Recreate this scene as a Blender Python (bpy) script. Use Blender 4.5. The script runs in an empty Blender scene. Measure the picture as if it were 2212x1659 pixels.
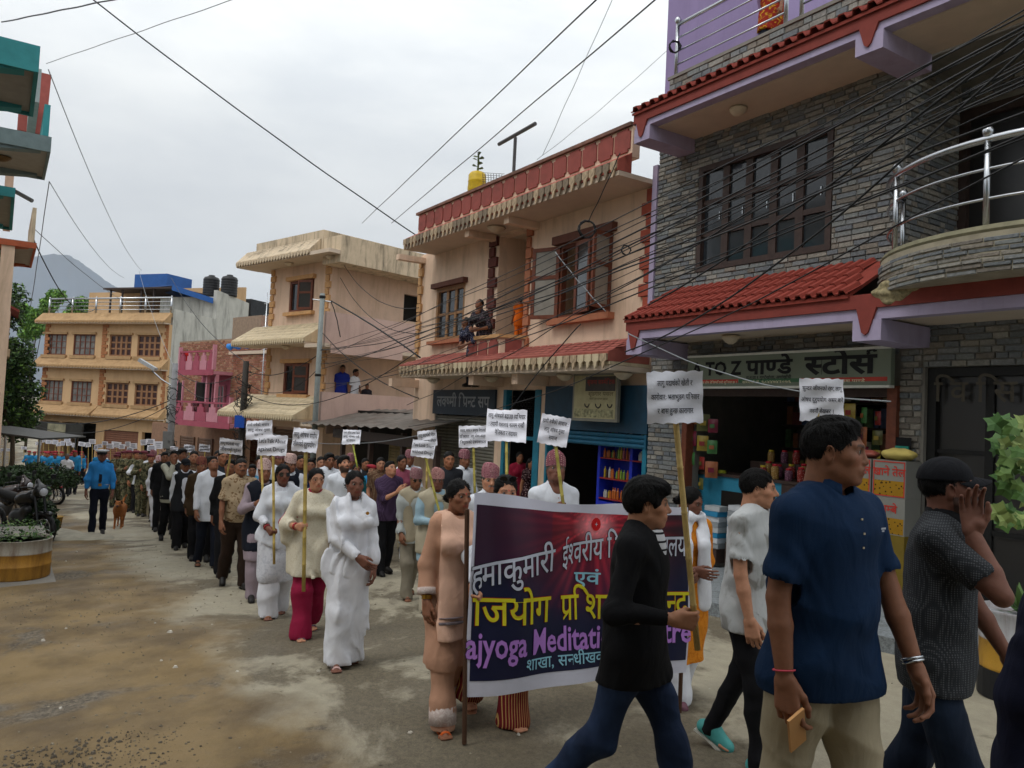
import bpy, math, random, numpy as np
from mathutils import Vector, Matrix
R=math.radians; rnd=random.Random(7)
sc=bpy.context.scene; COL=sc.collection
# ---------- camera (pixel units below refer to a 2212 x 1659 picture plane) ----------
FPX=1700.0; CX,CY=1106.0,829.5; PIT=R(2.37); ROL=R(2.75); CAMZ=1.65
F_=Vector((0,math.cos(PIT),math.sin(PIT))); R0=Vector((1,0,0)); U0=Vector((0,-math.sin(PIT),math.cos(PIT)))
R_=(R0*math.cos(ROL)+U0*math.sin(ROL)); U_=(U0*math.cos(ROL)-R0*math.sin(ROL))
cam=bpy.data.cameras.new('camera'); co=bpy.data.objects.new('camera',cam); COL.objects.link(co); sc.camera=co
cam.sensor_width=36; cam.lens=36*FPX/2212; cam.clip_start=.1; cam.clip_end=9000
co.matrix_world=Matrix(((R_.x,U_.x,-F_.x,0),(R_.y,U_.y,-F_.y,0),(R_.z,U_.z,-F_.z,CAMZ),(0,0,0,1)))
def ray(px,py):
    d=F_*FPX+R_*(px-CX)+U_*(CY-py); return d/d.y
def at(px,py,dep): return Vector((0,0,CAMZ))+ray(px,py)*dep
DS=Vector((-.545,.8385))
def gz(x,y):
    s=x*DS.x+y*DS.y; s=max(-12,min(70,s)); return -.064*s
# ---------- world, sun, exposure ----------
w=bpy.data.worlds.new('World'); sc.world=w; w.use_nodes=True; nt=w.node_tree; nt.nodes.clear()
def N(nt,t,**k):
    n=nt.nodes.new(t)
    for a,b in k.items():
        if a.startswith('i_'): n.inputs[a[2:].replace('_',' ')].default_value=b
        else: setattr(n,a,b)
    return n
SUN_EL,SUN_AZ=R(57),R(235)      # azimuth clockwise from +Y
sky=N(nt,'ShaderNodeTexSky'); sky.sky_type='NISHITA'; sky.sun_disc=False; sky.sun_elevation=SUN_EL; sky.sun_rotation=SUN_AZ
tc=N(nt,'ShaderNodeTexCoord'); mp=N(nt,'ShaderNodeMapping'); mp.inputs['Scale'].default_value=(1,1,3.2)
nz=N(nt,'ShaderNodeTexNoise',i_Scale=1.7,i_Detail=7,i_Roughness=.55,i_Distortion=.25)
nz2=N(nt,'ShaderNodeTexNoise',i_Scale=5.5,i_Detail=6,i_Roughness=.6)
nt.links.new(tc.outputs['Generated'],mp.inputs[0]); nt.links.new(mp.outputs[0],nz.inputs['Vector']); nt.links.new(mp.outputs[0],nz2.inputs['Vector'])
sep=N(nt,'ShaderNodeSeparateXYZ'); nt.links.new(tc.outputs['Generated'],sep.inputs[0])
gr=N(nt,'ShaderNodeValToRGB'); e=gr.color_ramp.elements
e[0].position=0.0; e[0].color=(.27,.29,.32,1); e[1].position=.95; e[1].color=(.80,.80,.80,1)
for p_,c_ in ((.06,(.28,.31,.345,1)),(.13,(.33,.355,.385,1)),(.22,(.36,.375,.395,1)),(.31,(.43,.445,.46,1)),(.40,(.58,.59,.592,1)),(.6,(.66,.664,.664,1))):
    q=e.new(p_); q.color=c_
nt.links.new(sep.outputs['Z'],gr.inputs[0])
cr=N(nt,'ShaderNodeValToRGB'); cr.color_ramp.elements[0].position=.40; cr.color_ramp.elements[0].color=(.80,.82,.85,1); cr.color_ramp.elements[1].position=.62; cr.color_ramp.elements[1].color=(1.07,1.06,1.04,1)
mxn=N(nt,'ShaderNodeMath',operation='MULTIPLY_ADD'); mxn.inputs[1].default_value=.3
nt.links.new(nz2.outputs[0],mxn.inputs[0]); 
mm=N(nt,'ShaderNodeMath',operation='MULTIPLY'); mm.inputs[1].default_value=.7; nt.links.new(nz.outputs[0],mm.inputs[0]); nt.links.new(mm.outputs[0],mxn.inputs[2])
nt.links.new(mxn.outputs[0],cr.inputs[0])
mul=N(nt,'ShaderNodeMix',data_type='RGBA',blend_type='MULTIPLY'); mul.inputs[0].default_value=1
nt.links.new(gr.outputs[0],mul.inputs[6]); nt.links.new(cr.outputs[0],mul.inputs[7])
mul2=N(nt,'ShaderNodeMix',data_type='RGBA',blend_type='MULTIPLY'); mul2.inputs[0].default_value=1
mul2.inputs[7].default_value=(16.6,16.8,16.8,1); mul2.clamp_result=False; nt.links.new(mul.outputs[2],mul2.inputs[6])
mx=N(nt,'ShaderNodeMix',data_type='RGBA'); mx.inputs[0].default_value=.93
nt.links.new(sky.outputs[0],mx.inputs[6]); nt.links.new(mul2.outputs[2],mx.inputs[7])
bg=N(nt,'ShaderNodeBackground'); bg.inputs[1].default_value=.1; nt.links.new(mx.outputs[2],bg.inputs[0])
ow=N(nt,'ShaderNodeOutputWorld'); nt.links.new(bg.outputs[0],ow.inputs[0])
sl=bpy.data.lights.new('sun','SUN'); sl.energy=.8; sl.angle=R(17); sl.color=(1,.97,.93)
so=bpy.data.objects.new('sun',sl); COL.objects.link(so)
sd=Vector((math.sin(SUN_AZ)*math.cos(SUN_EL),math.cos(SUN_AZ)*math.cos(SUN_EL),math.sin(SUN_EL)))
so.rotation_euler=sd.to_track_quat('Z','Y').to_euler(); so.location=(0,0,40)
sc.view_settings.view_transform='Standard'; sc.view_settings.look='None'; sc.view_settings.exposure=0.42; sc.view_settings.gamma=1
sc.view_settings.use_curve_mapping=False
sc.cycles.max_bounces=6; sc.cycles.diffuse_bounces=3; sc.cycles.transparent_max_bounces=8; sc.cycles.use_denoising=True
# ---------- materials ----------
MC={}
def lin(c):
    return tuple((v/12.92 if v<=.04045 else ((v+.055)/1.055)**2.4) for v in c)
def hx(s):
    return lin(tuple(int(s[i:i+2],16)/255 for i in (0,2,4)))
def mat(name,col,rough=.8,metal=0,var=.12,scale=6,bump=.15,bscale=40,stain=None,stain_amt=.35,stain_scale=1.5,attr=None,spec=.3,streak=False,alpha=1,trans=0,emit=0,coords='Object',isl=0):
    """matte base with two octaves of colour variation, fine relief, optional stains"""
    key=(name,)
    if key in MC: return MC[key]
    if isinstance(col,str): col=hx(col)
    m=bpy.data.materials.new(name); m.use_nodes=True; t=m.node_tree; b=t.nodes['Principled BSDF']
    b.inputs['Roughness'].default_value=rough; b.inputs['Metallic'].default_value=metal; b.inputs['Specular IOR Level'].default_value=spec
    tc=N(t,'ShaderNodeTexCoord'); 
    if attr:
        a=N(t,'ShaderNodeAttribute',attribute_name=attr); base=a.outputs['Color']
    else:
        a=N(t,'ShaderNodeRGB'); a.outputs[0].default_value=(*col,1); base=a.outputs[0]
    n=N(t,'ShaderNodeTexNoise',i_Scale=scale,i_Detail=8,i_Roughness=.6); t.links.new(tc.outputs[coords],n.inputs['Vector'])
    mr=N(t,'ShaderNodeMapRange'); mr.inputs[1].default_value=.3; mr.inputs[2].default_value=.7; mr.inputs[3].default_value=1-var; mr.inputs[4].default_value=1+var
    t.links.new(n.outputs[0],mr.inputs[0])
    mu=N(t,'ShaderNodeMix',data_type='RGBA',blend_type='MULTIPLY'); mu.inputs[0].default_value=1; mu.clamp_result=False
    t.links.new(base,mu.inputs[6]); t.links.new(mr.outputs[0],mu.inputs[7]); out=mu.outputs[2]
    if stain is not None:
        if isinstance(stain,str): stain=hx(stain)
        mp=N(t,'ShaderNodeMapping'); 
        if streak: mp.inputs['Scale'].default_value=(2.2,2.2,.35)
        t.links.new(tc.outputs[coords],mp.inputs[0])
        n2=N(t,'ShaderNodeTexNoise',i_Scale=stain_scale,i_Detail=9,i_Roughness=.68,i_Distortion=.4); t.links.new(mp.outputs[0],n2.inputs['Vector'])
        r2=N(t,'ShaderNodeMapRange'); r2.inputs[1].default_value=.48; r2.inputs[2].default_value=.72; r2.inputs[3].default_value=0; r2.inputs[4].default_value=stain_amt
        t.links.new(n2.outputs[0],r2.inputs[0])
        m2=N(t,'ShaderNodeMix',data_type='RGBA'); m2.inputs[7].default_value=(*stain,1); t.links.new(r2.outputs[0],m2.inputs[0]); t.links.new(out,m2.inputs[6]); out=m2.outputs[2]
    t.links.new(out,b.inputs['Base Color'])
    if bump:
        nb=N(t,'ShaderNodeTexNoise',i_Scale=bscale,i_Detail=6,i_Roughness=.65); t.links.new(tc.outputs[coords],nb.inputs['Vector'])
        bp=N(t,'ShaderNodeBump',i_Strength=bump,i_Distance=.02); t.links.new(nb.outputs[0],bp.inputs['Height']); t.links.new(bp.outputs[0],b.inputs['Normal'])
    if emit: b.inputs['Emission Color'].default_value=(*col,1); b.inputs['Emission Strength'].default_value=emit
    MC[key]=m; return m
def glass(name='window_glass',col=(.02,.025,.03),rough=.08):
    return mat(name,col,rough=rough,var=.3,scale=1.2,bump=.05,bscale=3,spec=.6)
# ---------- mesh building ----------
class MB:
    def __init__(s): s.v=[]; s.f=[]; s.c=[]
    def add(s,vs,fs,col=None):
        o=len(s.v); s.v+=[tuple(v) for v in vs]; s.f+=[tuple(i+o for i in f) for f in fs]; s.c+=[col]*len(vs)
    def box(s,x0,x1,y0,y1,z0,z1,col=None,M=None):
        vs=[Vector((x,y,z)) for z in (z0,z1) for y in (y0,y1) for x in (x0,x1)]
        if M: vs=[M@v for v in vs]
        s.add(vs,[(0,2,3,1),(4,5,7,6),(0,1,5,4),(2,6,7,3),(0,4,6,2),(1,3,7,5)],col)
    def prism(s,poly,a0,a1,axis='x',col=None):
        """extrude a polygon of (p,q) along an axis: x -> (y,z) poly, y -> (x,z), z -> (x,y)"""
        n=len(poly); f=lambda a,p,q:(a,p,q) if axis=='x' else ((p,a,q) if axis=='y' else (p,q,a))
        vs=[f(a0,*p) for p in poly]+[f(a1,*p) for p in poly]
        fs=[tuple(range(n))[::-1],tuple(range(n,2*n))]+[(i,(i+1)%n,(i+1)%n+n,i+n) for i in range(n)]
        s.add(vs,fs,col)
    def tube(s,pts,r,n=6,caps=True,col=None):
        pts=[Vector(p) for p in pts]; rs=r if isinstance(r,(list,tuple)) else [r]*len(pts); vs=[];fs=[]
        up=Vector((0,0,1))
        for i,p in enumerate(pts):
            d=(pts[min(i+1,len(pts)-1)]-pts[max(i-1,0)]); d=d.normalized() if d.length>1e-9 else Vector((0,0,1))
            a=up if abs(d.z)<.95 else Vector((1,0,0)); x=d.cross(a).normalized(); y=d.cross(x)
            for k in range(n):
                t=2*math.pi*k/n; vs.append(p+(x*math.cos(t)+y*math.sin(t))*rs[i])
        for i in range(len(pts)-1):
            for k in range(n):
                fs.append((i*n+k,i*n+(k+1)%n,(i+1)*n+(k+1)%n,(i+1)*n+k))
        if caps: fs.append(tuple(range(n))[::-1]); fs.append(tuple(range((len(pts)-1)*n,len(pts)*n)))
        s.add(vs,fs,col)
    def lathe(s,prof,c=(0,0,0),n=16,col=None,sx=1,sy=1):
        vs=[];fs=[];c=Vector(c)
        for r,z in prof:
            for k in range(n):
                t=2*math.pi*k/n; vs.append(c+Vector((r*math.cos(t)*sx,r*math.sin(t)*sy,z)))
        for i in range(len(prof)-1):
            for k in range(n): fs.append((i*n+k,i*n+(k+1)%n,(i+1)*n+(k+1)%n,(i+1)*n+k))
        fs.append(tuple(range(n))[::-1]); fs.append(tuple(range((len(prof)-1)*n,len(prof)*n)))
        s.add(vs,fs,col)
    def mesh(s,name,m,smooth=False):
        me=bpy.data.meshes.new(name); me.from_pydata(s.v,[],s.f); 
        for mm_ in (m if isinstance(m,(list,tuple)) else [m]): me.materials.append(mm_)
        if any(c is not None for c in s.c):
            a=me.color_attributes.new('Col','FLOAT_COLOR','POINT')
            a.data.foreach_set('color',np.array([(*(c or (1,1,1)),1) for c in s.c],dtype=np.float32).ravel())
        if smooth: me.polygons.foreach_set('use_smooth',[True]*len(me.polygons))
        me.update(); return me
    def obj(s,name,m,parent=None,smooth=False,kind=None,loc=None):
        return link(s.mesh(name,m,smooth),name,parent,kind,loc)
def link(me,name,parent=None,kind=None,loc=None):
    o=bpy.data.objects.new(name,me); COL.objects.link(o)
    if parent: o.parent=parent
    if kind: o['kind']=kind
    if loc is not None: o.location=loc
    return o
def tag(o,label,cat,group=None):
    o['label']=label; o['category']=cat
    if group: o['group']=group
    return o
def thing(name,label,cat,loc=(0,0,0),rz=0,group=None):
    o=bpy.data.objects.new(name,None); COL.objects.link(o); o.location=loc; o.rotation_euler=(0,0,rz); o.empty_display_size=.2
    return tag(o,label,cat,group)
def copy_tree(o,parent=None):
    c=o.copy(); COL.objects.link(c); c.parent=parent
    for ch in o.children: copy_tree(ch,c)
    return c
class Bld:
    """a building: an Empty at its base; parts given in the facade frame (x right, y into the building, z up, world metres)"""
    def __init__(s,name,label,cat,org,ang,base,group=None):
        s.org=Vector((org[0],org[1],0)); s.ang=ang; s.base=Vector(base)
        s.M=Matrix.Translation(s.org)@Matrix.Rotation(ang,4,'Z'); s.Mi=s.M.inverted()
        s.root=thing(name,label,cat,s.M@s.base,ang,group)
    def px(s,px,py,yp=0.0):
        o=s.Mi@Vector((0,0,CAMZ)); d=s.Mi.to_3x3()@ray(px,py); t=(yp-o.y)/d.y; p=o+d*t; return p.x,p.z
    def pxx(s,px,py,xp=0.0):
        o=s.Mi@Vector((0,0,CAMZ)); d=s.Mi.to_3x3()@ray(px,py); t=(xp-o.x)/d.x; p=o+d*t; return p.y,p.z
    def rect(s,xl,yt,yb,xr,yp=0.0,side=False):
        f=s.pxx if side else s.px; ym=(yt+yb)/2
        a,z1=f(xl,yt,yp); a2,z0=f(xl,yb,yp)
        # right edge: same height band
        lo=yt-900
        b=f(xr,ym-(xr-xl)*.2,yp)[0]
        return (a+a2)/2,b,z0,z1
    def put(s,mb,name,m,parent=None,smooth=False,kind=None):
        mb.v=[(v[0]-s.base.x,v[1]-s.base.y,v[2]-s.base.z) for v in mb.v]
        return mb.obj(name,m,parent or s.root,smooth,kind)
    def box(s,name,x0,x1,y0,y1,z0,z1,m,parent=None,kind=None):
        b=MB(); b.box(min(x0,x1),max(x0,x1),min(y0,y1),max(y0,y1),min(z0,z1),max(z0,z1)); return s.put(b,name,m,parent,kind=kind)
def wallmb(x0,x1,z0,z1,ya,yb,holes,col=None):
    """wall slab with rectangular openings (x0,x1,z0,z1)"""
    b=MB(); xs=sorted({x0,x1,*[h[0] for h in holes],*[h[1] for h in holes]}); zs=sorted({z0,z1,*[h[2] for h in holes],*[h[3] for h in holes]})
    xs=[x for x in xs if x0<=x<=x1]; zs=[z for z in zs if z0<=z<=z1]
    inside=lambda x,z: x0<x<x1 and z0<z<z1 and not any(h[0]<x<h[1] and h[2]<z<h[3] for h in holes)
    cell={}
    nx,nz_=len(xs)-1,len(zs)-1
    solid=[[inside((xs[i]+xs[i+1])/2,(zs[j]+zs[j+1])/2) for j in range(nz_)] for i in range(nx)]
    S=lambda i,j:0<=i<nx and 0<=j<nz_ and solid[i][j]
    for i in range(nx):
        for j in range(nz_):
            if not solid[i][j]: continue
            a,c,d,e_=xs[i],xs[i+1],zs[j],zs[j+1]
            b.add([(a,ya,d),(c,ya,d),(c,ya,e_),(a,ya,e_)],[(0,1,2,3)],col); b.add([(a,yb,d),(c,yb,d),(c,yb,e_),(a,yb,e_)],[(3,2,1,0)],col)
            if not S(i-1,j): b.add([(a,ya,d),(a,ya,e_),(a,yb,e_),(a,yb,d)],[(0,1,2,3)],col)
            if not S(i+1,j): b.add([(c,ya,d),(c,yb,d),(c,yb,e_),(c,ya,e_)],[(0,1,2,3)],col)
            if not S(i,j-1): b.add([(a,ya,d),(a,yb,d),(c,yb,d),(c,ya,d)],[(0,1,2,3)],col)
            if not S(i,j+1): b.add([(a,ya,e_),(c,ya,e_),(c,yb,e_),(a,yb,e_)],[(0,1,2,3)],col)
    return b
# ---------- lettering: glyphs of the built-in font with a small Devanagari shaper ----------
_G={}
def _textmesh(t,off=0.0):
    c=bpy.data.curves.new('lettering','FONT'); c.body=t; c.resolution_u=2; c.offset=off; o=bpy.data.objects.new('lettering',c)
    me=bpy.data.meshes.new_from_object(o); vs=np.array([v.co[:2] for v in me.vertices]).reshape(-1,2); fs=[tuple(p.vertices) for p in me.polygons]
    bpy.data.objects.remove(o); bpy.data.curves.remove(c); bpy.data.meshes.remove(me); return vs,fs
def glyph(ch,off=0.0):
    k=(ch,off)
    if k in _G: return _G[k]
    if ('I',0) not in _G: _G[('I',0)]=(_textmesh('I')[0][:,0].max(),)
    ref=_G[('I',0)][0]; adv=_textmesh(ch+'I')[0][:,0].max()-ref
    vs,fs=_textmesh(ch,off) if ch!=' ' else (np.zeros((0,2)),[])
    _G[k]=(vs,fs,adv); return _G[k]
def halfglyph(ch,off):
    k=(ch,off,'h')
    if k in _G: return _G[k]
    vs,fs,adv=glyph(ch,off); cut=adv*(.72 if ch in 'णनतलसपयमवशषगचजघभबथधञखक्षज्ञत' else .82)
    import bmesh
    bm=bmesh.new(); vv=[bm.verts.new((*v,0)) for v in vs]
    for f in fs:
        try: bm.faces.new([vv[i] for i in f])
        except ValueError: pass
    bmesh.ops.bisect_plane(bm,geom=bm.verts[:]+bm.edges[:]+bm.faces[:],plane_co=(cut,0,0),plane_no=(1,0,0),clear_outer=True)
    bm.verts.ensure_lookup_table(); bm.verts.index_update()
    _G[k]=(np.array([v.co[:2] for v in bm.verts]).reshape(-1,2),[tuple(v.index for v in f.verts) for f in bm.faces],cut); bm.free(); return _G[k]
def letters(t,off=0.0):
    """-> (verts Nx2, faces, width) in em units"""
    V=[];Fa=[];x=0;n=0;i=0
    def put(g,dx=0,dy=0,s=1):
        nonlocal n
        vs,fs=g[0],g[1]
        if len(vs): V.append(vs*s+np.array([x+dx,dy])); Fa.extend(tuple(a+n for a in f) for f in fs); n+=len(vs)
    L=list(t); HAL='\u094d'
    while i<len(L):
        ch=L[i]
        if '\u0915'<=ch<='\u0939':
            cl=[ch]; j=i+1
            while j+1<len(L) and L[j]==HAL and '\u0915'<=L[j+1]<='\u0939': cl.append(L[j+1]); j+=2
            ms=[]
            while j<len(L) and (L[j] in '\u0901\u0902\u0903\u093c' or '\u093e'<=L[j]<='\u094d'): ms.append(L[j]); j+=1
            reph=len(cl)>1 and cl[0]=='र'
            if reph: cl=cl[1:]
            sub=len(cl)>1 and cl[-1]=='र'
            if sub: cl=cl[:-1]
            if 'ि' in ms: g=glyph('ि',off); put(g); x+=g[2]; ms.remove('ि')
            for c in cl[:-1]: g=halfglyph(c,off); put(g); x+=g[2]
            g=glyph(cl[-1],off); put(g); bx=x; x+=g[2]
            if sub:
                w_=.05+off; a=bx+g[2]*.25; V.append(np.array([(a-.02,-.0),(a+.22,.16),(a+.22,.16+w_*1.3),(a-.02,w_)])); Fa.append((n,n+1,n+2,n+3)); n+=4
            for m_ in ms:
                if m_=='ः' or '\u0903'==m_ or m_ in 'ाीोौ': g=glyph(m_,off); put(g); x+=g[2]
                else: put(glyph(m_,off))
            if reph:
                c0=x-.07; pts=[(c0-.1,.66),(c0-.13,.73),(c0-.1,.8),(c0-.02,.83),(c0+.05,.8),(c0+.06,.74)]; w_=.028+off*.6
                for a,b_ in zip(pts,pts[1:]):
                    d=np.array(b_)-np.array(a); d/=np.linalg.norm(d); q=np.array([-d[1],d[0]])*w_
                    V.append(np.array([a-q,b_-q,b_+q,a+q])); Fa.append((n,n+1,n+2,n+3)); n+=4
            i=j
        else:
            g=glyph(ch,off); put(g); x+=g[2]; i+=1
    return (np.concatenate(V) if V else np.zeros((0,2))),Fa,x
def lettering(lines,m,parent,W=None,size=.1,off=0.0,M=None,align='c',name='lettering',kind='stuff',maps=None):
    """lines: [(text,cx,cy,size,width or None)] in the local xz plane (y=0); M maps into the parent"""
    b=MB()
    for ln in lines:
        t,cx,cy,s,wd=(list(ln)+[None])[:5]
        vs,fs,wv=letters(t,off); 
        if not len(vs): continue
        sx=s if wd is None else wd/wv
        q=[Vector((cx+(p[0]-wv/2)*sx,0,cy+(p[1]-.3)*s)) for p in vs]
        if maps: q=[Vector(maps(v)) for v in q]
        if M: q=[M@v for v in q]
        b.add(q,fs)
    return b.obj(name,m,parent,kind=kind)
# ---------- signed-distance modelling for people, cloth and other soft shapes ----------
class SDF:
    def __init__(s): s.p=[]; s.mods=[]; s.cuts=[]; s.holes=[]
    def cap(s,a,b,ra,rb=None,k=.02,flat=1.0,sub=False):
        rb=ra if rb is None else rb; a=np.array(a,float); b=np.array(b,float); r=max(ra,rb)
        lo=np.minimum(a,b)-r-.001; hi=np.maximum(a,b)+r+.001
        fa=np.array([1,1/flat,1]); 
        if flat<1:
            ym=(a[1]+b[1])/2; e=max(abs(a[1]-b[1])/2,0)+r; lo[1]=ym-e; hi[1]=ym+e
        def f(X,Y,Z,a=a,b=b):
            # flatten about the segment's own line
            d=b-a; L=(d*d).sum() or 1e-9
            t=np.clip(((X-a[0])*d[0]+(Y-a[1])*d[1]+(Z-a[2])*d[2])/L,0,1)
            dx=X-a[0]-t*d[0]; dy=(Y-a[1]-t*d[1])*fa[1]; dz=Z-a[2]-t*d[2]
            return np.sqrt(dx*dx+dy*dy+dz*dz)-(ra+(rb-ra)*t)
        s.p.append((lo,hi,f,k,sub)); return s
    def ell(s,c,r,k=.02,sub=False,rx=0,ry=0,rz=0):
        c=np.array(c,float); r=np.array(r,float); m=np.array(Matrix.Rotation(rz,3,'Z')@Matrix.Rotation(ry,3,'Y')@Matrix.Rotation(rx,3,'X')) if (rx or ry or rz) else None
        e=r if m is None else np.full(3,r.max())
        def f(X,Y,Z):
            x,y,z=X-c[0],Y-c[1],Z-c[2]
            if m is not None: x,y,z=(m[0,0]*x+m[1,0]*y+m[2,0]*z,m[0,1]*x+m[1,1]*y+m[2,1]*z,m[0,2]*x+m[1,2]*y+m[2,2]*z)
            q=np.sqrt((x/r[0])**2+(y/r[1])**2+(z/r[2])**2); q2=np.sqrt((x/r[0]**2)**2+(y/r[1]**2)**2+(z/r[2]**2)**2)+1e-9
            return q*(q-1)/q2
        s.p.append((c-e,c+e,f,k,sub)); return s
    def cut(s,p,n): s.cuts.append((np.array(p,float),np.array(n,float)/np.linalg.norm(n))); return s
    def mesh(s,h):
        u=[q for q in s.p if not q[4]]
        lo=np.min([q[0] for q in u],0)-h*3-.02; hi=np.max([q[1] for q in u],0)+h*3+.02
        n=np.ceil((hi-lo)/h).astype(int)+1; ax=[(lo[i]+h*np.arange(n[i])).astype(np.float32) for i in range(3)]
        D=np.full(n,.08,np.float32)
        for a,b,f,k,sub in s.p:
            mg=k+h*2+.03; i0=np.maximum(((a-mg-lo)/h).astype(int),0); i1=np.minimum(((b+mg-lo)/h).astype(int)+2,n)
            if (i1<=i0).any(): continue
            sl_=tuple(slice(i0[i],i1[i]) for i in range(3)); X,Y,Z=ax[0][sl_[0]][:,None,None],ax[1][sl_[1]][None,:,None],ax[2][sl_[2]][None,None,:]
            d=f(X,Y,Z).astype(np.float32); c=D[sl_]
            if sub: d=-d; hh=np.clip(.5-.5*(c-d)/k,0,1); D[sl_]=c*(1-hh)+d*hh+k*hh*(1-hh)
            else: hh=np.clip(.5+.5*(d-c)/k,0,1); D[sl_]=d*(1-hh)+c*hh-k*hh*(1-hh)
        X,Y,Z=ax[0][:,None,None],ax[1][None,:,None],ax[2][None,None,:]
        if s.mods:
            near=np.abs(D)<.06; I=np.nonzero(near); P=(ax[0][I[0]],ax[1][I[1]],ax[2][I[2]])
            for g in s.mods: D[I]+=g(*P).astype(np.float32)
        for p,nn in s.cuts: D=np.maximum(D,((X-p[0])*nn[0]+(Y-p[1])*nn[1]+(Z-p[2])*nn[2]).astype(np.float32))
        for c,r in s.holes:
            c=np.array(c); i0=np.maximum(((c-r-lo)/h-2).astype(int),0); i1=np.minimum(((c+r-lo)/h+3).astype(int),n)
            if (i1<=i0).any(): continue
            a,b_,c_=(slice(i0[i],i1[i]) for i in range(3)); D[a,b_,c_]=np.maximum(D[a,b_,c_],r-np.sqrt((X[a]-c[0])**2+(Y[:,b_]-c[1])**2+(Z[:,:,c_]-c[2])**2))
        return nets(D,lo,h)
def nets(D,lo,h):
    s=D<0; nx,ny,nz_=D.shape
    c=np.zeros((nx-1,ny-1,nz_-1),np.int8)
    for i in (0,1):
        for j in (0,1):
            for k in (0,1): c+=s[i:nx-1+i,j:ny-1+j,k:nz_-1+k]
    act=(c>0)&(c<8); I=np.argwhere(act); idx=np.full(act.shape,-1,np.int64); idx[act]=np.arange(len(I))
    V=np.zeros((len(I),3)); cnt=np.zeros(len(I))
    cs=[(i,j,k) for i in (0,1) for j in (0,1) for k in (0,1)]
    val={q:D[I[:,0]+q[0],I[:,1]+q[1],I[:,2]+q[2]].astype(float) for q in cs}
    for a in cs:
        for ax_ in range(3):
            if a[ax_]==0:
                b=list(a); b[ax_]=1; b=tuple(b); va,vb=val[a],val[b]; m=(va<0)!=(vb<0)
                t=np.where(m,va/np.where(m,va-vb,1),0); P=np.array(a,float)[None]+np.zeros((len(I),3)); P[:,ax_]+=t
                V[m]+=P[m]; cnt[m]+=1
    V=V/cnt[:,None]; V=(V+I)*h+lo
    Q=[]
    for ax_ in range(3):
        a=[slice(None)]*3; b=[slice(None)]*3; a[ax_]=slice(0,-1); b[ax_]=slice(1,None)
        s0,s1=s[tuple(a)],s[tuple(b)]; E=np.argwhere(s0!=s1); o1,o2=[(1,2),(2,0),(0,1)][ax_]
        ok=(E[:,o1]>0)&(E[:,o2]>0)&(E[:,o1]<D.shape[o1]-1)&(E[:,o2]<D.shape[o2]-1); E=E[ok]
        fl=s0[E[:,0],E[:,1],E[:,2]]
        def g(d1,d2):
            q=E.copy(); q[:,o1]-=d1; q[:,o2]-=d2; return idx[q[:,0],q[:,1],q[:,2]]
        q=np.stack([g(1,1),g(0,1),g(0,0),g(1,0)],1); q[~fl]=q[~fl][:,::-1]; Q.append(q)
    Q=np.concatenate(Q); Q=Q[(Q>=0).all(1)]
    return V,Q
def npmesh(name,parts,m,smooth=True,sharp=0):
    """parts: list of (V,Q,colours or None)"""
    vs=[];qs=[];cc=[];o=0
    for V,Q,C in parts:
        vs.append(V); qs.append(Q+o); o+=len(V); cc.append(C if C is not None else np.ones((len(V),3)))
    V=np.concatenate(vs); Q=np.concatenate(qs); C=np.concatenate(cc)
    me=bpy.data.meshes.new(name); me.vertices.add(len(V)); me.vertices.foreach_set('co',V.astype(np.float32).ravel())
    me.loops.add(Q.size); me.loops.foreach_set('vertex_index',Q.astype(np.int32).ravel())
    me.polygons.add(len(Q)); me.polygons.foreach_set('loop_start',np.arange(0,Q.size,4,dtype=np.int32)); me.polygons.foreach_set('use_smooth',np.ones(len(Q),bool))
    me.update(calc_edges=True)
    if sharp: me.set_sharp_from_angle(angle=R(sharp))
    a=me.color_attributes.new('Col','FLOAT_COLOR','POINT'); a.data.foreach_set('color',np.concatenate([C,np.ones((len(C),1))],1).astype(np.float32).ravel())
    for x in (m if isinstance(m,(list,tuple)) else [m]): me.materials.append(x)
    return me
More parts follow.
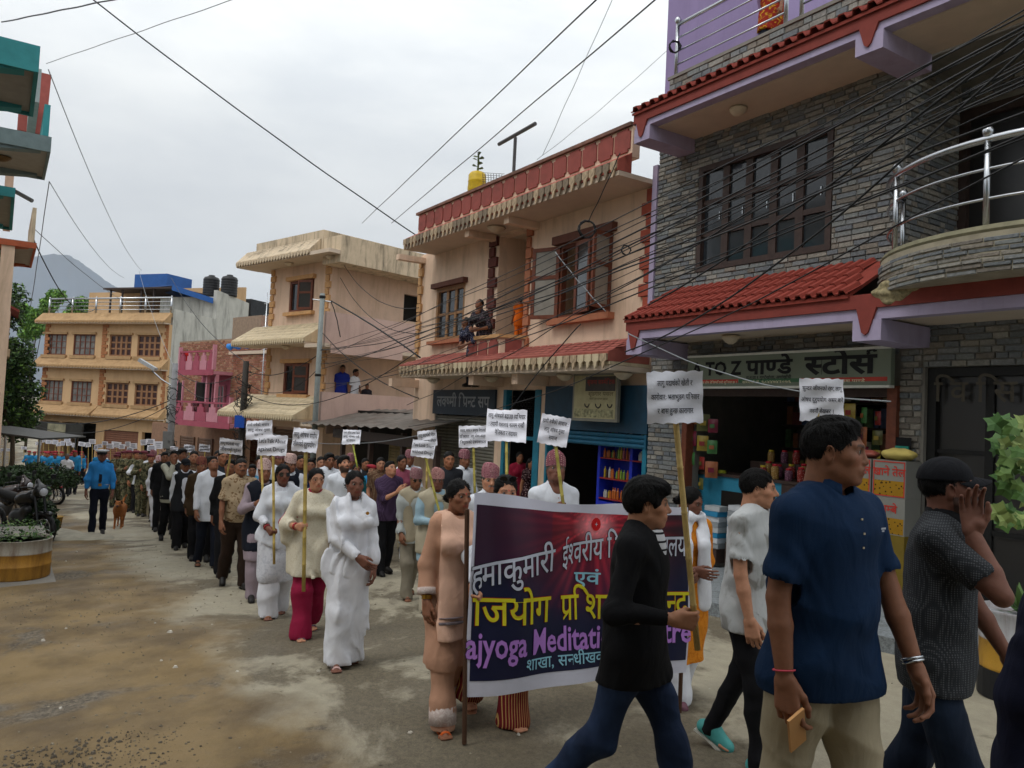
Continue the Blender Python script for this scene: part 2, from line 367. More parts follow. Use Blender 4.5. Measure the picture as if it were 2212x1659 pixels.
# ---------- setting: ground, pavement, hills ----------
RA=math.atan2(-.8385,.545)
RM=Matrix.Rotation(RA,4,'Z')
def rowpt(x,y,z=0): return RM@Vector((x,y,z))
def ground_mat():
    m=bpy.data.materials.new('muddy_road'); m.use_nodes=True; t=m.node_tree; b=t.nodes['Principled BSDF']; L=t.links.new
    g=N(t,'ShaderNodeTexCoord'); mp=N(t,'ShaderNodeMapping'); mp.inputs['Rotation'].default_value=(0,0,-RA+.25); mp.inputs['Scale'].default_value=(1,.75,1); L(g.outputs['Object'],mp.inputs[0])
    def noise(s,d=8,r=.6,dist=0,src=mp.outputs[0]):
        n=N(t,'ShaderNodeTexNoise',i_Scale=s,i_Detail=d,i_Roughness=r,i_Distortion=dist); L(src,n.inputs['Vector']); return n.outputs[0]
    def rng(x,a,c,lo=0.,hi=1.):
        r=N(t,'ShaderNodeMapRange'); r.inputs[1].default_value=a; r.inputs[2].default_value=c; r.inputs[3].default_value=lo; r.inputs[4].default_value=hi; L(x,r.inputs[0]); return r.outputs[0]
    def mix(f,a,c,bt='MIX'):
        n=N(t,'ShaderNodeMix',data_type='RGBA',blend_type=bt); n.clamp_result=False
        if f is None: n.inputs[0].default_value=1
        else: L(f,n.inputs[0])
        for i,v in ((6,a),(7,c)):
            if isinstance(v,tuple): n.inputs[i].default_value=(*v,1)
            else: L(v,n.inputs[i])
        return n.outputs[2]
    light=mix(rng(noise(9,9,.7),.3,.7),hx('8c8574'),hx('a09984'))
    dark=mix(rng(noise(30,8,.8),.35,.65),hx('544d40'),hx('736a57'))
    patch=rng(noise(.42,14,.66,.35),.50,.545)
    c=mix(patch,light,dark)
    sp=N(t,'ShaderNodeSeparateXYZ'); L(mp.outputs[0],sp.inputs[0])
    # lateral coordinate across the road, from the road edge on the left
    mp2=N(t,'ShaderNodeMapping'); mp2.inputs['Rotation'].default_value=(0,0,-RA); L(g.outputs['Object'],mp2.inputs[0]); s2=N(t,'ShaderNodeSeparateXYZ'); L(mp2.outputs[0],s2.inputs[0])
    ad=N(t,'ShaderNodeMath',operation='MULTIPLY_ADD'); ad.inputs[1].default_value=3.2; L(noise(.5,8,.6,.3),ad.inputs[0]); L(s2.outputs['Y'],ad.inputs[2])
    ochre=mix(rng(noise(1.1,9,.65),.42,.6),hx('7d6947'),hx('5c4c33'))
    c=mix(rng(ad.outputs[0],3.7,3.1),c,ochre)
    grav=mix(rng(noise(26,6,.8),.4,.62),hx('3d352b'),hx('7a705f'))
    gm=N(t,'ShaderNodeMath',operation='MULTIPLY'); L(rng(ad.outputs[0],3.9,3.3),gm.inputs[0]); L(rng(noise(.75,9,.6,.6),.54,.60),gm.inputs[1])
    c=mix(gm.outputs[0],c,grav)
    c=mix(None,c,rng(noise(120,4,.8),.2,.8,.82,1.18),'MULTIPLY')
    L(c,b.inputs['Base Color']); L(rng(noise(1.3,8,.6),.35,.65,.55,.95),b.inputs['Roughness'])
    b.inputs['Specular IOR Level'].default_value=.35
    h=N(t,'ShaderNodeMath',operation='MULTIPLY_ADD'); h.inputs[1].default_value=.25; L(noise(90,5,.8),h.inputs[0]); L(noise(2.2,10,.7),h.inputs[2])
    bp=N(t,'ShaderNodeBump',i_Strength=.55,i_Distance=.045); L(h.outputs[0],bp.inputs['Height']); L(bp.outputs[0],b.inputs['Normal'])
    return m
b=MB(); xs=[-3000,-300,-60]+[ -30+i*1.0 for i in range(61)]+[60,300,3000]; S_=[-400,-60,-12]+[-10+2*i for i in range(41)]+[90,200,900,5000]
rr=random.Random(3)
for j,s in enumerate(S_):
    for i,u in enumerate(xs):
        p=Vector((DS.x*s,DS.y*s,0))+Vector((-DS.y,DS.x,0))*(-u); z=gz(p.x,p.y)+(rr.uniform(-.012,.012) if abs(u)<31 and -10<=s<72 else 0)
        b.v.append((p.x,p.y,z)); b.c.append(None)
n=len(xs)
for j in range(len(S_)-1):
    for i in range(n-1): b.f.append((j*n+i,j*n+i+1,(j+1)*n+i+1,(j+1)*n+i))
GR=b.obj('ground',ground_mat(),smooth=True,kind='structure')
# loose stones and crumbs on the mud
stone=mat('loose_stone','7d7462',var=.5,scale=3,coords='Object')
def scatter(name,cnt,f,smin,smax,m,seed):
    b=MB(); q=random.Random(seed)
    for _ in range(cnt):
        x,y=f(q); s=smin*(smax/smin)**(q.random()**2.2); a=q.random()*6.3; z=gz(x,y)
        vs=[]
        for k in range(5):
            t=a+k*1.256+q.uniform(-.3,.3); vs.append((x+math.cos(t)*s*q.uniform(.7,1.2),y+math.sin(t)*s*q.uniform(.6,1),z-.004))
        vs+= [(x+(v[0]-x)*.55+q.uniform(-.1,.1)*s,y+(v[1]-y)*.55,z+s*q.uniform(.35,.7)) for v in vs]
        b.add(vs,[(0,1,6,5),(1,2,7,6),(2,3,8,7),(3,4,9,8),(4,0,5,9),(5,6,7,8,9)])
    return b.obj(name,m,kind='stuff')
def lroad(q):
    s=q.uniform(1.2,16)**1; u=q.gauss(.2,1.3) if q.random()<.65 else q.uniform(-2,8)
    p=rowpt(-s,u); return p.x,p.y
scatter('gravel',5200,lroad,.003,.015,stone,5)
def lnear(q):
    p=rowpt(-q.uniform(1.8,5.2),q.gauss(.35,.42)); return p.x,p.y
scatter('rubble',4200,lnear,.004,.017,mat('dark_gravel','5e564a',var=.5,scale=4),15)
scatter('litter',46,lroad,.012,.035,mat('litter_scrap','b9b3a6',var=.4),9)
def pave_mat():
    return mat('pebbled_paving','7d8386',var=.45,scale=38,bump=.6,bscale=70,stain='4a4c48',stain_amt=.6,stain_scale=5)
b=MB(); 
for i in range(-7,8):
    x0,x1=i*1.6,(i+1)*1.6; g0,g1=gz(*rowpt(x0,8)[:2])+.14,gz(*rowpt(x1,8)[:2])+.14
    e0,e1=6.55+.12*math.sin(i*1.7),6.55+.12*math.sin((i+1)*1.7)
    vs=[rowpt(x0,e0,g0-.5),rowpt(x1,e1,g1-.5),rowpt(x1,e1,g1),rowpt(x0,e0,g0),rowpt(x1,10.6,g1),rowpt(x0,10.6,g0)]
    b.add(vs,[(0,1,2,3),(3,2,4,5)])
b.obj('pavement',pave_mat(),kind='structure')
# far hills under the cloud
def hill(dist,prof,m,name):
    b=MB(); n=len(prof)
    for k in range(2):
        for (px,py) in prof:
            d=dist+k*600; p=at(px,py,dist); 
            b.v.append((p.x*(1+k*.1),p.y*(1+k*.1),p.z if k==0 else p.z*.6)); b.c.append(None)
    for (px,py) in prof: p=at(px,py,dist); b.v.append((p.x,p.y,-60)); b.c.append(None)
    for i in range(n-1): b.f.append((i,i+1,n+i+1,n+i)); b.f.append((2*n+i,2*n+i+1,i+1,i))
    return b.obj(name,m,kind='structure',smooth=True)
pr=[]; q=random.Random(4); base=[(-700,800),(-300,700),(-60,600),(40,560),(110,548),(150,552),(175,566),(200,585),(240,615),(300,640),(380,655),(470,672),(540,690),(600,705),(700,740),(800,790),(1000,860),(1400,900),(2600,960)]
for (a,c),(d,e_) in zip(base,base[1:]):
    for k in range(6): f=k/6; pr.append((a+(d-a)*f,c+(e_-c)*f+q.uniform(-1.3,1.3)))
hill(3800,pr,mat('forested_mountain',(.115,.175,.255),rough=1,var=.22,scale=.0022,bump=0,spec=0),'mountain')  # blue of distant haze is put into the hillside colour
# ---------- shared building pieces ----------
M_=lambda n,c=None,**k: mat(n,c,**k)
m_peach=M_('peach_plaster','dbbfa6',var=.08,scale=2,bump=.15,stain='8a7358',stain_amt=.5,stain_scale=1.1,streak=True)
m_peach2=M_('tower_plaster','d3b7a0',var=.08,scale=2,bump=.15,stain='8d7452',stain_amt=.45,stain_scale=1.1,streak=True)
m_cream=M_('cream_trim','cbbb9c',var=.1,scale=4,bump=.1,stain='6b5c44',stain_amt=.5,stain_scale=2.5,streak=True)
m_stainwall=M_('stained_parapet','c9b79c',var=.1,scale=3,bump=.2,stain='3a352c',stain_amt=.85,stain_scale=1.7,streak=True)
m_mauve=M_('mauve_plaster','c3a79c',var=.07,scale=2,bump=.1,stain='8d7466',stain_amt=.35,stain_scale=1.4,streak=True)
m_soffit=M_('soffit_plaster','c9b8a4',var=.07,scale=3,bump=.05)
m_brown=M_('brown_quoin','a5694c',var=.15,scale=8)
m_tanq=M_('tan_quoin','bf9465',var=.15,scale=8)
m_redq=M_('red_quoin','9a4a38',var=.15,scale=8)
m_terra=M_('terracotta_paint','a8584a',var=.14,scale=5,stain='4a2f28',stain_amt=.55,stain_scale=2.4,streak=True)
m_terra2=M_('terracotta_panel','8e4a42',var=.12,scale=6,stain='4a302a',stain_amt=.45,stain_scale=3)
m_dirty=M_('weathered_fringe','b7a184',var=.3,scale=12,stain='2e2822',stain_amt=.95,stain_scale=7)
m_wood=M_('window_wood','6a3a28',rough=.55,var=.25,scale=14,bump=.1)
m_woodl=M_('light_window_wood','8f6a45',rough=.55,var=.25,scale=14,bump=.1)
m_dwood=M_('dark_window_wood','3d2f2a',rough=.5,var=.25,scale=14,bump=.1)
m_glass=glass(); m_dark=M_('interior_shade_paint','17130f',rough=.9,var=.4,scale=2,bump=0)  # near-black paint puts the shade of unlit rooms into the colour
m_lilac=M_('lilac_paint','a79cb6',var=.07,scale=3,stain='6d6478',stain_amt=.3,stain_scale=2,streak=True)
m_redp=M_('red_fascia_paint','823b33',var=.12,scale=5,stain='5a2420',stain_amt=.35,stain_scale=3)
m_tile=M_('red_roof_tile','883a2f',rough=.8,var=.22,scale=5,bump=.15,stain='5b231c',stain_amt=.4,stain_scale=2.5)
m_steel=M_('stainless_steel','b9bcc0',rough=.25,metal=1,var=.05,bump=0)
m_blue=M_('blue_metal','1f6f86',rough=.5,var=.2,scale=5)
m_navyblue=M_('blue_cabinet','1b2fae',rough=.45,var=.15,scale=5)
m_shut=M_('shutter_metal','6d6a63',rough=.5,metal=.4,var=.2,scale=6)
m_concrete=M_('grey_concrete','7f7b73',var=.15,scale=4,bump=.25,stain='4a4740',stain_amt=.4,stain_scale=2)
m_black=M_('black_rubber','141414',rough=.6,var=.3)
m_clad=mat('stone_cladding',(.3,.3,.3),attr='Col',var=.28,scale=26,bump=.5,bscale=60,rough=.75)
CLADC=[hx(c) for c in ('7c7e7e','6e7275','84817a','8b867c','78736b','676b6d','82807b','716b63','918e86','6b6f73','7f786e','797c7a')]
def quoins(B,x0,z0,z1,yp,wd,m,n=None,side=1,parent=None,d=.05,alt=.35,name='quoin'):
    n=n or int((z1-z0)/.22); h=(z1-z0)/n; me=None
    for i in range(n):
        w_=wd if i%2 else wd*(1-alt); b=MB(); xa,xb=(x0,x0+w_) if side>0 else (x0-w_,x0)
        b.box(xa,xb,yp-d-(.01 if i%2 else 0),yp+.002,z0+i*h+.012,z0+(i+1)*h-.012); B.put(b,name,m,parent)
def clad_mesh(l,h,c,d=.02):
    b=MB(); e=.006
    vs=[(0,0,0),(l,0,0),(l,0,h),(0,0,h),(e,-d,e),(l-e,-d,e),(l-e,-d,h-e),(e,-d,h-e)]
    b.add(vs,[(4,5,6,7),(0,1,5,4),(1,2,6,5),(2,3,7,6),(3,0,4,7)],c); return b
def cladding(B,regions,limit,parent=None,seed=1,H=.072,near=None,curve=None):
    """running-bond stone pieces: regions (x0,x1,z0,z1,y,holes[,side]); the nearest `limit` are objects of their own"""
    q=random.Random(seed); out=[]
    for rg in regions:
        x0,x1,z0,z1,yp,holes=rg[:6]; side=rg[6] if len(rg)>6 else 0
        nz_=max(1,round((z1-z0)/H)); h=(z1-z0)/nz_
        for j in range(nz_):
            z=z0+j*h; x=x0-q.uniform(0,.15)
            while x<x1:
                l=q.choice((.13,.17,.21,.25,.29)); a,c=max(x,x0),min(x+l,x1); x+=l
                if c-a<.03: continue
                segs=[(a,c)]
                for hh in holes:
                    if hh[2]<z+h*.7 and hh[3]>z+h*.3:
                        ns=[]
                        for s0,s1 in segs:
                            if hh[1]<=s0 or hh[0]>=s1: ns.append((s0,s1)); continue
                            if s0<hh[0]-.02: ns.append((s0,hh[0]))
                            if s1>hh[1]+.02: ns.append((hh[1],s1))
                        segs=ns
                for s0,s1 in segs: 
                    if s1-s0>.025: out.append((s0,z,s1-s0,h,yp,side))
    def wp(o):
        p=Vector((o[0],o[4],o[1])) if not o[5] else Vector((o[4],o[0],o[1]))
        return (B.M@p-Vector((0,0,CAMZ))).length-(o[2]*2)
    out.sort(key=wp); pool={}; rest=MB(); g=.008
    for i,(x,z,l,h,yp,side) in enumerate(out):
        c=CLADC[q.randrange(len(CLADC))]; d=q.choice((.012,.018,.026)); M=Matrix.Translation((x,yp,z)) if not side else Matrix.Translation((yp,x,z))@Matrix.Rotation(R(90),4,'Z')
        if side<0: M=Matrix.Translation((yp,x+l,z))@Matrix.Rotation(R(-90),4,'Z')
        if i<limit:
            key=(round(l/.02),CLADC.index(c),d)
            if key not in pool: pool[key]=clad_mesh(max(.02,round(l/.02)*.02-g),h-g,c,d).mesh('stone',m_clad)
            o=link(pool[key],'stone',parent or B.root); o.matrix_local=Matrix.Translation(-B.base)@M
        else:
            t=clad_mesh(l-g,h-g,c,d); rest.add([M@Vector(v) for v in t.v],t.f,c)
    if rest.v: B.put(rest,'stone_course',m_clad,parent,kind='stuff')
def tile_mesh(wd,ln,hh=.05):
    b=MB(); pr=[(0,0),(wd*.22,.0),(wd*.36,hh),(wd*.72,hh),(wd*.86,0),(wd,0)]; n=len(pr); t=.016
    for zt in (0,-t):
        for (y,dz) in ((0,0),(ln,-.0)):
            for x,z in pr: b.v.append((x,y,z+zt+dz)); b.c.append(None)
    for i in range(n-1):
        b.f.append((i,i+1,n+i+1,n+i)); b.f.append((2*n+i+1,2*n+i,i,i+1))
        b.f.append((3*n+i,2*n+i,2*n+i+1,3*n+i+1))
    return b
def tiled(B,x0,x1,y0,z0,y1,z1,rows,cols,limit,name='tiled_awning',m=None,skip=None):
    """sloping tile awning from lower edge (y0,z0) up to (y1,z1)"""
    m=m or m_tile; b=MB(); b.prism([(y0,z0-.06),(y0,z0-.02),(y1,z1-.02),(y1,z1-.06)],x0,x1,'x'); A=B.put(b,name,m)
    L_=math.hypot(y1-y0,z1-z0); sl_=math.atan2(z1-z0,y1-y0); wd=(x1-x0)/cols; ln=L_/rows
    me=tile_mesh(wd*1.04,ln*1.14,wd*.3).mesh('roof_tile',m); k=0; rest=MB()
    for j in range(rows):
        for i in range(cols):
            if skip and skip(x0+i*wd,j): continue
            f=j*ln-.03; M=Matrix.Translation((x0+i*wd,y0+math.cos(sl_)*f,z0+math.sin(sl_)*f+.012))@Matrix.Rotation(sl_-R(4)+rnd.uniform(-.012,.012),4,'X')
            if k<limit: o=link(me,'roof_tile',A); o.matrix_local=Matrix.Translation(-B.base)@M; k+=1
            else:
                t=tile_mesh(wd*1.04,ln*1.14,wd*.3); rest.add([M@Vector(v) for v in t.v],t.f)
    if rest.v: B.put(rest,'roof_tile_course',m,A,kind='stuff')
    return A
def window(B,x0,x1,z0,z1,yp,cols,rows,mf,mg=None,depth=.10,fr=.07,mu=.045,curt=None,name='window',pattern=None,label=None):
    """frame ring with mullions, panes as sub-parts"""
    b=MB(); a,c=yp-depth*.3,yp+depth*.7
    b.box(x0,x0+fr,a,c,z0,z1); b.box(x1-fr,x1,a,c,z0,z1); b.box(x0+fr,x1-fr,a,c,z1-fr,z1); b.box(x0+fr,x1-fr,a,c,z0,z0+fr)
    W=(x1-x0-2*fr); H=(z1-z0-2*fr); a2,c2=yp,yp+depth*.5
    for i in range(1,cols): x=x0+fr+W*i/cols; b.box(x-mu,x+mu,a2,c2,z0+fr,z1-fr)
    for j in range(1,rows):
        z=z0+fr+H*j/rows
        for i in range(cols):
            b.box(x0+fr+W*i/cols+(mu if i else 0),x0+fr+W*(i+1)/cols-(mu if i<cols-1 else 0),a2+.004,c2-.004,z-mu*.6,z+mu*.6)
    F=B.put(b,name,mf); me=None
    if label: F['label']=label
    for i in range(cols):
        for j in range(rows):
            p=MB(); p.box(x0+fr+W*i/cols-.002,x0+fr+W*(i+1)/cols+.002,yp+depth*.28,yp+depth*.34,z0+fr+H*j/rows,z0+fr+H*(j+1)/rows)
            B.put(p,'pane',mg or m_glass,F)
    return F
def shutter(B,x0,x1,z0,z1,yp,pitch=.075,m=None,name='roller_shutter',fw=.05):
    m=m or m_shut; b=MB(); b.box(x0,x0+fw,yp-.04,yp+.04,z0,z1); b.box(x1-fw,x1,yp-.04,yp+.04,z0,z1); S=B.put(b,name,m)
    s=MB(); h=pitch; s.prism([(0,0),(-.018,h*.2),(-.024,h*.5),(-.014,h*.85),(0,h*.97),(.01,h*.97),(.01,0)],0,x1-x0-2*fw,'x'); me=s.mesh('slat',m)
    n=int((z1-z0)/pitch)
    for i in range(n):
        o=link(me,'slat',S); o.matrix_local=Matrix.Translation(Vector((x0+fw,yp,z0+i*pitch))-B.base)
    return S
def ceiling_lamp(B,x,y,z,m,r=.14):
    b=MB(); b.lathe([(r*.6,0),(r,-.02),(r*.95,-.05),(r*.6,-.1),(r*.25,-.13)],(x,y,z),12); return B.put(b,'ceiling_lamp',m,smooth=True)
# ================= grey stone-clad building with the store (right) =================
ygw=8.9
G=Bld('clad_house','grey stone clad shop house with red tiled awnings and lilac beams at right','house',(0,0),RA,(-9.3,ygw,gz(*rowpt(-5,ygw)[:2])))
gzr=lambda x,y=8.9: gz(*rowpt(x,y)[:2])
xl=G.px(1412,600,ygw)[0]; xc=G.px(1947,500,ygw)[0]; XE=1.5
zg=gzr(-4)+.12
ye=7.95   # eave plane
zl0=G.px(1600,690,ye)[1]; 
# levels from the photograph
z_low_red_top=G.px(1357,694,ye)[1]; z_low_red_bot=G.px(1362,716,ye)[1]; z_low_lil_bot=G.px(1362,733,ye)[1]; z_low_br=G.px(1365,766,ye)[1]
z_up_red_top=G.px(1372,249,ye)[1]; z_up_red_bot=G.px(1400,258,ye)[1]; z_up_lil=G.px(1404,268,ye)[1]; z_up_br=G.px(1385,306,ye)[1]
xe0=G.px(1356,730,ye)[0]; xe1=G.px(1373,280,ye)[0]; xeave=(xe0+xe1)/2
z_tile_top_low=G.px(1450,629,ygw)[1]
print('LV',xl,xc,xe0,xe1,z_low_red_top,z_low_lil_bot,z_low_br,z_up_red_top,z_up_lil,z_up_br,z_tile_top_low,'zg',zg)
XE=-.6; zrf=z_up_red_top; ZW=G.px(1500,362,ygw)[1]
wx0,wx1,wz0,wz1=G.rect(1507,364,588,1797,ygw)
ztop=G.px(1385,235,ygw)[1]+.1
fl=-.30
# shop opening and doors
sx0=G.px(1488,900,ygw)[0]; sx1=G.px(1921,900,ygw)[0]; sgz0=G.px(1700,832,ygw-.15)[1]; 
sgx0,sgx1,_z0,_z1=G.rect(1489,772,834,1930,ygw-.16); sgz1=G.px(1700,764,ygw-.16)[1]; sgz0=G.px(1700,834,ygw-.16)[1]
rx0=G.px(1990,900,ygw)[0]
zlow=z_low_lil_bot
# walls: ground floor and first floor
W=wallmb(xl+.02,xc,fl-.8,zrf,ygw+.02,ygw+.25,[(sx0,sx1,fl,sgz0+.02),(wx0,wx1,wz0,wz1)],); G.put(W,'wall',m_concrete)
G.box('wall',xc,rx0,ygw+.02,ygw+.25,fl-.8,zlow+.1,m_concrete)
G.box('side_wall',xl+.02,xl+.24,ygw+.27,17,fl-1,zrf+.6,m_concrete)
yb_=10.15
dx0=G.px(2057,700,yb_)[0]
G.put(wallmb(xc+.02,XE,z_low_red_top,zrf,yb_,yb_+.2,[(dx0,dx0+2.2,z_low_red_top+.3,5.85)]),'recess_wall',m_concrete); G.put(wallmb(rx0+.001,XE,fl-.8,z_low_red_top,ygw+.02,ygw+.25,[(rx0+.02,rx0+2.5,fl,2.45)]),'gate_wall',m_concrete)
G.box('recess_side_wall',xc-.2,xc+.001,ygw+.26,yb_,z_low_red_top,zrf,m_concrete)
G.box('roof',xl+.25,XE,ygw+.26,17,zrf-.16,zrf-.02,m_concrete)
G.box('floor_slab',xl+.25,XE,ygw+.26,17,z_low_red_top-.14,z_low_red_top+.1,m_concrete)
G.box('shop_floor',xl+.25,XE,ygw-.0,17,fl-.5,fl-.01,m_concrete)
# lilac strip at the corner
G.box('corner_strip',xl-.10,xl+.01,ygw-.02,ygw+.3,z_low_red_top,z_up_br,m_lilac)
cz=z_tile_top_low-.05
cladding(G,[(xl+.02,xc,cz,z_up_lil,ygw+.018,[(wx0-.01,wx1+.01,wz0-.01,wz1+.01)]),
            (xl+.02,sx0-.08,fl,zlow+.05,ygw+.018,[]),(sx1+.12,rx0,fl,zlow+.05,ygw+.018,[]),(sx0-.08,sx1+.12,sgz1-.05,zlow+.05,ygw+.018,[]),
            (xc+.03,XE,z_low_red_top+.3,z_up_lil,yb_-.003,[(dx0-.05,dx0+2.25,0,5.9)]),
            (rx0+.01,XE,fl,zlow+.05,ygw+.018,[(rx0+.02,rx0+2.52,fl,2.46)]),
            (ygw+.03,yb_-.02,z_low_red_top+.3,z_up_lil,xc+.004,[],1)],300,seed=5)
# casement window
F=window(G,wx0,wx1,wz0,wz1,ygw+.03,5,3,m_dwood,depth=.13,fr=.085,mu=.062,label='dark wooden casement window of five leaves')
for i in range(5):
    b=MB(); W_=(wx1-wx0-.17)/5; x=wx0+.085+W_*i; b.box(x+W_-.09,x+W_-.075,ygw+.0,ygw+.028,wz0+.75,wz0+.87); G.put(b,'handle',m_steel,F)
for xa,xb,za,zb in ((dx0,dx0+2.2,z_low_red_top+.3,5.85),):
    window(G,xa,xb,za,zb,yb_+.03,2,1,m_dwood,glass('smoked_glass',(.012,.011,.01),.3),depth=.14,fr=.14,mu=.06,name='balcony_door')
window(G,rx0+.02,rx0+2.5,fl,2.44,ygw+.12,4,3,mat('dark_gate_metal','151514',rough=.5,var=.3),glass('smoked_glass'),depth=.12,fr=.1,name='entrance_gate')
# emblem and metal letters over the gate
lettering([('वि सि',0,0,.34)],mat('dull_brass','4f4a40',rough=.5,metal=.6),G.root,M=Matrix.Translation(Vector((rx0+.55,ygw+.05,2.16))-G.base),off=.01,name='gate_lettering')
b=MB(); 
for k in range(6): a=k*1.047; b.ell=None; b.lathe([(.001,-.05),(.035,-.03),(.05,0),(.035,.03),(.001,.05)],(rx0+1.25+.07*math.cos(a),ygw+.04,2.2+.09*math.sin(a)),8)
G.put(b,'gate_ornament',mat('faded_orange_paint','5a4026',var=.3))
# ---- lower eave: lilac beam with V brackets, red fascia, soffit, tiles ----
def eave(zt,zrb,zlb,zbr,xs0,brx,x_end,nm,tile_rows,tile_cols,zup,yup,lim,skip=None,cut=None):
    E=G.box(nm,xs0,x_end,ye+.16,ygw+.02,zrb-.1,zrb-.02,m_soffit)
    G.box('lilac_beam',xs0,x_end,ye,ye+.16,zlb,zrb,m_lilac,E)
    G.box('red_fascia',xs0-.02,x_end,ye-.03,ye+.12,zrb+.002,zt,m_redp,E)
    for bx in brx:
        G.box('bracket',bx-.01,bx+.33,ye-.012,ygw+.02,zbr,zlb-.003,m_lilac,E)
        b=MB(); b.prism([(bx+.04,zrb+.01),(bx+.28,zrb+.01),(bx+.19,zbr+.09),(bx+.15,zbr+.06),(bx+.11,zbr+.09)],ye-.034,ye-.002,'y'); G.put(b,'red_wedge',m_redp,E)
    for i in range(int((x_end-xs0)/2.2)): ceiling_lamp(G,xs0+1.6+i*2.3,(ye+ygw)/2,zrb-.1,mat('lamp_bowl','c8b9a0',rough=.4),.13)
    return E
b2=G.px(1845,700,ye)[0]
eave(z_low_red_top,z_low_red_bot,z_low_lil_bot,z_low_br,xe0,[xe0,b2,b2+3.6],XE,'lower_eave',4,40,0,0,150)
b3=G.px(1851,90,ye)[0]
eave(z_up_red_top,z_up_red_bot,z_up_lil,z_up_br,xe1,[xe1,b3,b3+3.6],XE,'upper_eave',3,40,0,0,150)
xbal=G.px(1935,620,ygw)[0]
tiled(G,xe0-.03,xbal+.05,ye-.06,z_low_red_top+.03,ygw-.02,z_tile_top_low,4,26,104,name='lower_tiled_awning',skip=lambda x,j:x>xbal-.05-.1*j)
tiled(G,xbal+2.45,XE,ye-.06,z_low_red_top+.03,ye+.45,z_low_red_top+.3,2,16,32,name='right_tiled_awning')
ytp=ye+.62; zt2=G.px(1400,228,ye+.5)[1]
tiled(G,xe1-.03,XE,ye-.06,z_up_red_top+.03,ye+.5,z_up_red_top+.30,3,46,138,name='upper_tiled_awning')
# parapet with stone, rail
zp=z_up_red_top+.62
G.box('parapet',xe1+.18,XE,ye+.52,ye+.7,z_up_red_top-.02,zp,m_concrete)
cladding(G,[(xe1+.18,XE,z_up_red_top+.26,zp,ye+.518,[])],0,seed=8,H=.09)
G.box('coping',xe1+.14,XE,ye+.49,ye+.74,zp+.002,zp+.05,m_concrete)
def rail(B,pts,h,n,r=.022,posts=None,name='railing',m=None,rr_=.03,zb=0):
    m=m or m_steel; b=MB(); A=None
    top=[(p[0],p[1],p[2]+h) for p in pts]; b.tube(top,r*1.35,8); A=B.put(b,name,m,smooth=True)
    for k in range(1,n+1):
        b=MB(); b.tube([(p[0],p[1],p[2]+h*k/(n+1)) for p in pts],r*.62,6); B.put(b,'rail',m,A,smooth=True)
    for p in (posts or pts):
        b=MB(); b.tube([(p[0],p[1],p[2]),(p[0],p[1],p[2]+h+.01)],rr_,8); b.lathe([(.02,0),(.045,.03),(.055,.07),(.035,.11),(.005,.125)],(p[0],p[1],p[2]+h+.01),8); B.put(b,'post',m,A,smooth=True)
    return A
rxa=G.px(1462,120,ye+.6)[0]; rail(G,[(rxa,ye+.6,zp+.05),(rxa+2.05,ye+.6,zp+.05)],.85,3); rail(G,[(rxa+2.3,ye+.6,zp+.05),(XE,ye+.6,zp+.05)],.85,3)
# purple stair room on the roof
m_purp=M_('purple_plaster','8f7fa6',var=.06,scale=2,stain='6c5f80',stain_amt=.3,stain_scale=1.2,streak=True)
px0=G.px(1441,80,ygw+.1)[0]; px1=G.px(1640,30,ygw+.1)[0]
b=MB(); b.prism([(px0,zrf),(px1,zrf),(px1,G.px(1640,30,ygw+.1)[1]),(px1-.9,zrf+5.2),(px0,zrf+5.2)],ygw+.1,ygw+3.4,'y'); G.put(b,'stair_room',m_purp)
# curved clad balcony on the first floor
bx0=xbal; bx1=bx0+3.3; bcx=(bx0+bx1)/2; ba=(bx1-bx0)/2; bb=1.35; ybc=ygw
zb0=z_low_red_top-.0; zb1=G.px(1940,640,ygw-.2)[1]
zb1=G.px(2150,497,ybc-bb)[1]
def bal(t,k=1.0): return (bcx-ba*k*math.cos(t),ybc-bb*k*math.sin(t))
seg=28; b=MB(); o=MB()
P=[bal(math.pi*i/seg) for i in range(seg+1)]; Q_=[bal(math.pi*i/seg,.92) for i in range(seg+1)]
vs=[(x,y,zb0) for x,y in P]+[(x,y,zb1) for x,y in P]+[(x,y,zb0) for x,y in Q_]+[(x,y,zb1) for x,y in Q_]; n=seg+1
b.add(vs,[(i,i+1,n+i+1,n+i) for i in range(seg)]+[(2*n+i+1,2*n+i,3*n+i,3*n+i+1) for i in range(seg)]+[(n+i,n+i+1,3*n+i+1,3*n+i) for i in range(seg)]+[tuple(range(n-1,-1,-1))])
BAL=G.put(b,'balcony',M_('balcony_mortar','9a927e',var=.2,scale=5))
qq=random.Random(2); per=[0]; 
for i in range(seg): per.append(per[-1]+math.dist(P[i],P[i+1]))
cb=MB(); nz_=7; h=(zb1-.05-zb0)/nz_
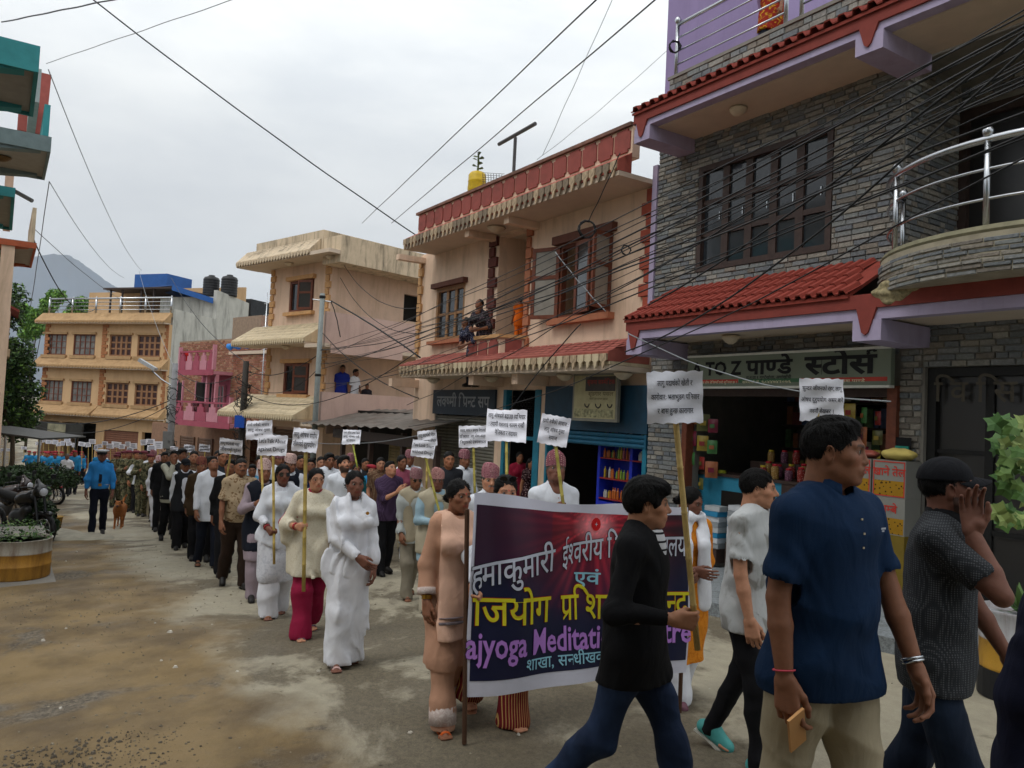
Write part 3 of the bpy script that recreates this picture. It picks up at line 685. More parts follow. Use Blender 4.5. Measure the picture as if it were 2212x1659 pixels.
for j in range(nz_):
    s=qq.uniform(0,.1)
    while s<per[-1]-.03:
        l=qq.choice((.18,.24,.3,.36)); e_=min(s+l,per[-1]); c=CLADC[qq.randrange(12)]; d=qq.choice((.012,.02,.028))
        def pt(u,k):
            i=max(i for i in range(seg) if per[i]<=u+1e-9); f=(u-per[i])/(per[i+1]-per[i]); x=P[i][0]+(P[i+1][0]-P[i][0])*f; y=P[i][1]+(P[i+1][1]-P[i][1])*f
            nx,ny=(x-bcx)/ba**2,(y-ybc)/bb**2; L=math.hypot(nx,ny); return (x+nx/L*k,y+ny/L*k)
        a1,a2=pt(s+.004,.002),pt(e_-.004,.002); c1,c2=pt(s+.01,d),pt(e_-.01,d); za,zc=zb0+j*h+.004,zb0+(j+1)*h-.004
        t=MB(); t.add([(*a1,za),(*a2,za),(*a2,zc),(*a1,zc),(*c1,za+.006),(*c2,za+.006),(*c2,zc-.006),(*c1,zc-.006)],[(4,5,6,7),(0,1,5,4),(1,2,6,5),(2,3,7,6),(3,0,4,7)],c)
        G.put(t,'stone',m_clad,BAL); s=e_
cp=MB(); cp.tube([(x,y,zb1+.02) for x,y in (bal(math.pi*i/seg,.97) for i in range(seg+1))],.055,6); G.put(cp,'coping',M_('mossy_cement','77735c',var=.3),BAL)
pts=[(*bal(math.pi*i/seg,.96),zb1+.04) for i in range(seg+1)]; rail(G,pts,.85,2,r=.026,posts=[pts[0],pts[7],pts[14],pts[21],pts[28]],name='curved_railing')
# broken cement patch under the balcony
sf=SDF(); sf.ell((xbal+.55,ye-.02,z_low_red_top+.0),(.22,.05,.13),k=.02); sf.ell((xbal+.75,ye-.03,z_low_red_top+.05),(.16,.05,.08),k=.04)
sf.mods.append(lambda X,Y,Z:.02*np.sin(X*23+Z*31)*np.sin(Z*27-X*15)); V,Qq=sf.mesh(.014); V=V-np.array(G.base); link(npmesh('broken_cement',[(V,Qq,None)],M_('broken_cement','8d8262',var=.5,scale=30)),'broken_cement',G.root)
# ---- shop ----
YEV=ye
G.box('post',sx0-.08,sx0+.02,ygw-.06,ygw+.1,fl,sgz0,m_wood); G.box('post',sx1,sx1+.12,ygw-.06,ygw+.1,fl,sgz0,m_wood)
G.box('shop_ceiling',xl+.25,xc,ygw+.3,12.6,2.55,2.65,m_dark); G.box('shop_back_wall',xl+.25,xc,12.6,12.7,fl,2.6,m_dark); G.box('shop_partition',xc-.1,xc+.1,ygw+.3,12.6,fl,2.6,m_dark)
G.box('lintel',sx0,sx1,ygw-.02,ygw+.2,sgz0-.13,sgz0+.01,m_dwood)
# sign board
SB=thing('store_sign','pale green store sign with black lettering hung over the shop opening','sign',G.M@Vector((sgx0,ygw-.16,sgz0)),RA)
sw,sh=sgx1-sgx0,sgz1-sgz0
b=MB(); b.box(0,sw,-.03,.05,0,sh); b.obj('board',mat('sign_panel','727b6b',rough=.5,var=.08,scale=2,bump=.03),SB)
b=MB(); b.box(.04,sw*.30,-.034,-.031,.05,.16*sh+.03); b.box(sw*.62,sw-.04,-.034,-.031,.05,.16*sh+.03); b.obj('red_strip',mat('sign_red','b5463c',bump=0),SB)
b=MB(); b.box(sw*.305,sw*.615,-.034,-.031,.05,.16*sh+.03); b.obj('green_strip',mat('sign_green','476a4e',bump=0),SB)
b=MB(); 
for a_ in ((0,sw,sh,sh+.03),(0,sw,-.03,0)): b.box(a_[0],a_[1],-.05,.05,a_[2],a_[3])
b.obj('frame',mat('sign_frame','cfcfc6',rough=.4),SB)
ink=mat('black_ink','101114',var=.02,bump=0,rough=.6); T=Matrix.Translation((0,-.036,0))
lettering([('A TO Z',sw*.172,sh*.575,sh*.62,sw*.285),('पाण्डे',sw*.46,sh*.59,sh*.66,sw*.23),('स्टोर्स',sw*.79,sh*.585,sh*.78,sw*.30)],ink,SB,off=.032,M=T)
lettering([('स.न.पा.१ गुर्ण्टेखोला, अर्घाखाँची',sw*.46,sh*.27,sh*.14,sw*.23)],ink,SB,off=.01,M=T,name='address_lettering')
lettering([('फ्रि होम डेलिभरिको सुविधा छ ।',sw*.19,sh*.13,sh*.12,sw*.21),('सम्पर्क नं. ९८४४७४२०७६',sw*.45,sh*.13,sh*.12,sw*.25),('प्रो. प्रकाश पाण्डे',sw*.82,sh*.13,sh*.12,sw*.16)],mat('sign_cream_ink','d8cfae',bump=0),SB,off=.01,M=T,name='strip_lettering')
G.root.children[0]['label']='grey rear wall of the clad shop house'
# ================= peach two-storey house =================
yw=9.0
P=Bld('peach_house','peach two storey shop house with terracotta awnings beside the clad house','house',(0,0),RA,(-14,yw,gz(*rowpt(-14,yw)[:2])))
pl=P.px(905,650,yw)[0]; pr=xl-.11; fp=gzr(-13)+.05
yp_=8.15
e0=P.px(873,553,yp_)[0]; z_eb=P.px(1150,443,yp_)[1]; z_et=z_eb+.26
z_pt=P.px(1139,366,8.5)[1]
a0=P.px(866,825,yp_)[0]; z_ab=P.px(1115,806,yp_)[1]; z_at=z_ab+.30; z_aw=P.px(1130,752,yw)[1]
print('PB',pl,pr,z_eb,z_pt,z_ab,z_aw,fp,P.px(1115,806,yp_))
lw=P.rect(941,626,738,1003,yw); bw=P.rect(1206,532,690,1322,yw); rc=(P.px(1076,600,yw)[0],P.px(1138,600,yw)[0])
zbal1=P.px(1080,722,yw-.5)[1]; zbal0=P.px(1080,778,yw-.5)[1]
zarch=P.px(1100,470,yw)[1]
GF=fp-.6
s1=P.px(939,900,yw)[0],P.px(1071,900,yw)[0]; s2=P.px(1087,900,yw)[0],P.px(1168,900,yw)[0]; s3=P.px(1185,900,yw)[0],P.px(1408,900,yw)[0]
zs1=P.px(1000,848,yw)[1]; zs2=P.px(1120,842,yw)[1]; zs3=P.px(1290,834,yw)[1]
W=wallmb(pl,pr,GF,z_eb+.1,yw,yw+.22,[(lw[0],lw[1],lw[2],lw[3]),(bw[0],bw[1],bw[2],bw[3]),(rc[0],rc[1],zbal0+.35,z_eb-.05),(s1[0],s1[1],fp,zs1),(s2[0],s2[1],fp,zs2),(s3[0],s3[1],fp,zs3)]); P.put(W,'wall',m_peach)
P.box('side_wall',pl,pl+.2,yw+.23,18,GF,z_eb+.1,m_peach); P.box('side_wall',pr-.2,pr-.01,yw+.23,18,GF,z_eb+.1,m_peach)
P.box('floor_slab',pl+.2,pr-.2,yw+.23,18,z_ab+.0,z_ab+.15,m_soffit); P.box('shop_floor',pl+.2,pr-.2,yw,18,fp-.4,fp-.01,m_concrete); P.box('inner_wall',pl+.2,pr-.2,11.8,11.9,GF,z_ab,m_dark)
P.box('roof',pl+.2,pr-.2,yw+.23,18,z_eb-.02,z_eb+.09,m_soffit)
# recess with arch
P.box('recess_floor',rc[0]-.1,rc[1]+.1,yw+.0,10.6,zbal0+.2,zbal0+.35,m_soffit); P.box('recess_wall',rc[0]-.1,rc[1]+.1,10.5,10.6,zbal0+.3,z_eb,m_peach)
P.box('recess_side',rc[1]+.0,rc[1]+.1,yw+.22,10.5,zbal0+.3,z_eb,m_peach); P.box('recess_side',rc[0]-.1,rc[0]-.0,yw+.22,10.5,zbal0+.3,z_eb,m_peach)
b=MB(); cx=rc[1]-.72; zc=zarch-1.1; r=.62; b.add([(cx+r*math.cos(t),10.49,zc+r*math.sin(t)) for t in [math.pi*i/14 for i in range(15)]]+[(cx-r,10.49,zbal0+.35),(cx+r,10.49,zbal0+.35)],[tuple(range(17))]); P.put(b,'arched_doorway',M_('brown_door','7a6a5a',var=.1))
# eave
EV=P.box('eave',e0,pr,yp_,yw,z_eb-.0,z_eb+.08,m_soffit)
b=MB(); b.prism([(yp_-.02,z_eb+.085),(yp_-.02,z_et),(8.42,z_et+.17),(8.42,z_eb+.085)],e0-.02,pr,'x'); P.put(b,'eave_band',m_terra,EV)
def fringe(B,x0,x1,y,z,n,h,m,A,nm='fringe_tooth',dirty=None):
    """hanging moulded teeth along an eave"""
    me=[]
    for mm in (m,dirty or m):
        b=MB(); w_=(x1-x0)/n; b.prism([(w_*.08,0),(w_*.92,0),(w_*.92,-h*.45),(w_*.7,-h*.55),(w_*.62,-h*.85),(w_*.5,-h),(w_*.38,-h*.85),(w_*.3,-h*.55),(w_*.08,-h*.45)],-.03,.0,'y'); me.append(b.mesh(nm,mm))
    for i in range(n):
        o=link(me[rnd.random()<.6],nm,A); o.matrix_local=Matrix.Translation(Vector((x0+i*(x1-x0)/n,y,z))-B.base)
fringe(P,e0,pr,yp_-.025,z_et-.02,44,.27,M_('pale_fringe','857663',var=.25,scale=9,stain='2c2620',stain_amt=.95,stain_scale=9),EV,dirty=m_dirty)
b=MB(); n=26
for i in range(n):      # moulded shingles on the band
    x=e0+(pr-e0)*i/n
    for j in range(2): b.add([(x+.06+j*.15,8.14+j*.12,z_et+.005+j*.07),(x+.26+j*.15,8.14+j*.12,z_et+.005+j*.07),(x+.26+j*.15,8.2+j*.12,z_et+.045+j*.07),(x+.06+j*.15,8.2+j*.12,z_et+.045+j*.07)],[(0,1,2,3)])
P.put(b,'moulded_shingles',m_terra,EV,kind='stuff')
# parapet with sunk panels
PP=P.box('parapet',e0+.15,pr,8.42,8.58,z_et+.1,z_pt-.06,m_peach); P.box('coping',e0+.1,pr,8.36,8.64,z_pt-.06,z_pt,M_('stained_coping','7c5a4c',var=.3,scale=5,stain='2f2a26',stain_amt=.8),PP)
n=18
for i in range(n):
    x0_=e0+.2+(pr-e0-.2)*i/n; x1_=x0_+(pr-e0-.2)/n-.045; za,zb=z_et+.2,z_pt-.085; c=.05
    b=MB(); b.prism([(x0_+c,za),(x0_+c,za+c),(x0_,za+c),(x0_,zb-c),(x0_+c,zb-c),(x0_+c,zb),(x1_-c,zb),(x1_-c,zb-c),(x1_,zb-c),(x1_,za+c),(x1_-c,za+c),(x1_-c,za)],8.395,8.421,'y'); P.put(b,'panel',m_terra2,PP)
for px_ in (rc[0]-.25,rc[1]+.2,pl+.1): P.box('bracket',px_,px_+.18,yp_+.1,yw,z_eb-.14,z_eb-.002,m_peach,EV)
lampm=mat('lamp_bowl','c8b9a0',rough=.4)
ceiling_lamp(P,(rc[0]+rc[1])/2,8.55,z_eb,lampm,.2)
# windows
def sill(B,x0,x1,z,y,m,A=None,t=.09): B.box('sill',x0-.12,x1+.12,y-.16,y+.02,z-t,z-.003,m,A)
def lintel(B,x0,x1,z,y,m,A=None,t=.12): B.box('lintel',x0-.1,x1+.1,y-.13,y+.02,z+.003,z+t,m,A)
F=window(P,*lw,yw+.04,3,2,m_woodl,depth=.12,fr=.09,mu=.05,label='light wooden window with scalloped panes'); sill(P,lw[0],lw[1],lw[2],yw,m_brown,F); lintel(P,lw[0],lw[1],lw[3],yw,M_('dark_lintel','5e3a2e'),F)
F=P.box('window',bw[0],bw[0]+.08,yw+.02,yw+.14,bw[2],bw[3],m_wood); P.box('frame',bw[1]-.08,bw[1],yw+.02,yw+.14,bw[2],bw[3],m_wood,F)
for q_ in (.33,.66): xx=bw[0]+(bw[1]-bw[0])*q_; P.box('frame',xx-.05,xx+.05,yw+.02,yw+.14,bw[2]+.07,bw[3]-.07,m_wood,F)
P.box('frame',bw[0]+.08,bw[1]-.08,yw+.02,yw+.14,bw[3]-.07,bw[3],m_wood,F); P.box('frame',bw[0]+.08,bw[1]-.08,yw+.02,yw+.14,bw[2],bw[2]+.07,m_wood,F)
P.box('pane',bw[0]+.08,bw[1]-.08,yw+.5,yw+.52,bw[2],bw[3],m_dark,F)  # flat near-black sheet painted for the shade behind the open window
for k in range(17): P.box('window_bar',bw[0]+.85,bw[1]-.08,yw+.15,yw+.165,bw[2]+.12+k*.085,bw[2]+.135+k*.085,m_black,F)
def casement(B,x,z0,z1,w_,y,ang,m,A,two=2):
    b=MB(); f=.075; M=Matrix.Translation((x,y,0))@Matrix.Rotation(ang,4,'Z')
    for q in ((0,f,z0,z1),(w_-f,w_,z0,z1),(f,w_-f,z1-f,z1),(f,w_-f,z0,z0+f),(f,w_-f,(z0*.42+z1*.58)-f/2,(z0*.42+z1*.58)+f/2)): b.box(q[0],q[1],-.02,.02,q[2],q[3],M=M)
    o=B.put(b,'casement',m,A); g=MB(); g.box(f,w_-f,-.004,.004,z0+f,z1-f,M=M); B.put(g,'pane',M_('pale_curtained_glass','8a857c',rough=.3,var=.15) if ang<-1 else m_glass,A); return o
casement(P,bw[0]+.02,bw[2]+.02,bw[3]-.02,.62,yw-.0,R(-105)-.9,m_wood,F); casement(P,bw[0]+.62,bw[2]+.05,bw[3]-.05,.62,yw-.05,R(-14),m_wood,F); casement(P,bw[1]-.02,bw[2]+.05,bw[3]-.05,.55,yw-.02,R(-75),m_wood,F)
sill(P,bw[0],bw[1],bw[2],yw,m_brown,F,.12); lintel(P,bw[0],bw[1],bw[3],yw,M_('dark_lintel','5e3a2e'),F,.16)
# quoins
quoins(P,pl,z_aw,z_eb-.02,yw,.22,m_tanq); quoins(P,rc[0]-.36,zbal1,z_eb-.02,yw,.34,M_('maroon_quoin','5c3029',var=.15)); quoins(P,rc[1],zbal1-.5,z_eb-.02,yw,.2,m_brown); quoins(P,pr,z_aw,z_eb-.02,yw,.3,m_redq,side=-1)
# small faceted balcony
bx0,bx1=rc[0]-.45,rc[1]+.12; pts=[(bx0,yw-.002),(bx0+.22,yw-.52),(bx1-.22,yw-.52),(bx1,yw-.002)]
b=MB(); b.prism(pts,zbal0-.12,zbal1-.07,'z'); BA=P.put(b,'balcony',m_peach); b=MB(); b.prism([(bx0-.05,yw-.003),(bx0+.18,yw-.58),(bx1-.18,yw-.58),(bx1+.05,yw-.003)],zbal1-.07,zbal1,'z'); P.put(b,'coping',m_tanq,BA)
for i in range(3):
    w_=(bx1-bx0-.44)/3; x_=bx0+.24+i*w_; b=MB(); za,zb=zbal0-.05,zbal1-.1; c=.05; x2=x_+w_-.07
    b.prism([(x_+c,za),(x_+c,za+c),(x_,za+c),(x_,zb-c),(x_+c,zb-c),(x_+c,zb),(x2-c,zb),(x2-c,zb-c),(x2,zb-c),(x2,za+c),(x2-c,za+c),(x2-c,za)],yw-.545,yw-.519,'y'); P.put(b,'panel',m_terra2,BA)
for sx,ex in ((bx0,bx0+.22),(bx1-.22,bx1)):
    b=MB(); A_=Vector((sx,yw-.002 if sx==bx0 else yw-.52,0)); B_=Vector((ex,yw-.52 if sx==bx0 else yw-.002,0)); d=(B_-A_); nn=Vector((d.y,-d.x,0)).normalized()*.03
    p0,p1=A_+d*.2,A_+d*.8; b.add([(p0+nn*f)+Vector((0,0,z)) for f in (0,1) for z in (zbal0-.05,zbal1-.1)]+[(p1+nn*f)+Vector((0,0,z)) for f in (0,1) for z in (zbal0-.05,zbal1-.1)],[(2,3,7,6),(0,2,6,4),(1,5,7,3),(0,1,3,2),(4,6,7,5)]); P.put(b,'panel',m_terra2,BA)
# lower awning
AW=P.box('lower_awning',a0,pr,yp_,yw-.002,z_ab,z_ab+.08,m_soffit)
b=MB(); b.prism([(yp_-.02,z_ab+.085),(yp_-.02,z_ab+.14),(yw-.003,z_ab+.14),(yw-.003,z_ab+.085)],a0-.02,pr,'x'); P.put(b,'cream_beam',m_cream,AW)
m_aw=M_('awning_red','965248',var=.12,scale=3,stain='c97e68',stain_amt=.35,stain_scale=1.1)
b=MB(); b.prism([(yp_-.04,z_ab+.145),(yp_-.05,z_at),(yw-.003,z_aw),(yw-.003,z_ab+.145)],a0-.03,pr-.01,'x'); P.put(b,'awning_slope',m_aw,AW)
fringe(P,a0,pr,yp_-.055,z_ab+.26,40,.24,m_cream,AW,dirty=m_dirty)
b=MB(); n=30; sl_=math.atan2(z_aw-z_at,yw-yp_)
for j in range(4):
    for i in range(n):
        x=a0+(pr-a0)*(i+.5*(j%2))/n; y=yp_+.08+j*.2; z=z_at+(y-yp_+.05)*math.tan(sl_)
        if x+.2>pr: continue
        b.add([(x,y,z+.004),(x+.22,y,z+.004),(x+.26,y+.05,z+.05*math.tan(sl_)+.022),(x+.04,y+.05,z+.05*math.tan(sl_)+.022),(x+.3,y+.16,z+.16*math.tan(sl_)+.004),(x+.08,y+.16,z+.16*math.tan(sl_)+.004)],[(0,1,2,3),(3,2,4,5)])
P.put(b,'moulded_shingles',m_aw,AW,kind='stuff')
for x_ in (s1[0]+.6,s2[0]+.1,s3[0]+1.0,s3[0]+2.6): ceiling_lamp(P,x_,8.6,z_ab,lampm,.16)
for x_ in (pl+.05,(s1[1]+s2[0])/2-.1,(s2[1]+s3[0])/2-.1): P.box('bracket',x_,x_+.2,yp_+.1,yw-.003,z_ab-.2,z_ab-.003,m_peach,AW)
# ground floor fronts
m_sign1=M_('dark_blue_board','26333f',var=.2,scale=3,rough=.6)
A=P.box('shop_board',s1[0]-.02,s1[1]+.02,yw-.06,yw-.005,zs1-.52,zs1+.06,m_sign1)
T=lambda x,z,y:Matrix.Translation(Vector((x,y,z))-P.base)
lettering([('लक्ष्मी प्रिन्ट सप',0,0,.36,(s1[1]-s1[0])*.86)],M_('pale_grey_paint','8d9296',bump=0),A,M=T((s1[0]+s1[1])/2,zs1-.22,yw-.066),off=.02)
shutter(P,s1[0]+.02,s1[1]-.02,fp,zs1-.52,yw+.05,label if False else .075,M_('grey_shutter','77756b',rough=.55,metal=.3,var=.15,scale=3,stain='44382c',stain_amt=.5,stain_scale=3))
A=P.box('door_frame',s2[0],s2[0]+.12,yw-.02,yw+.12,fp,zs2,m_blue); P.box('jamb',s2[1]-.2,s2[1],yw-.02,yw+.12,fp,zs2,m_blue,A); P.box('transom',s2[0]+.12,s2[1]-.2,yw+.0,yw+.1,zs2-1.02,zs2-.95,m_blue,A)
b=MB(); 
for i in range(9):
    for j in range(7): x=s2[0]+.2+i*.11; z=zs2-.9+j*.12; b.tube([(x+.05*math.cos(t),yw+.05,z+.05*math.sin(t)) for t in [k*math.pi/3 for k in range(7)]],.006,4)
P.put(b,'grille',m_black,A,kind='stuff')
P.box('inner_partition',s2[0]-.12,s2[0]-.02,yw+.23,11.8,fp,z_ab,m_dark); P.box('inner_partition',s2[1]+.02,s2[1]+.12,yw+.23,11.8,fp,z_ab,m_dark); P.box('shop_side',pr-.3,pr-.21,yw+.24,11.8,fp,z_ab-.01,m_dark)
b=MB(); b.box(0,.85,-.02,.02,0,2.05,M=Matrix.Translation((s2[1]-.22,yw+.1,fp+.02))@Matrix.Rotation(R(100),4,'Z')); P.put(b,'door_leaf',m_blue)
zb_=P.px(1290,935,yw)[1]
A=shutter(P,s3[0]+.02,s3[1]-.02,zb_-.22,zb_+.02,yw-.05,.08,M_('blue_shutter','1f5c78',rough=.5,metal=.2,var=.2),name='blue_shutter'); P.box('shutter_box',s3[0],s3[1],yw-.1,yw+.15,zb_+.03,zs3,M_('blue_shutter_box','1a3c50',rough=.5,var=.2),A)
P.box('blue_post',s3[0]-.0,s3[0]+.06,yw-.05,yw+.1,fp,zb_-.22,m_blue); P.box('blue_post',s3[1]-.14,s3[1]-.04,yw-.05,yw+.1,fp,zb_-.22,m_blue)
# poster sign
q0=P.rect(1237,816,908,1335,yw-.3)
PS=thing('cosmetics_sign','square yellowed shop poster sign with jewellery pictures on the blue shutter box','sign',P.M@Vector((q0[0],yw-.3,q0[2])),RA)
w_,h_=q0[1]-q0[0],q0[3]-q0[2]+.08
b=MB(); b.box(0,w_,0,.06,0,h_); b.obj('board',M_('sign_frame_grey','77766c',rough=.4),PS)
b=MB(); b.box(.05,w_-.05,-.006,-.001,.05,h_-.05); b.obj('print',M_('yellowed_print','a8a07c',var=.15,scale=6,bump=0),PS)
b=MB(); b.box(w_*.3,w_-.06,-.011,-.007,h_*.62,h_-.07); b.obj('dark_panel',M_('dark_print','4a4644',bump=0,var=.2),PS)
lettering([('सृजना कस्मेटिक',w_*.64,h_*.8,.11,w_*.6)],M_('red_print','9c3a34',bump=0),PS,M=Matrix.Translation((0,-.014,0)),off=.01)
lettering([('श्रृङ्गार पसल',w_*.64,h_*.56,.1,w_*.55),('कस्मेटिक सामान पाइन्छ',w_*.6,h_*.46,.05,w_*.4)],M_('brown_print','5f5438',bump=0),PS,M=Matrix.Translation((0,-.009,0)),off=.004,name='small_lettering')
b=MB(); q=random.Random(3)
for i in range(5): b.box(.07+i*(w_-.14)/5,.06+(i+1)*(w_-.14)/5-.012,-.010,-.0065,.07,h_*.25)
b.obj('photo_strip',M_('picture_print','8d8a6a',var=.7,scale=14,bump=0),PS)
b=MB()
for cx_,w1 in ((.35,.06),(.6,.07),(.85,.06)):
    b.tube([(w_*cx_+w1*math.cos(t),-.012,h_*.36+w1*math.sin(t)) for t in [math.pi+k*math.pi/8 for k in range(9)]],.012,4)
b.obj('necklace_print',M_('dark_print'),PS,kind='stuff')
# roof things
A=thing('water_drum','yellow plastic drum with a plant growing in it on the peach house roof','drum',P.M@Vector((*[P.px(1029,423,8.7)[0]],8.7,z_pt)),0)
b=MB(); b.lathe([(.15,0),(.2,.06),(.21,.16),(.2,.3),(.21,.32),(.2,.34),(.2,.46),(.16,.52),(.12,.54)],(0,0,0),18); b.obj('body',M_('yellow_plastic','c9a820',rough=.4,var=.2,stain='4c4520',stain_amt=.6,stain_scale=3),A,smooth=True)
b=MB(); b.tube([(.0,0,.5),(.01,0,.75),(0,.01,.95)],.025,6); 
for k in range(26): a_=k*2.4; z=.62+(k%8)*.045; b.add([(0,0,z),(.1*math.cos(a_),.1*math.sin(a_),z+.05),(.14*math.cos(a_+.3),.14*math.sin(a_+.3),z+.02),(.05*math.cos(a_+.6),.05*math.sin(a_+.6),z)],[(0,1,2,3)])
b.obj('plant',M_('drum_plant_leaf','4f5a38',var=.4),A)
xa,za=P.px(1110,366,9.6); A=thing('clothes_post','grey metal T post standing on the peach house roof','post',P.M@Vector((xa,9.6,z_pt-.5)),RA)
b=MB(); b.tube([(0,0,0),(0,0,za-z_pt+1.25)],.04,8); b.obj('upright',M_('painted_pipe','4b4a4a',rough=.5,metal=.4),A); b=MB(); b.tube([(-.72,0,za-z_pt+1.28),(.8,0,za-z_pt+1.34)],.045,8); b.obj('crossbar',M_('painted_pipe','4b4a4a'),A)
# wire basket beside the drum
xa=P.px(1056,410,8.6)[0]; b=MB()
for i in range(8): b.tube([(-.2+.055*i,0,0),(-.24+.06*i,.02,.34)],.006,4); b.tube([(-.24,0,.05*i),(.24,.02,.05*i)],.005,4)
tag(b.obj('wire_basket',M_('painted_pipe','4b4a4a'),loc=P.M@Vector((xa,8.7,z_pt)),kind='thing'),'small wire mesh panel leaning beside the yellow roof drum','basket')

# ================= peach tower (three storeys) behind =================
TA=math.atan2(-.673,.74); T0=Vector((-6.15,26))
gt=gz(T0.x,T0.y)
K=Bld('tower_house','tall peach three storey house with cream tiled ledges and side balconies','house',T0,TA,(-2.5,0,gt))
tx0=K.px(582,700,0)[0]; hB=K.px(716,703+20,0)[1]
zE=K.px(640,556,-.9)[1]; zP=K.px(700,497,-.45)[1]; zM=K.px(640,742,-.9)[1]; zL=K.px(640,910,-.9)[1]
print('TW',tx0,zE,zP,zM,zL,gt)
kw=[K.rect(625,609,676,678,0),K.rect(612,785,851,668,0)]
D_=6.5
W=wallmb(tx0,0,gt-.6,zE,0,.2,[kw[0],kw[1],(tx0+.5,-.6,gt,zL-.25)]); K.put(W,'wall',m_peach2)
sd=[K.rect(872,634,692,902,0,side=True)]
# side facade x=0
b=wallmb(.2,D_,gt-.6,zE,-.0,.2,[(sd[0][0],sd[0][1]+.2,sd[0][2],sd[0][3])]); b.v=[(-v[1],v[0],v[2]) for v in b.v]; b.f=[f[::-1] for f in b.f]; K.put(b,'side_wall',m_peach2)
K.box('dark_opening',-.3,-.21,sd[0][0]-.1,sd[0][1]+.3,sd[0][2]-.1,sd[0][3]+.1,m_dark)
K.box('far_wall',tx0,tx0+.2,.2,D_,gt-.6,zE,m_peach2); K.box('roof',tx0-.9,1.1,-.9,D_,zE,zE+.12,m_soffit)
# roof parapet
b=MB(); ph=zP-zE
b.box(tx0-.35,.0,-.5,-.38,zE+.13,zP); b.box(-.0,.12,-.5,D_,zE+.13,zP); b.box(tx0-.35,tx0-.23,-.38,D_,zE+.13,zP); K.put(b,'roof_parapet',m_stainwall)
K.box('roof_fascia',.13,1.12,-.48,D_+.1,zE-.25,zE+.62,m_stainwall); 
def ledge(B,x0,x1,zb,ytop,ht,m,n,yo=-.9,nm='ledge',tooth=.16):
    A=B.box(nm,x0,x1,yo,-.002,zb,zb+.07,m_soffit); b=MB(); b.prism([(yo-.02,zb+.072),(yo-.02,zb+.2),(ytop,zb+ht),(ytop,zb+.072)],x0-.02,x1+.02,'x'); B.put(b,'ledge_slope',m,A)
    b=MB(); rows=5; sl=math.atan2(ht-.2,ytop-yo)
    for j in range(rows):
        for i in range(n):
            x=x0+(x1-x0)*(i+.5*(j%2))/n; y=yo+.03+j*(ytop-yo)/rows; z=zb+.2+(y-yo)*math.tan(sl); w_=(x1-x0)/n*.8; d=(ytop-yo)/rows*.8
            if x+w_<x1: b.add([(x,y,z+.022),(x+w_,y,z+.022),(x+w_*1.1,y+d,z+d*math.tan(sl)+.005),(x+.1*w_,y+d,z+d*math.tan(sl)+.005),(x,y,z-.005),(x+w_,y,z-.005)],[(0,1,2,3),(4,5,1,0)])
    B.put(b,'shingles',m,A,kind='stuff'); 
    k=MB(); w_=(x1-x0)/n; k.prism([(w_*.1,0),(w_*.9,0),(w_*.9,-tooth*.5),(w_*.5,-tooth),(w_*.1,-tooth*.5)],-.03,0,'y'); me=k.mesh('fringe_tooth',m)
    for i in range(n): o=link(me,'fringe_tooth',A); o.matrix_local=Matrix.Translation(Vector((x0+i*w_,yo-.022,zb+.16))-B.base)
    return A
ledge(K,tx0-.95,-.0,zE+.001,-.52,.62,m_stainwall,26,nm='roof_ledge'); ledge(K,tx0-.95,-.0,zM,-.003,.8,m_cream,34,nm='middle_ledge'); ledge(K,tx0-1.15,-.0,zL,-.003,.85,m_cream,34,yo=-1.15,nm='lower_ledge')
# side balconies
for zb,nm,y1 in ((zM-.02,'upper_balcony',D_),(zL-.02,'lower_balcony',D_)):
    A=K.box(nm,.001,1.15,-.9,y1,zb-.12,zb,m_soffit); K.box('balcony_wall',1.03,1.15,-.9,y1,zb+.002,zb+1.0,m_mauve,A)
    b=MB(); b.prism([(-.0,zb+.003),(1.028,zb+.003),(1.028,zb+1.0),(.0,zb+1.0)],-.35,-.25,'y'); K.put(b,'balcony_end',m_peach2,A)
    K.box('slab_edge',1.152,1.2,-.7,2.2,zb-.3,zb-.0,m_mauve,A)
quoins(K,tx0,zM+.8,zE-.02,0,.3,m_tanq); quoins(K,-.3,zM+.8,zE-.02,0,.3,m_tanq,name='quoin'); quoins(K,tx0,zL+.85,zM-.02,0,.3,m_tanq); quoins(K,-.3,zL+.85,zM-.02,0,.3,m_tanq)
for i,w_ in enumerate(kw):
    F=window(K,*w_,.05,3,1,m_wood,depth=.12,fr=.09,mu=.05,label=None); sill(K,w_[0],w_[1],w_[2],0,m_tanq,F,.12); lintel(K,w_[0],w_[1],w_[3],0,m_tanq,F,.14)
    b=MB(); casement(K,w_[1]-.05,w_[2]+.05,w_[3]-.05,.62,-.02,R(200),m_wood,F)
for x_,z_ in ((tx0+1.9,zE),(tx0+4.3,zE),(tx0+2,zM)): ceiling_lamp(K,x_,-.5,z_,lampm,.16)
A=shutter(K,tx0+.6,-.7,gt,zL-.3,.1,.09,M_('brown_shutter','5f4636',rough=.6,var=.2))
# tin lean-to stall between tower and peach house
S=Bld('tin_stall','dark timber stall with corrugated tin roof beside the peach house','stall',(0,0),RA,(-20,9.2,gz(*rowpt(-20,9.2)[:2])))
g2=gzr(-20); x0_,z0_=S.px(700,920,8.0); x1_,z1_=S.px(925,874,8.0); x0_-=2
b=MB(); n=44; z1_=z0_+.15
for i in range(n+1):
    x=x0_+(x1_-x0_)*i/n; z=z0_+(z1_-z0_)*i/n+.03*math.sin(i*1.9)
    b.v+=[(x,7.9,z),(x,10.5,z+.55)]; b.c+=[None,None]
b.f=[(2*i,2*i+2,2*i+3,2*i+1) for i in range(n)]; RF=S.put(b,'tin_roof',M_('weathered_tin','77726c',metal=.5,rough=.5,var=.3,scale=3,stain='4a2f20',stain_amt=.6))
S.box('back_wall',x0_,x1_,9.8,9.95,g2-.5,z0_+.5,m_dark); 
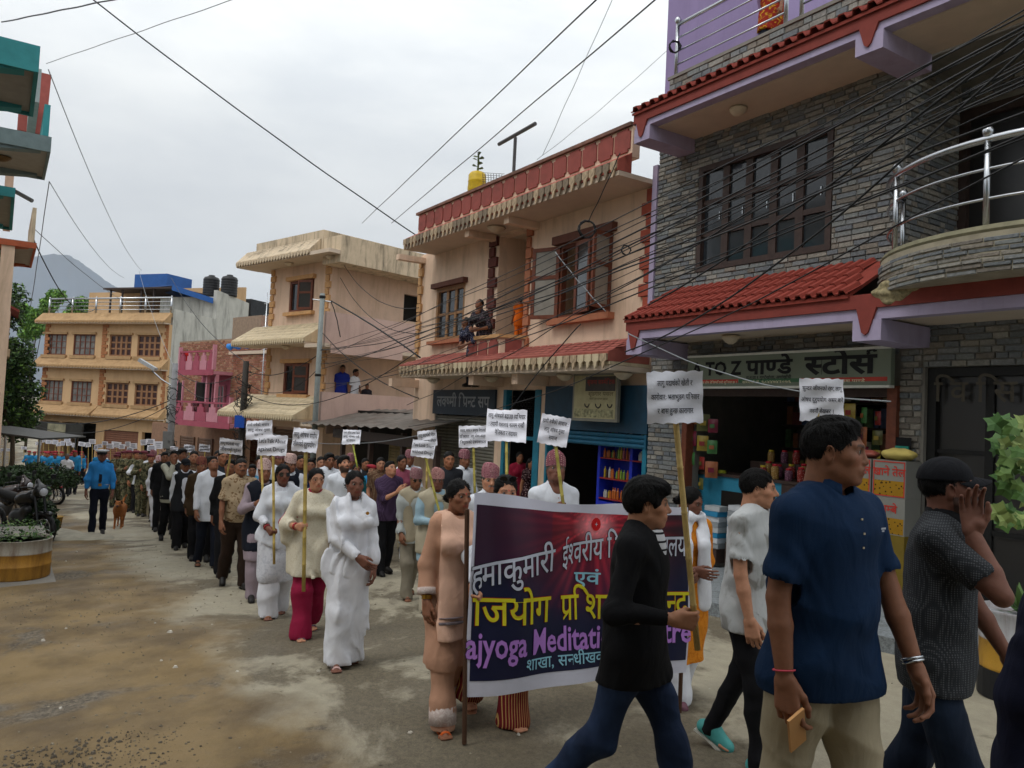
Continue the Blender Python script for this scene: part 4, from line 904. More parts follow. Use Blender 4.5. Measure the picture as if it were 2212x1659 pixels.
for x_ in (x0_+2.6,x0_+4.6,x0_+6.6,x1_-.2): S.box('post',x_,x_+.12,8.3,8.42,g2-.5,z0_,m_dwood)
shutter(S,x1_-2.0,x1_-.25,g2-.2,z0_-.35,9.1,.085,M_('dull_shutter','67604f',rough=.6,var=.2)); shutter(S,x1_-4.3,x1_-2.3,g2-.2,z0_-.35,9.1,.085,M_('ochre_shutter','8a7a55',rough=.6,var=.2))
S.box('board',x0_+2.0,x1_,8.28,8.33,z0_-.32,z0_-.06,m_dwood)

# ================= far yellow-ochre building =================
YA=math.atan2(-.353,.935); Y0=at(353,900,50.0); Y0=Vector((Y0.x,Y0.y)); gy=gz(Y0.x,Y0.y)
Y=Bld('ochre_block','ochre three storey block with tiled ledges and many gridded windows far down the street','building',Y0,YA,(-6,0,gy))
yx0=Y.px(93,800,0)[0]; ymid=Y.px(335*.2016+55.7+95,800,0)[0]
L=lambda cx,cy:(55.7+cx*.2016,641+cy*.2016)
def yz(cx,cy,yp=0): return Y.px(*L(cx,cy),yp)[1]
zr=yz(800,285,-.5); z3=yz(760,770,-.5); z2=yz(760,1290,-.5); zt=yz(800,190,-.1)
print('YB',yx0,zr,z3,z2,zt,gy)
m_och=M_('ochre_plaster','c6a47c',var=.06,scale=1.2,stain='8f6b3c',stain_amt=.3,stain_scale=.8,streak=True); m_ocl=M_('ochre_ledge','ab8b64',var=.12,scale=4,stain='6e4f2a',stain_amt=.5,stain_scale=1.2); m_ocq=M_('ochre_quoin','a06a44',var=.15)
wins=[]
for (a,b_,c,d) in ((210,387,605,443),(518,400,620,750),(903,412,640,1140),(1202,420,655,1450),(190,890,1110,402),(492,903,1125,708),(863,912,1145,1105),(1172,930,1170,1417)):
    x0_,z1_=Y.px(*L(a,b_),0); x1_,_=Y.px(*L(d,b_+12),0); z0_=Y.px(*L(a-8,c),0)[1]; wins.append((x0_,x1_,z0_,z1_))
for r_ in (0,4):
    a0_=sum(w_[2] for w_ in wins[r_:r_+4])/4; a1_=sum(w_[3] for w_ in wins[r_:r_+4])/4
    for i in range(r_,r_+4): wins[i]=(wins[i][0],wins[i][1],a0_,a1_)
gd=[(Y.px(*L(150,1500),0)[0],Y.px(*L(345,1500),0)[0]),(Y.px(*L(380,1500),0)[0],Y.px(*L(745,1500),0)[0]),(Y.px(*L(835,1500),0)[0],Y.px(*L(1205,1500),0)[0]),(Y.px(*L(1242,1500),0)[0],Y.px(*L(1455,1500),0)[0])]
zg2=z2-.45
Y.put(wallmb(yx0,0,gy-.5,zr,0,.25,wins+[(a,c,gy,zg2-.35*(i>1)) for i,(a,c) in enumerate(gd)]),'wall',m_och)
wl=20.0; b=MB()
ys_,zs_a=Y.pxx(466,689,0); _,zs_0=Y.pxx(375,667,0); _,zs_b=Y.pxx(463,625,0); ye2_,zs_c=Y.pxx(538,655,0); wl=ye2_; print('WW',ys_,zs_a,zs_0,zs_b,ye2_,zs_c,zt)
pw=[(.26,gy-.5),(wl,gy-.5),(wl,zs_c),(ys_,zs_b),(ys_,zs_a),(.26,zs_0)]
b.add([(0,*p_) for p_ in pw]+[(-.3,*p_) for p_ in pw],[(0,1,2,3,4,5),(11,10,9,8,7,6)]+[(i,(i+1)%6+0,(i+1)%6+6,i+6)[::-1] for i in range(6)])
Y.put(b,'whitewashed_wall',M_('whitewash','b9b8b0',var=.1,scale=2,stain='4b4b44',stain_amt=.75,stain_scale=1.0,streak=True))
Y.box('rear_wall',yx0,-.3,wl-.2,wl,gy,zt+3,m_och); Y.box('left_wall',yx0,yx0+.2,.26,wl-.2,gy,zr,m_och); Y.box('roof',yx0+.2,-.3,.26,wl-.2,zr-.1,zr+.1,m_concrete); Y.box('inner_dark',yx0+.2,-.3,3,3.1,gy,zr-.1,m_dark)
for zz,nm,yo in ((zr,'roof_ledge',-.55),(z3,'upper_ledge',-.55),(z2,'lower_ledge',-.55)):
    for s_,(xa,xb) in enumerate(((yx0-.4,ymid-.02),(ymid+.02,.1))):
        ledge(Y,xa,xb,zz+(0 if s_==0 else -.0),-.003,.75,m_ocl,22,yo=yo-.2*(s_==0 and nm=='lower_ledge'),nm=nm,tooth=.14)
Y.box('roof_kerb',yx0,0,.02,.2,zr+.5,zt+.12,m_ocl)
for za,zb in ((z3+.75,zr-.02),(z2+.75,z3-.02)):
    quoins(Y,yx0,za,zb,0,.45,m_ocq); quoins(Y,ymid-.05,za,zb,0,.5,m_ocq); quoins(Y,0,za,zb,0,.3,m_ocq,side=-1)
m_curt=M_('net_curtain_glass','6d6a66',rough=.25,var=.4,scale=3,bump=0); m_bl=M_('brown_grille','8c6546',rough=.6,var=.15)
for i,w_ in enumerate(wins):
    if i%4<2: F=window(Y,*w_,.06,4,3,m_wood,m_curt,depth=.12,fr=.07,mu=.035)
    else:
        F=window(Y,*w_,.06,4,3,m_bl,M_('dark_maroon_glass','3a1f1b',rough=.3,var=.3),depth=.12,fr=.09,mu=.085)
    sill(Y,w_[0],w_[1],w_[2],0,m_ocl,F,.22); lintel(Y,w_[0],w_[1],w_[3],0,m_ocl,F,.14)
rl=[(yx0+.05,.1,zt+.1),(-.05,.1,zt+.1)]; n=5; rail(Y,rl,1.0,3,r=.045,posts=[(yx0+.05+(-.1-yx0)*i/n,.1,zt+.1) for i in range(n+1)],rr_=.06)
shutter(Y,gd[2][0],gd[2][1],gy,zg2-.35,.1,.14,M_('brown_slat','7b5340',rough=.6,var=.1),fw=.08); 
A=Y.box('shop_sign',gd[0][0]-.3,gd[1][1]+.3,-1.3,-1.2,zg2-.9,zg2-.02,M_('dark_sign','33322e',var=.5,scale=1.2)); Y.box('sign_panel',gd[1][0]+.3,gd[1][0]+1.9,-1.32,-1.305,zg2-.85,zg2-.1,M_('sign_photo','87836c',var=.5,scale=2),A)
Y.box('glazed_door',gd[1][0]+.9,gd[1][0]+1.0,.3,.4,gy,zg2,m_steel); Y.box('pillar_band',gd[3][0],gd[3][1],.3,.35,gy+1.2,gy+1.3,m_steel)
# roof terrace: stair rooms, tin canopies, tanks
m_bluetin=M_('blue_tin','2a5a9c',rough=.45,metal=.2,var=.12,scale=2); m_frame=M_('rusty_frame','3f3330',rough=.6,var=.2)
def yp3(px,py,yp): x,z=Y.px(px,py,yp); return x,z
a,za=yp3(191,665,5); c,zc=yp3(300,668,5); _,zt5=yp3(200,632,5); Y.box('stair_room',a,c,5,8,zr,zt5,m_och)
a,za=yp3(223,618,3.2); c,_=yp3(372,618,3.2); _,zb=yp3(300,624,3.2)
A=Y.box('canopy',a,c,3.2,8,zb,zb+.12,m_frame)
x0_,z0_=yp3(372,616,3.2); y1_,z1_=Y.pxx(461,645,-.1); y2_,_=Y.pxx(538,660,0); print('CANOPY',x0_,z0_,y1_,z1_,y2_)
b=MB(); A_=Vector((x0_,3.2,z0_)); B_=Vector((-.1,y1_,z1_)); dn=Vector((0,0,-.35)); bk=Vector((-3.5,1.4,.15)); up3=Vector((0,0,.03)); th=Vector((.03,-.05,0))
b.add([A_+th,B_+th,B_+th+dn,A_+th+dn,A_,B_,B_+dn,A_+dn],[(0,1,2,3),(7,6,5,4),(0,4,5,1),(3,2,6,7),(0,3,7,4),(1,5,6,2)]); Y.put(b,'blue_canopy_edge',m_bluetin,A)
b=MB(); b.add([A_+up3,B_+up3,B_+bk+up3,A_+bk+up3,A_-up3,B_-up3,B_+bk-up3,A_+bk-up3],[(0,1,2,3),(7,6,5,4),(0,4,5,1),(1,5,6,2),(2,6,7,3),(3,7,4,0)]); Y.put(b,'blue_canopy',m_bluetin,A)
for px_ in (237,262,303,330): x_=yp3(px_,640,3.4)[0]; Y.box('canopy_post',x_,x_+.1,3.4,3.5,zr,zb,m_frame,A)
Y.box('terrace_room',yp3(300,640,8)[0],-.3,8,12,zr,zb+.0,M_('dark_terrace_wall','2f3134',var=.3))
a,_=yp3(291,600,6); c,_=yp3(361,600,6); _,zt_=yp3(320,592,6); Y.box('tank_cover',a,c,6,8.5,zb+.13,zt_,m_bluetin)
_,ztop_=Y.pxx(500,640,0)
def TKP(px_): yy=(y1_+y2_)/2; x_=Y.px(px_,640,yy)[0]; return Vector((x_,yy,ztop_))
for px_ in (455,494):
    x_,z_=yp3(px_,643,14); _,zz=yp3(px_,612,14); A=thing('water_tank','black ribbed plastic water tank on the whitewashed roof, %s of the pair'%('left' if px_<460 else 'right'),'water tank',Y.M@TKP(px_),0,'black roof tanks')
    prf=[(.75,0)]; 
    for k in range(7): prf+=[(.8,.05+k*.26),(.8,.2+k*.26),(.76,.24+k*.26)]
    prf+=[(.7,1.95),(.3,2.1),(.3,2.2),(.05,2.22)]; A.scale=(.7,.7,.7); b=MB(); b.lathe(prf,(0,0,0),20); b.obj('tank_body',M_('black_plastic','17181a',rough=.45),A,smooth=True)
Y.box('upper_block',-5,-.31,ys_,wl-.3,zt,min(zs_b,zs_c)-.05,M_('whitewash','b9b8b0'))

# ================= pink house and brick house =================
BA2=math.atan2(-.673,.74); B0=at(560,900,36); B0=Vector((B0.x,B0.y)); gb=gz(B0.x,B0.y)
Q=Bld('brick_house','unplastered brick house with an overhanging storey next to the peach tower','house',B0,BA2,(-2,0,gb))
m_brick=M_('brick_wall_joint','8f7b68',var=.2,scale=6); 
def brickwall(B,x0,x1,z0,z1,yp,lim,holes=(),h=.1,l=.26,seed=1,A=None,cols=('97634e','8d5b4a','9f705a','84563f','a37f63')):
    q=random.Random(seed); W=B.put(wallmb(x0,x1,z0,z1,yp,yp+.2,list(holes)),'brick_wall',m_brick); me={}
    mm=mat('brick',(.3,.2,.15),attr='Col',var=.25,scale=14,bump=.3); k=0; rest=MB(); nz_=int((z1-z0)/h)
    for j in range(nz_)[::-1]:
        x=x0+(j%2)*l/2
        while x+l<=x1+.01:
            z=z0+j*h
            if not any(x+l>hh[0] and x<hh[1] and z+h>hh[2] and z<hh[3] for hh in holes):
                c=hx(q.choice(cols)); dd=q.choice((.01,.018))
                if k<lim:
                    kk=(c,dd)
                    if kk not in me: me[kk]=clad_mesh(l-.015,h-.015,c,dd).mesh('brick',mm)
                    o=link(me[kk],'brick',W); o.matrix_local=Matrix.Translation(Vector((x,yp,z))-B.base); k+=1
                else: t=clad_mesh(l-.015,h-.015,c,dd); rest.add([(v[0]+x,v[1]+yp,v[2]+z) for v in t.v],t.f,c)
            x+=l
    if rest.v: B.put(rest,'brick_course',mm,W,kind='stuff')
    return W
def qx(px,py,yp=0): return Q.px(px,py,yp)
x0_=qx(378,900,2.2)[0]; x1_=qx(600,900,2.2)[0]
zA=qx(440,735,2.2)[1]; zB=qx(540,765,0)[1]; zF=qx(430,910,0)[1]; zM2=qx(430,805,0)[1]
print('QB',x0_,x1_,zA,zB,zF,gb)
xm=qx(497,850,0)[0]; x2=qx(572,850,0)[0]
brickwall(Q,x0_,x1_-.5,gb-.3,zA,2.2,0,holes=[],seed=2)
brickwall(Q,xm,x2+1.5,zF-.1,zB,0,260,seed=4); Q.box('overhang_slab',xm-.2,x2+1.5,-.2,2.2,zF-.3,zF-.1,m_concrete); Q.box('top_slab',xm-.2,x2+1.5,-.1,2.3,zB,zB+.15,m_soffit)
m_pink=M_('pink_paint','bf828e',var=.08,scale=3,stain='9a5a66',stain_amt=.3); m_pinkd=M_('deep_pink_paint','9e4c5d',var=.1,scale=3)
xa=qx(372,900,-1)[0]; xb=qx(497,900,-1)[0]
def pinkbal(x0,x1,z,y0,nm):
    A=Q.box(nm,x0,x1,y0,2.19,z-.15,z,m_pink); Q.box('slab_edge',x0-.02,x1+.02,y0-.04,y0-.002,z-.2,z+.06,m_pinkd,A)
    n=5
    for i in range(n):
        xx=x0+(x1-x0)*i/n; w_=(x1-x0)/n; b=MB(); b.prism([(xx+.03,z+.07),(xx+w_-.03,z+.07),(xx+w_-.03,z+.5),(xx+w_*.78,z+.5),(xx+w_*.78,z+.75),(xx+w_*.62,z+.75),(xx+w_*.62,z+.9),(xx+w_*.38,z+.9),(xx+w_*.38,z+.75),(xx+w_*.22,z+.75),(xx+w_*.22,z+.5),(xx+.03,z+.5)],y0+.01,y0+.09,'y'); Q.put(b,'parapet_block',m_pink if i%2 else m_pinkd,A)
    Q.box('handrail',x0,x1,y0-.01,y0+.1,z+.92,z+1.0,m_pinkd,A); Q.box('end_post',x0,x0+.14,y0-.03,y0+.12,z+.07,z+1.2,m_pink,A); Q.box('end_post',x1-.14,x1,y0-.03,y0+.12,z+.07,z+1.25,m_pink,A); return A
pinkbal(xa,xb,zF,-1.0,'lower_balcony'); pinkbal(xa+.3,qx(461,800,-1)[0],zM2,-1.0,'upper_balcony')
Q.box('pink_front',xa+.2,xb,.3,.5,zF+.001,zM2-.16,M_('pink_wall','b5657a',var=.1)); 
for px_,w_ in ((385,.5),(425,1.0),(452,.35)):
    x_=qx(px_,860,.3)[0]; F=Q.box('door',x_,x_+w_,.24,.29,zF+.0,zM2-.5,m_dark); Q.box('door_frame',x_-.1,x_-.005,.22,.3,zF+.0,zM2-.4,m_pink,F); Q.box('door_frame',x_+w_+.005,x_+w_+.1,.22,.3,zF+.0,zM2-.4,m_pink,F)
x_=qx(471,860,.3)[0]; window(Q,x_,x_+.8,zF+.7,zM2-.6,.2,2,2,m_pink,m_curt)
for px_ in (440,459): x_=qx(px_,860,-.9)[0]; Q.box('column',x_,x_+.13,-.85,-.7,zF+.0,zM2-.16,m_pink)
Q.box('lower_wall',x0_,x1_-.5,.9,1.1,gb-.3,zF-.3,M_('brown_plaster','8a6a55',var=.15))
for a,c in ((390,420),(428,460),(502,528)):
    shutter(Q,qx(a,950,.85)[0],qx(c,950,.85)[0],gb,zF-.9,.85,.13,M_('brown_shutter','5f4636'))
b=MB(); xq=qx(500,745,3)[0]; b.box(xq,xq+3,3,6,zA-.5,zA+1.3); Q.put(b,'rooftop_room',m_brick)
A=Q.box('pink_room',qx(548,760,2.6)[0],qx(575,760,2.6)[0]+1,2.6,5,zB,qx(560,728,2.6)[1],M_('pink_wall','b5657a'))
sf=SDF(); x_,z_=qx(495,748,1.5); x3,z3_=qx(560,735,1.5); sf.cap((x_,1.5,z_),(x3,1.5,z3_),.18,.35,flat=.6); sf.mods.append(lambda X,Y,Z:.05*np.sin(X*7+Z*9)); V,q_=sf.mesh(.06); o=link(npmesh('blue_tarpaulin',[(V,q_,None)],M_('blue_tarp','1f7fd0',rough=.4,var=.15)),'blue_tarpaulin'); o.matrix_world=Q.M; tag(o,'crumpled bright blue tarpaulin on the brick house terrace','tarpaulin')
# ================= people =================
m_skin=None
def skinmat():
    m=bpy.data.materials.new('skin'); m.use_nodes=True; t=m.node_tree; b=t.nodes['Principled BSDF']; L=t.links.new
    a=N(t,'ShaderNodeAttribute',attribute_name='Col'); tc=N(t,'ShaderNodeTexCoord'); n=N(t,'ShaderNodeTexNoise',i_Scale=45,i_Detail=5); L(tc.outputs['Object'],n.inputs[0])
    mr=N(t,'ShaderNodeMapRange'); mr.inputs[3].default_value=.78; mr.inputs[4].default_value=1.2; L(n.outputs[0],mr.inputs[0])
    mu=N(t,'ShaderNodeMix',data_type='RGBA',blend_type='MULTIPLY'); mu.inputs[0].default_value=1; L(a.outputs['Color'],mu.inputs[6]); L(mr.outputs[0],mu.inputs[7]); L(mu.outputs[2],b.inputs['Base Color'])
    b.inputs['Roughness'].default_value=.58; b.inputs['Specular IOR Level'].default_value=.3; b.inputs['Subsurface Weight'].default_value=.08; b.inputs['Subsurface Scale'].default_value=.01; b.inputs['Subsurface Radius'].default_value=(1,.3,.2)
    n2=N(t,'ShaderNodeTexNoise',i_Scale=260,i_Detail=3); L(tc.outputs['Object'],n2.inputs[0]); bp=N(t,'ShaderNodeBump',i_Strength=.18,i_Distance=.003); L(n2.outputs[0],bp.inputs['Height']); L(bp.outputs[0],b.inputs['Normal'])
    return m
m_skin=skinmat()
SK={'a':hx('966549'),'b':hx('7f543d'),'c':hx('b07e62'),'d':hx('70493a'),'e':hx('a37357')}
m_hair=M_('black_hair','0b0908',rough=.6,var=.5,scale=60,bump=.5,bscale=160,spec=.18); m_greyhair=M_('grey_hair','55514c',rough=.6,var=.4,scale=60,bump=.4,bscale=150)
m_eye=M_('eye_white','8f8880',rough=.2,var=0,bump=0); m_iris=M_('dark_iris','120c09',rough=.1,var=0,bump=0,spec=.6)
def cloth(name,col='888888',kind='plain',c2='ffffff',scale=30,rough=.85):
    key=('cloth',name)
    if key in MC: return MC[key]
    m=bpy.data.materials.new(name); m.use_nodes=True; t=m.node_tree; b=t.nodes['Principled BSDF']; L=t.links.new; b.inputs['Roughness'].default_value=rough; b.inputs['Specular IOR Level'].default_value=.15
    tc=N(t,'ShaderNodeTexCoord'); O=tc.outputs['Object']; col=hx(col); c2=hx(c2)
    def mix(f,a,c):
        n=N(t,'ShaderNodeMix',data_type='RGBA'); 
        if hasattr(f,'is_linked'): L(f,n.inputs[0])
        for i,v in ((6,a),(7,c)):
            if isinstance(v,tuple): n.inputs[i].default_value=(*v,1)
            else: L(v,n.inputs[i])
        return n.outputs[2]
    def rng(x,a,c,lo=0.,hi=1.):
        r=N(t,'ShaderNodeMapRange'); r.inputs[1].default_value=a; r.inputs[2].default_value=c; r.inputs[3].default_value=lo; r.inputs[4].default_value=hi; L(x,r.inputs[0]); return r.outputs[0]
    n=N(t,'ShaderNodeTexNoise',i_Scale=5,i_Detail=6,i_Roughness=.6); L(O,n.inputs[0])
    base=None
    if kind=='plain': base=mix(rng(n.outputs[0],.3,.7),tuple(v*.86 for v in col),tuple(min(1,v*1.1) for v in col))
    elif kind in('stripe','hstripe'):
        w_=N(t,'ShaderNodeTexWave',i_Scale=scale,i_Distortion=.6); w_.bands_direction='X' if kind=='stripe' else 'Z'; w_.inputs['Detail Scale'].default_value=.5; L(O,w_.inputs[0]); base=mix(rng(w_.outputs[0],.8,.9),col,c2)
    elif kind=='print':
        v=N(t,'ShaderNodeTexNoise',i_Scale=scale,i_Detail=4,i_Distortion=1.5); L(O,v.inputs[0]); base=mix(rng(v.outputs[0],.52,.6),col,c2)
    elif kind=='dots':
        v=N(t,'ShaderNodeTexVoronoi',i_Scale=scale); L(O,v.inputs['Vector']); base=mix(rng(v.outputs['Distance'],.3,.24),col,c2)
    elif kind=='weave':
        ck=N(t,'ShaderNodeTexVoronoi',i_Scale=scale); ck.inputs['Randomness'].default_value=.0; L(O,ck.inputs['Vector']); base=mix(rng(ck.outputs['Distance'],.25,.42),c2,col)
    elif kind=='camo':
        v=N(t,'ShaderNodeTexNoise',i_Scale=9,i_Detail=3,i_Distortion=1.2); L(O,v.inputs[0]); r=N(t,'ShaderNodeValToRGB'); r.color_ramp.interpolation='CONSTANT'; e=r.color_ramp.elements
        e[0].color=(*hx('2a2a20'),1); e[1].position=.44; e[1].color=(*hx('4a4c36'),1)
        for p_,c_ in ((.52,'6f6a50'),(.6,'3a2c20'),(.66,'8a8468')): q_=e.new(p_); q_.color=(*hx(c_),1)
        L(v.outputs[0],r.inputs[0]); base=r.outputs[0]
    elif kind=='dhaka':
        v=N(t,'ShaderNodeTexVoronoi',i_Scale=scale); v.distance='MANHATTAN'; v.inputs['Randomness'].default_value=.25; L(O,v.inputs['Vector']); base=mix(rng(v.outputs['Distance'],.32,.45),col,c2)
        v2=N(t,'ShaderNodeTexNoise',i_Scale=scale*1.6,i_Detail=1); L(O,v2.inputs[0]); base=mix(rng(v2.outputs[0],.6,.66),base,hx('5a2a35'))
    elif kind=='denim':
        v=N(t,'ShaderNodeTexNoise',i_Scale=3,i_Detail=4); L(O,v.inputs[0]); base=mix(rng(v.outputs[0],.45,.7),col,c2)
    L(base,b.inputs['Base Color'])
    mpp=N(t,'ShaderNodeMapping'); mpp.inputs['Scale'].default_value=(1,1,.4); L(O,mpp.inputs[0]); n1=N(t,'ShaderNodeTexNoise',i_Scale=9,i_Detail=3,i_Distortion=1.0,i_Roughness=.45); L(mpp.outputs[0],n1.inputs[0])
    n3=N(t,'ShaderNodeTexNoise',i_Scale=420,i_Detail=2); L(O,n3.inputs[0]); ad=N(t,'ShaderNodeMath',operation='MULTIPLY_ADD'); ad.inputs[1].default_value=.05; L(n3.outputs[0],ad.inputs[0]); L(n1.outputs[0],ad.inputs[2])
    bp=N(t,'ShaderNodeBump',i_Strength=.5,i_Distance=.035); L(ad.outputs[0],bp.inputs['Height']); L(bp.outputs[0],b.inputs['Normal'])
    MC[key]=m; return m
def folds(seed,amp,vert=True,k=26):
    q=np.random.RandomState(seed); W=[]
    for i in range(4):
        a=q.uniform(0,6.28); kz=q.uniform(2,7) if vert else q.uniform(14,24)*q.choice([-1,1]); kh=k*q.uniform(.7,1.4) if vert else q.uniform(5,16)
        W.append((kh*math.cos(a),kh*math.sin(a),kz,q.uniform(0,6.28)))
    def f(X,Y,Z):
        wx=.05*np.sin(Z*5+seed)+.025*np.sin(Z*13+Y*9); s=0
        for i,(kx,ky,kz,ph) in enumerate(W):
            q_=kx*(X+wx)+ky*Y+kz*Z+ph
            s=s+(np.sin(q_) if i%2 else (1.3*np.abs(np.sin(q_*.5))**.8*2-1.6))
        m_=np.sin(X*6+Z*4+seed)*.5+.8
        return np.minimum(amp*(.62*s-.45)*m_,.0075)
    return f
V3=lambda *a: Vector(a)
def ik(S,T,a,b,pole):
    d=T-S; L=d.length; 
    if L>(a+b)*.999: T=S+d.normalized()*(a+b)*.999; d=T-S; L=d.length
    x=(a*a-b*b+L*L)/(2*L); h=math.sqrt(max(a*a-x*x,1e-6)); u=d.normalized(); p=(pole-u*pole.dot(u)).normalized()
    return S+u*x+p*h,T
def hand(sd,W_,Fd,T,curl,k,res,grip=False):
    """SDF hand: wrist point, finger direction, thumb side, curl -> mesh parts"""
    Fd=Fd.normalized(); T=(T-Fd*T.dot(Fd)).normalized(); Bk=(Fd.cross(T))*(1 if sd>0 else -1)
    P_=lambda f,t,b: np.array(W_+Fd*(f*k)+T*(t*k)+Bk*(b*k))
    S=SDF(); kk=.012*k
    S.cap(P_(-.07,0,0),P_(.01,0,0),.027*k,.0255*k,k=kk)
    for i,t in enumerate((.032,.012,-.009,-.028)):
        kn=(.088,.092,.087,.078)[i]; S.cap(P_(.005,t*.62,0),P_(kn,t,.002),.0165*k,.0115*k,k=kk)
        L=[(.044,.026,.022),(.049,.030,.023),(.045,.028,.022),(.036,.021,.02)][i]; c=[q*(1+.06*i) for q in curl]; ang=0; p=P_(kn,t,.0)
        r=[.0098,.0088,.0078,.0068]; sp=(.09,.02,-.05,-.13)[i]*(0 if grip else 1)
        for j in range(3):
            ang+=c[j]; q_=p+np.array((Fd*math.cos(ang)-Bk*math.sin(ang)+T*sp)*(L[j]*k)); S.cap(p,q_,r[j]*k,r[j+1]*k,k=.0035*k); p=q_
    if grip: pts=[P_(.012,.018,-.006),P_(.05,.040,-.03),P_(.078,.034,-.052),P_(.088,.012,-.060)]
    else: pts=[P_(.012,.02,-.004),P_(.052,.046,-.016),P_(.083,.052,-.026),P_(.106,.050,-.034)]
    for a,b_,ra,rb in zip(pts,pts[1:],(.0165,.0115,.0105),(.0115,.0105,.008)): S.cap(a,b_,ra*k,rb*k,k=.008*k)
    S.ell(P_(.03,.02,-.012),(.02*k,)*3,k=.014*k)
    return S.mesh(res),Bk
def headmesh(res,fem=False,tone=SK['a'],beard=0,must=0,bindi=0,old=0,seed=0,brow=1.0,fat=0):
    q=random.Random(seed); S=SDF(); c=.01; f=lambda *a:[v*c for v in a]
    w_=(.94 if fem else 1.0)+fat*.06; j=.86 if fem else 1.0; j+=fat*.12
    S.ell(f(0,-1.3,3.0),f(7.4*w_,9.3,8.7),k=.03); S.ell(f(0,2.4,-2.2),f(6.5*w_,6.6,8.6),k=.03)
    S.ell(f(0,2.9,-6.9),f(5.2*j,5.4,4.3),k=.025); S.ell(f(0,7.0,-9.5),f(2.1*j,1.6,1.5),k=.02)
    S.cap(f(-5.4*j,.2,-5.6),f(-2.6*j,5.6,-8.8),.015,.015,k=.02); S.cap(f(5.4*j,.2,-5.6),f(2.6*j,5.6,-8.8),.015,.015,k=.02)
    for s in (-1,1):
        S.ell(f(4.4*s*w_,5.4,-1.8),f(2.3,2.2,1.9),k=.02); S.cap(f(1.3*s,8.2,2.1),f(4.4*s,6.8,2.3),.010 if fem else .012,.009,k=.012)
        S.ell(f(3.15*s,9.1,.55),f(1.75,1.4,1.1),k=.012,sub=True)
        S.ell(f(3.15*s,6.95,.5),(.0148,)*3,k=.003); S.ell(f(3.15*s,8.6,.42),f(1.30,.95,.33),k=.002,sub=True)
    nl=q.uniform(.92,1.08); S.cap(f(0,8.0,1.4),f(0,10.2*nl,-2.6),.0078,.0105,k=.012); S.ell(f(0,10.1*nl,-3.0),f(1.15,1.0,1.0),k=.008)
    for s in (-1,1): S.ell(f(1.25*s,9.0,-3.3),f(.85,.95,.75),k=.006); S.ell(f(.65*s,9.5,-3.95),f(.42,.6,.4),k=.003,sub=True)
    S.ell(f(0,8.0,-5.9),f(3.0,1.6,1.9),k=.015)
    S.ell(f(0,8.75,-5.55),f(2.4,.85,.50),k=.005); S.ell(f(0,8.72,-6.4),f(2.1,.9,.58),k=.005); S.ell(f(0,10.0,-5.98),f(2.6,.9,.10),k=.003,sub=True)
    S.cap(f(0,9.1,-4.9),f(0,9.3,-4.3),.0022,k=.006,sub=True)
    for s in (-1,1):
        S.ell(f(7.5*w_*s,-.9,-.7),f(.8,1.9,3.2),k=.006,ry=.12*s,rx=-.15,rz=-.35*s); S.ell(f(8.1*w_*s,-.5,-.4),f(.55,1.1,2.1),k=.004,sub=True)
    if old: 
        for s in (-1,1): S.cap(f(2.0*s,9.0,-3.4),f(3.4*s,7.9,-6.4),.003,k=.008,sub=True)
    S.cap(f(0,-2.6,-5),f(0,-4.2,-17),.052 if fem else .060+fat*.004,.058 if fem else .068,k=.03)
    V,Q=S.mesh(res); x,y,z=V[:,0]*100,V[:,1]*100,V[:,2]*100; C=np.tile(np.array(tone),(len(V),1))
    lip=(y>6.5)&(np.abs(z+6.0)<1.15-.10*np.abs(x)**1.4)&(np.abs(x)<2.5)&(y>8.2-.25*np.abs(x)); lc=np.array(tone)*np.array([.85,.62,.60] if not fem else [.9,.52,.52]); C[lip]=lc
    ck=(np.abs(np.abs(x)-4)<2)&(np.abs(z+2.5)<2)&(y>3); C[ck]*=np.array([1.08,.98,.96])
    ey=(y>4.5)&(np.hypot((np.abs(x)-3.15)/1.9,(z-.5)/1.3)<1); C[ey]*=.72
    arch=2.35+.35*np.sin((np.abs(x)-1.2)/3.6*2.6)-.1; bw=(.42*brow)*(1.25-(np.abs(x)-1.2)/7); br=(y>4)&(np.abs(x)>1.1)&(np.abs(x)<5.0)&(np.abs(z-arch)<np.maximum(bw,res*55)); C[br]=C[br]*.3+np.array(hx('140e0b'))*.7
    if must:
        mu=(y>5.5)&(z<-3.9)&(z>-5.15-.12*np.abs(x))&(np.abs(x)<3.1)&(y>7.2-.3*np.abs(x)); C[mu]=np.array(hx('161210') if must==1 else hx('6a6560'))
    if beard:
        bd=(z<-3.2)&(y>-.5)&(z>-12.5)&~lip&(~((np.abs(x)<2.6)&(z>-5.2)&(y>8.7)))&(z<-3.2-.4*(5-np.minimum(np.abs(x),5)) ); bb=beard*np.clip((np.hypot(x[bd]*.9,np.maximum(0,-(z[bd]+3)))-2.2)/3.2,.25,1)[:,None]; C[bd]=C[bd]*(1-bb)+np.array(hx('15110e'))*bb
    if bindi: bi=(y>6)&(np.hypot(x,z-2.6)<.55); C[bi]=hx('b01218')
    C*= (1+np.random.RandomState(seed).uniform(-.03,.03,(len(V),1)))
    return V,Q,C
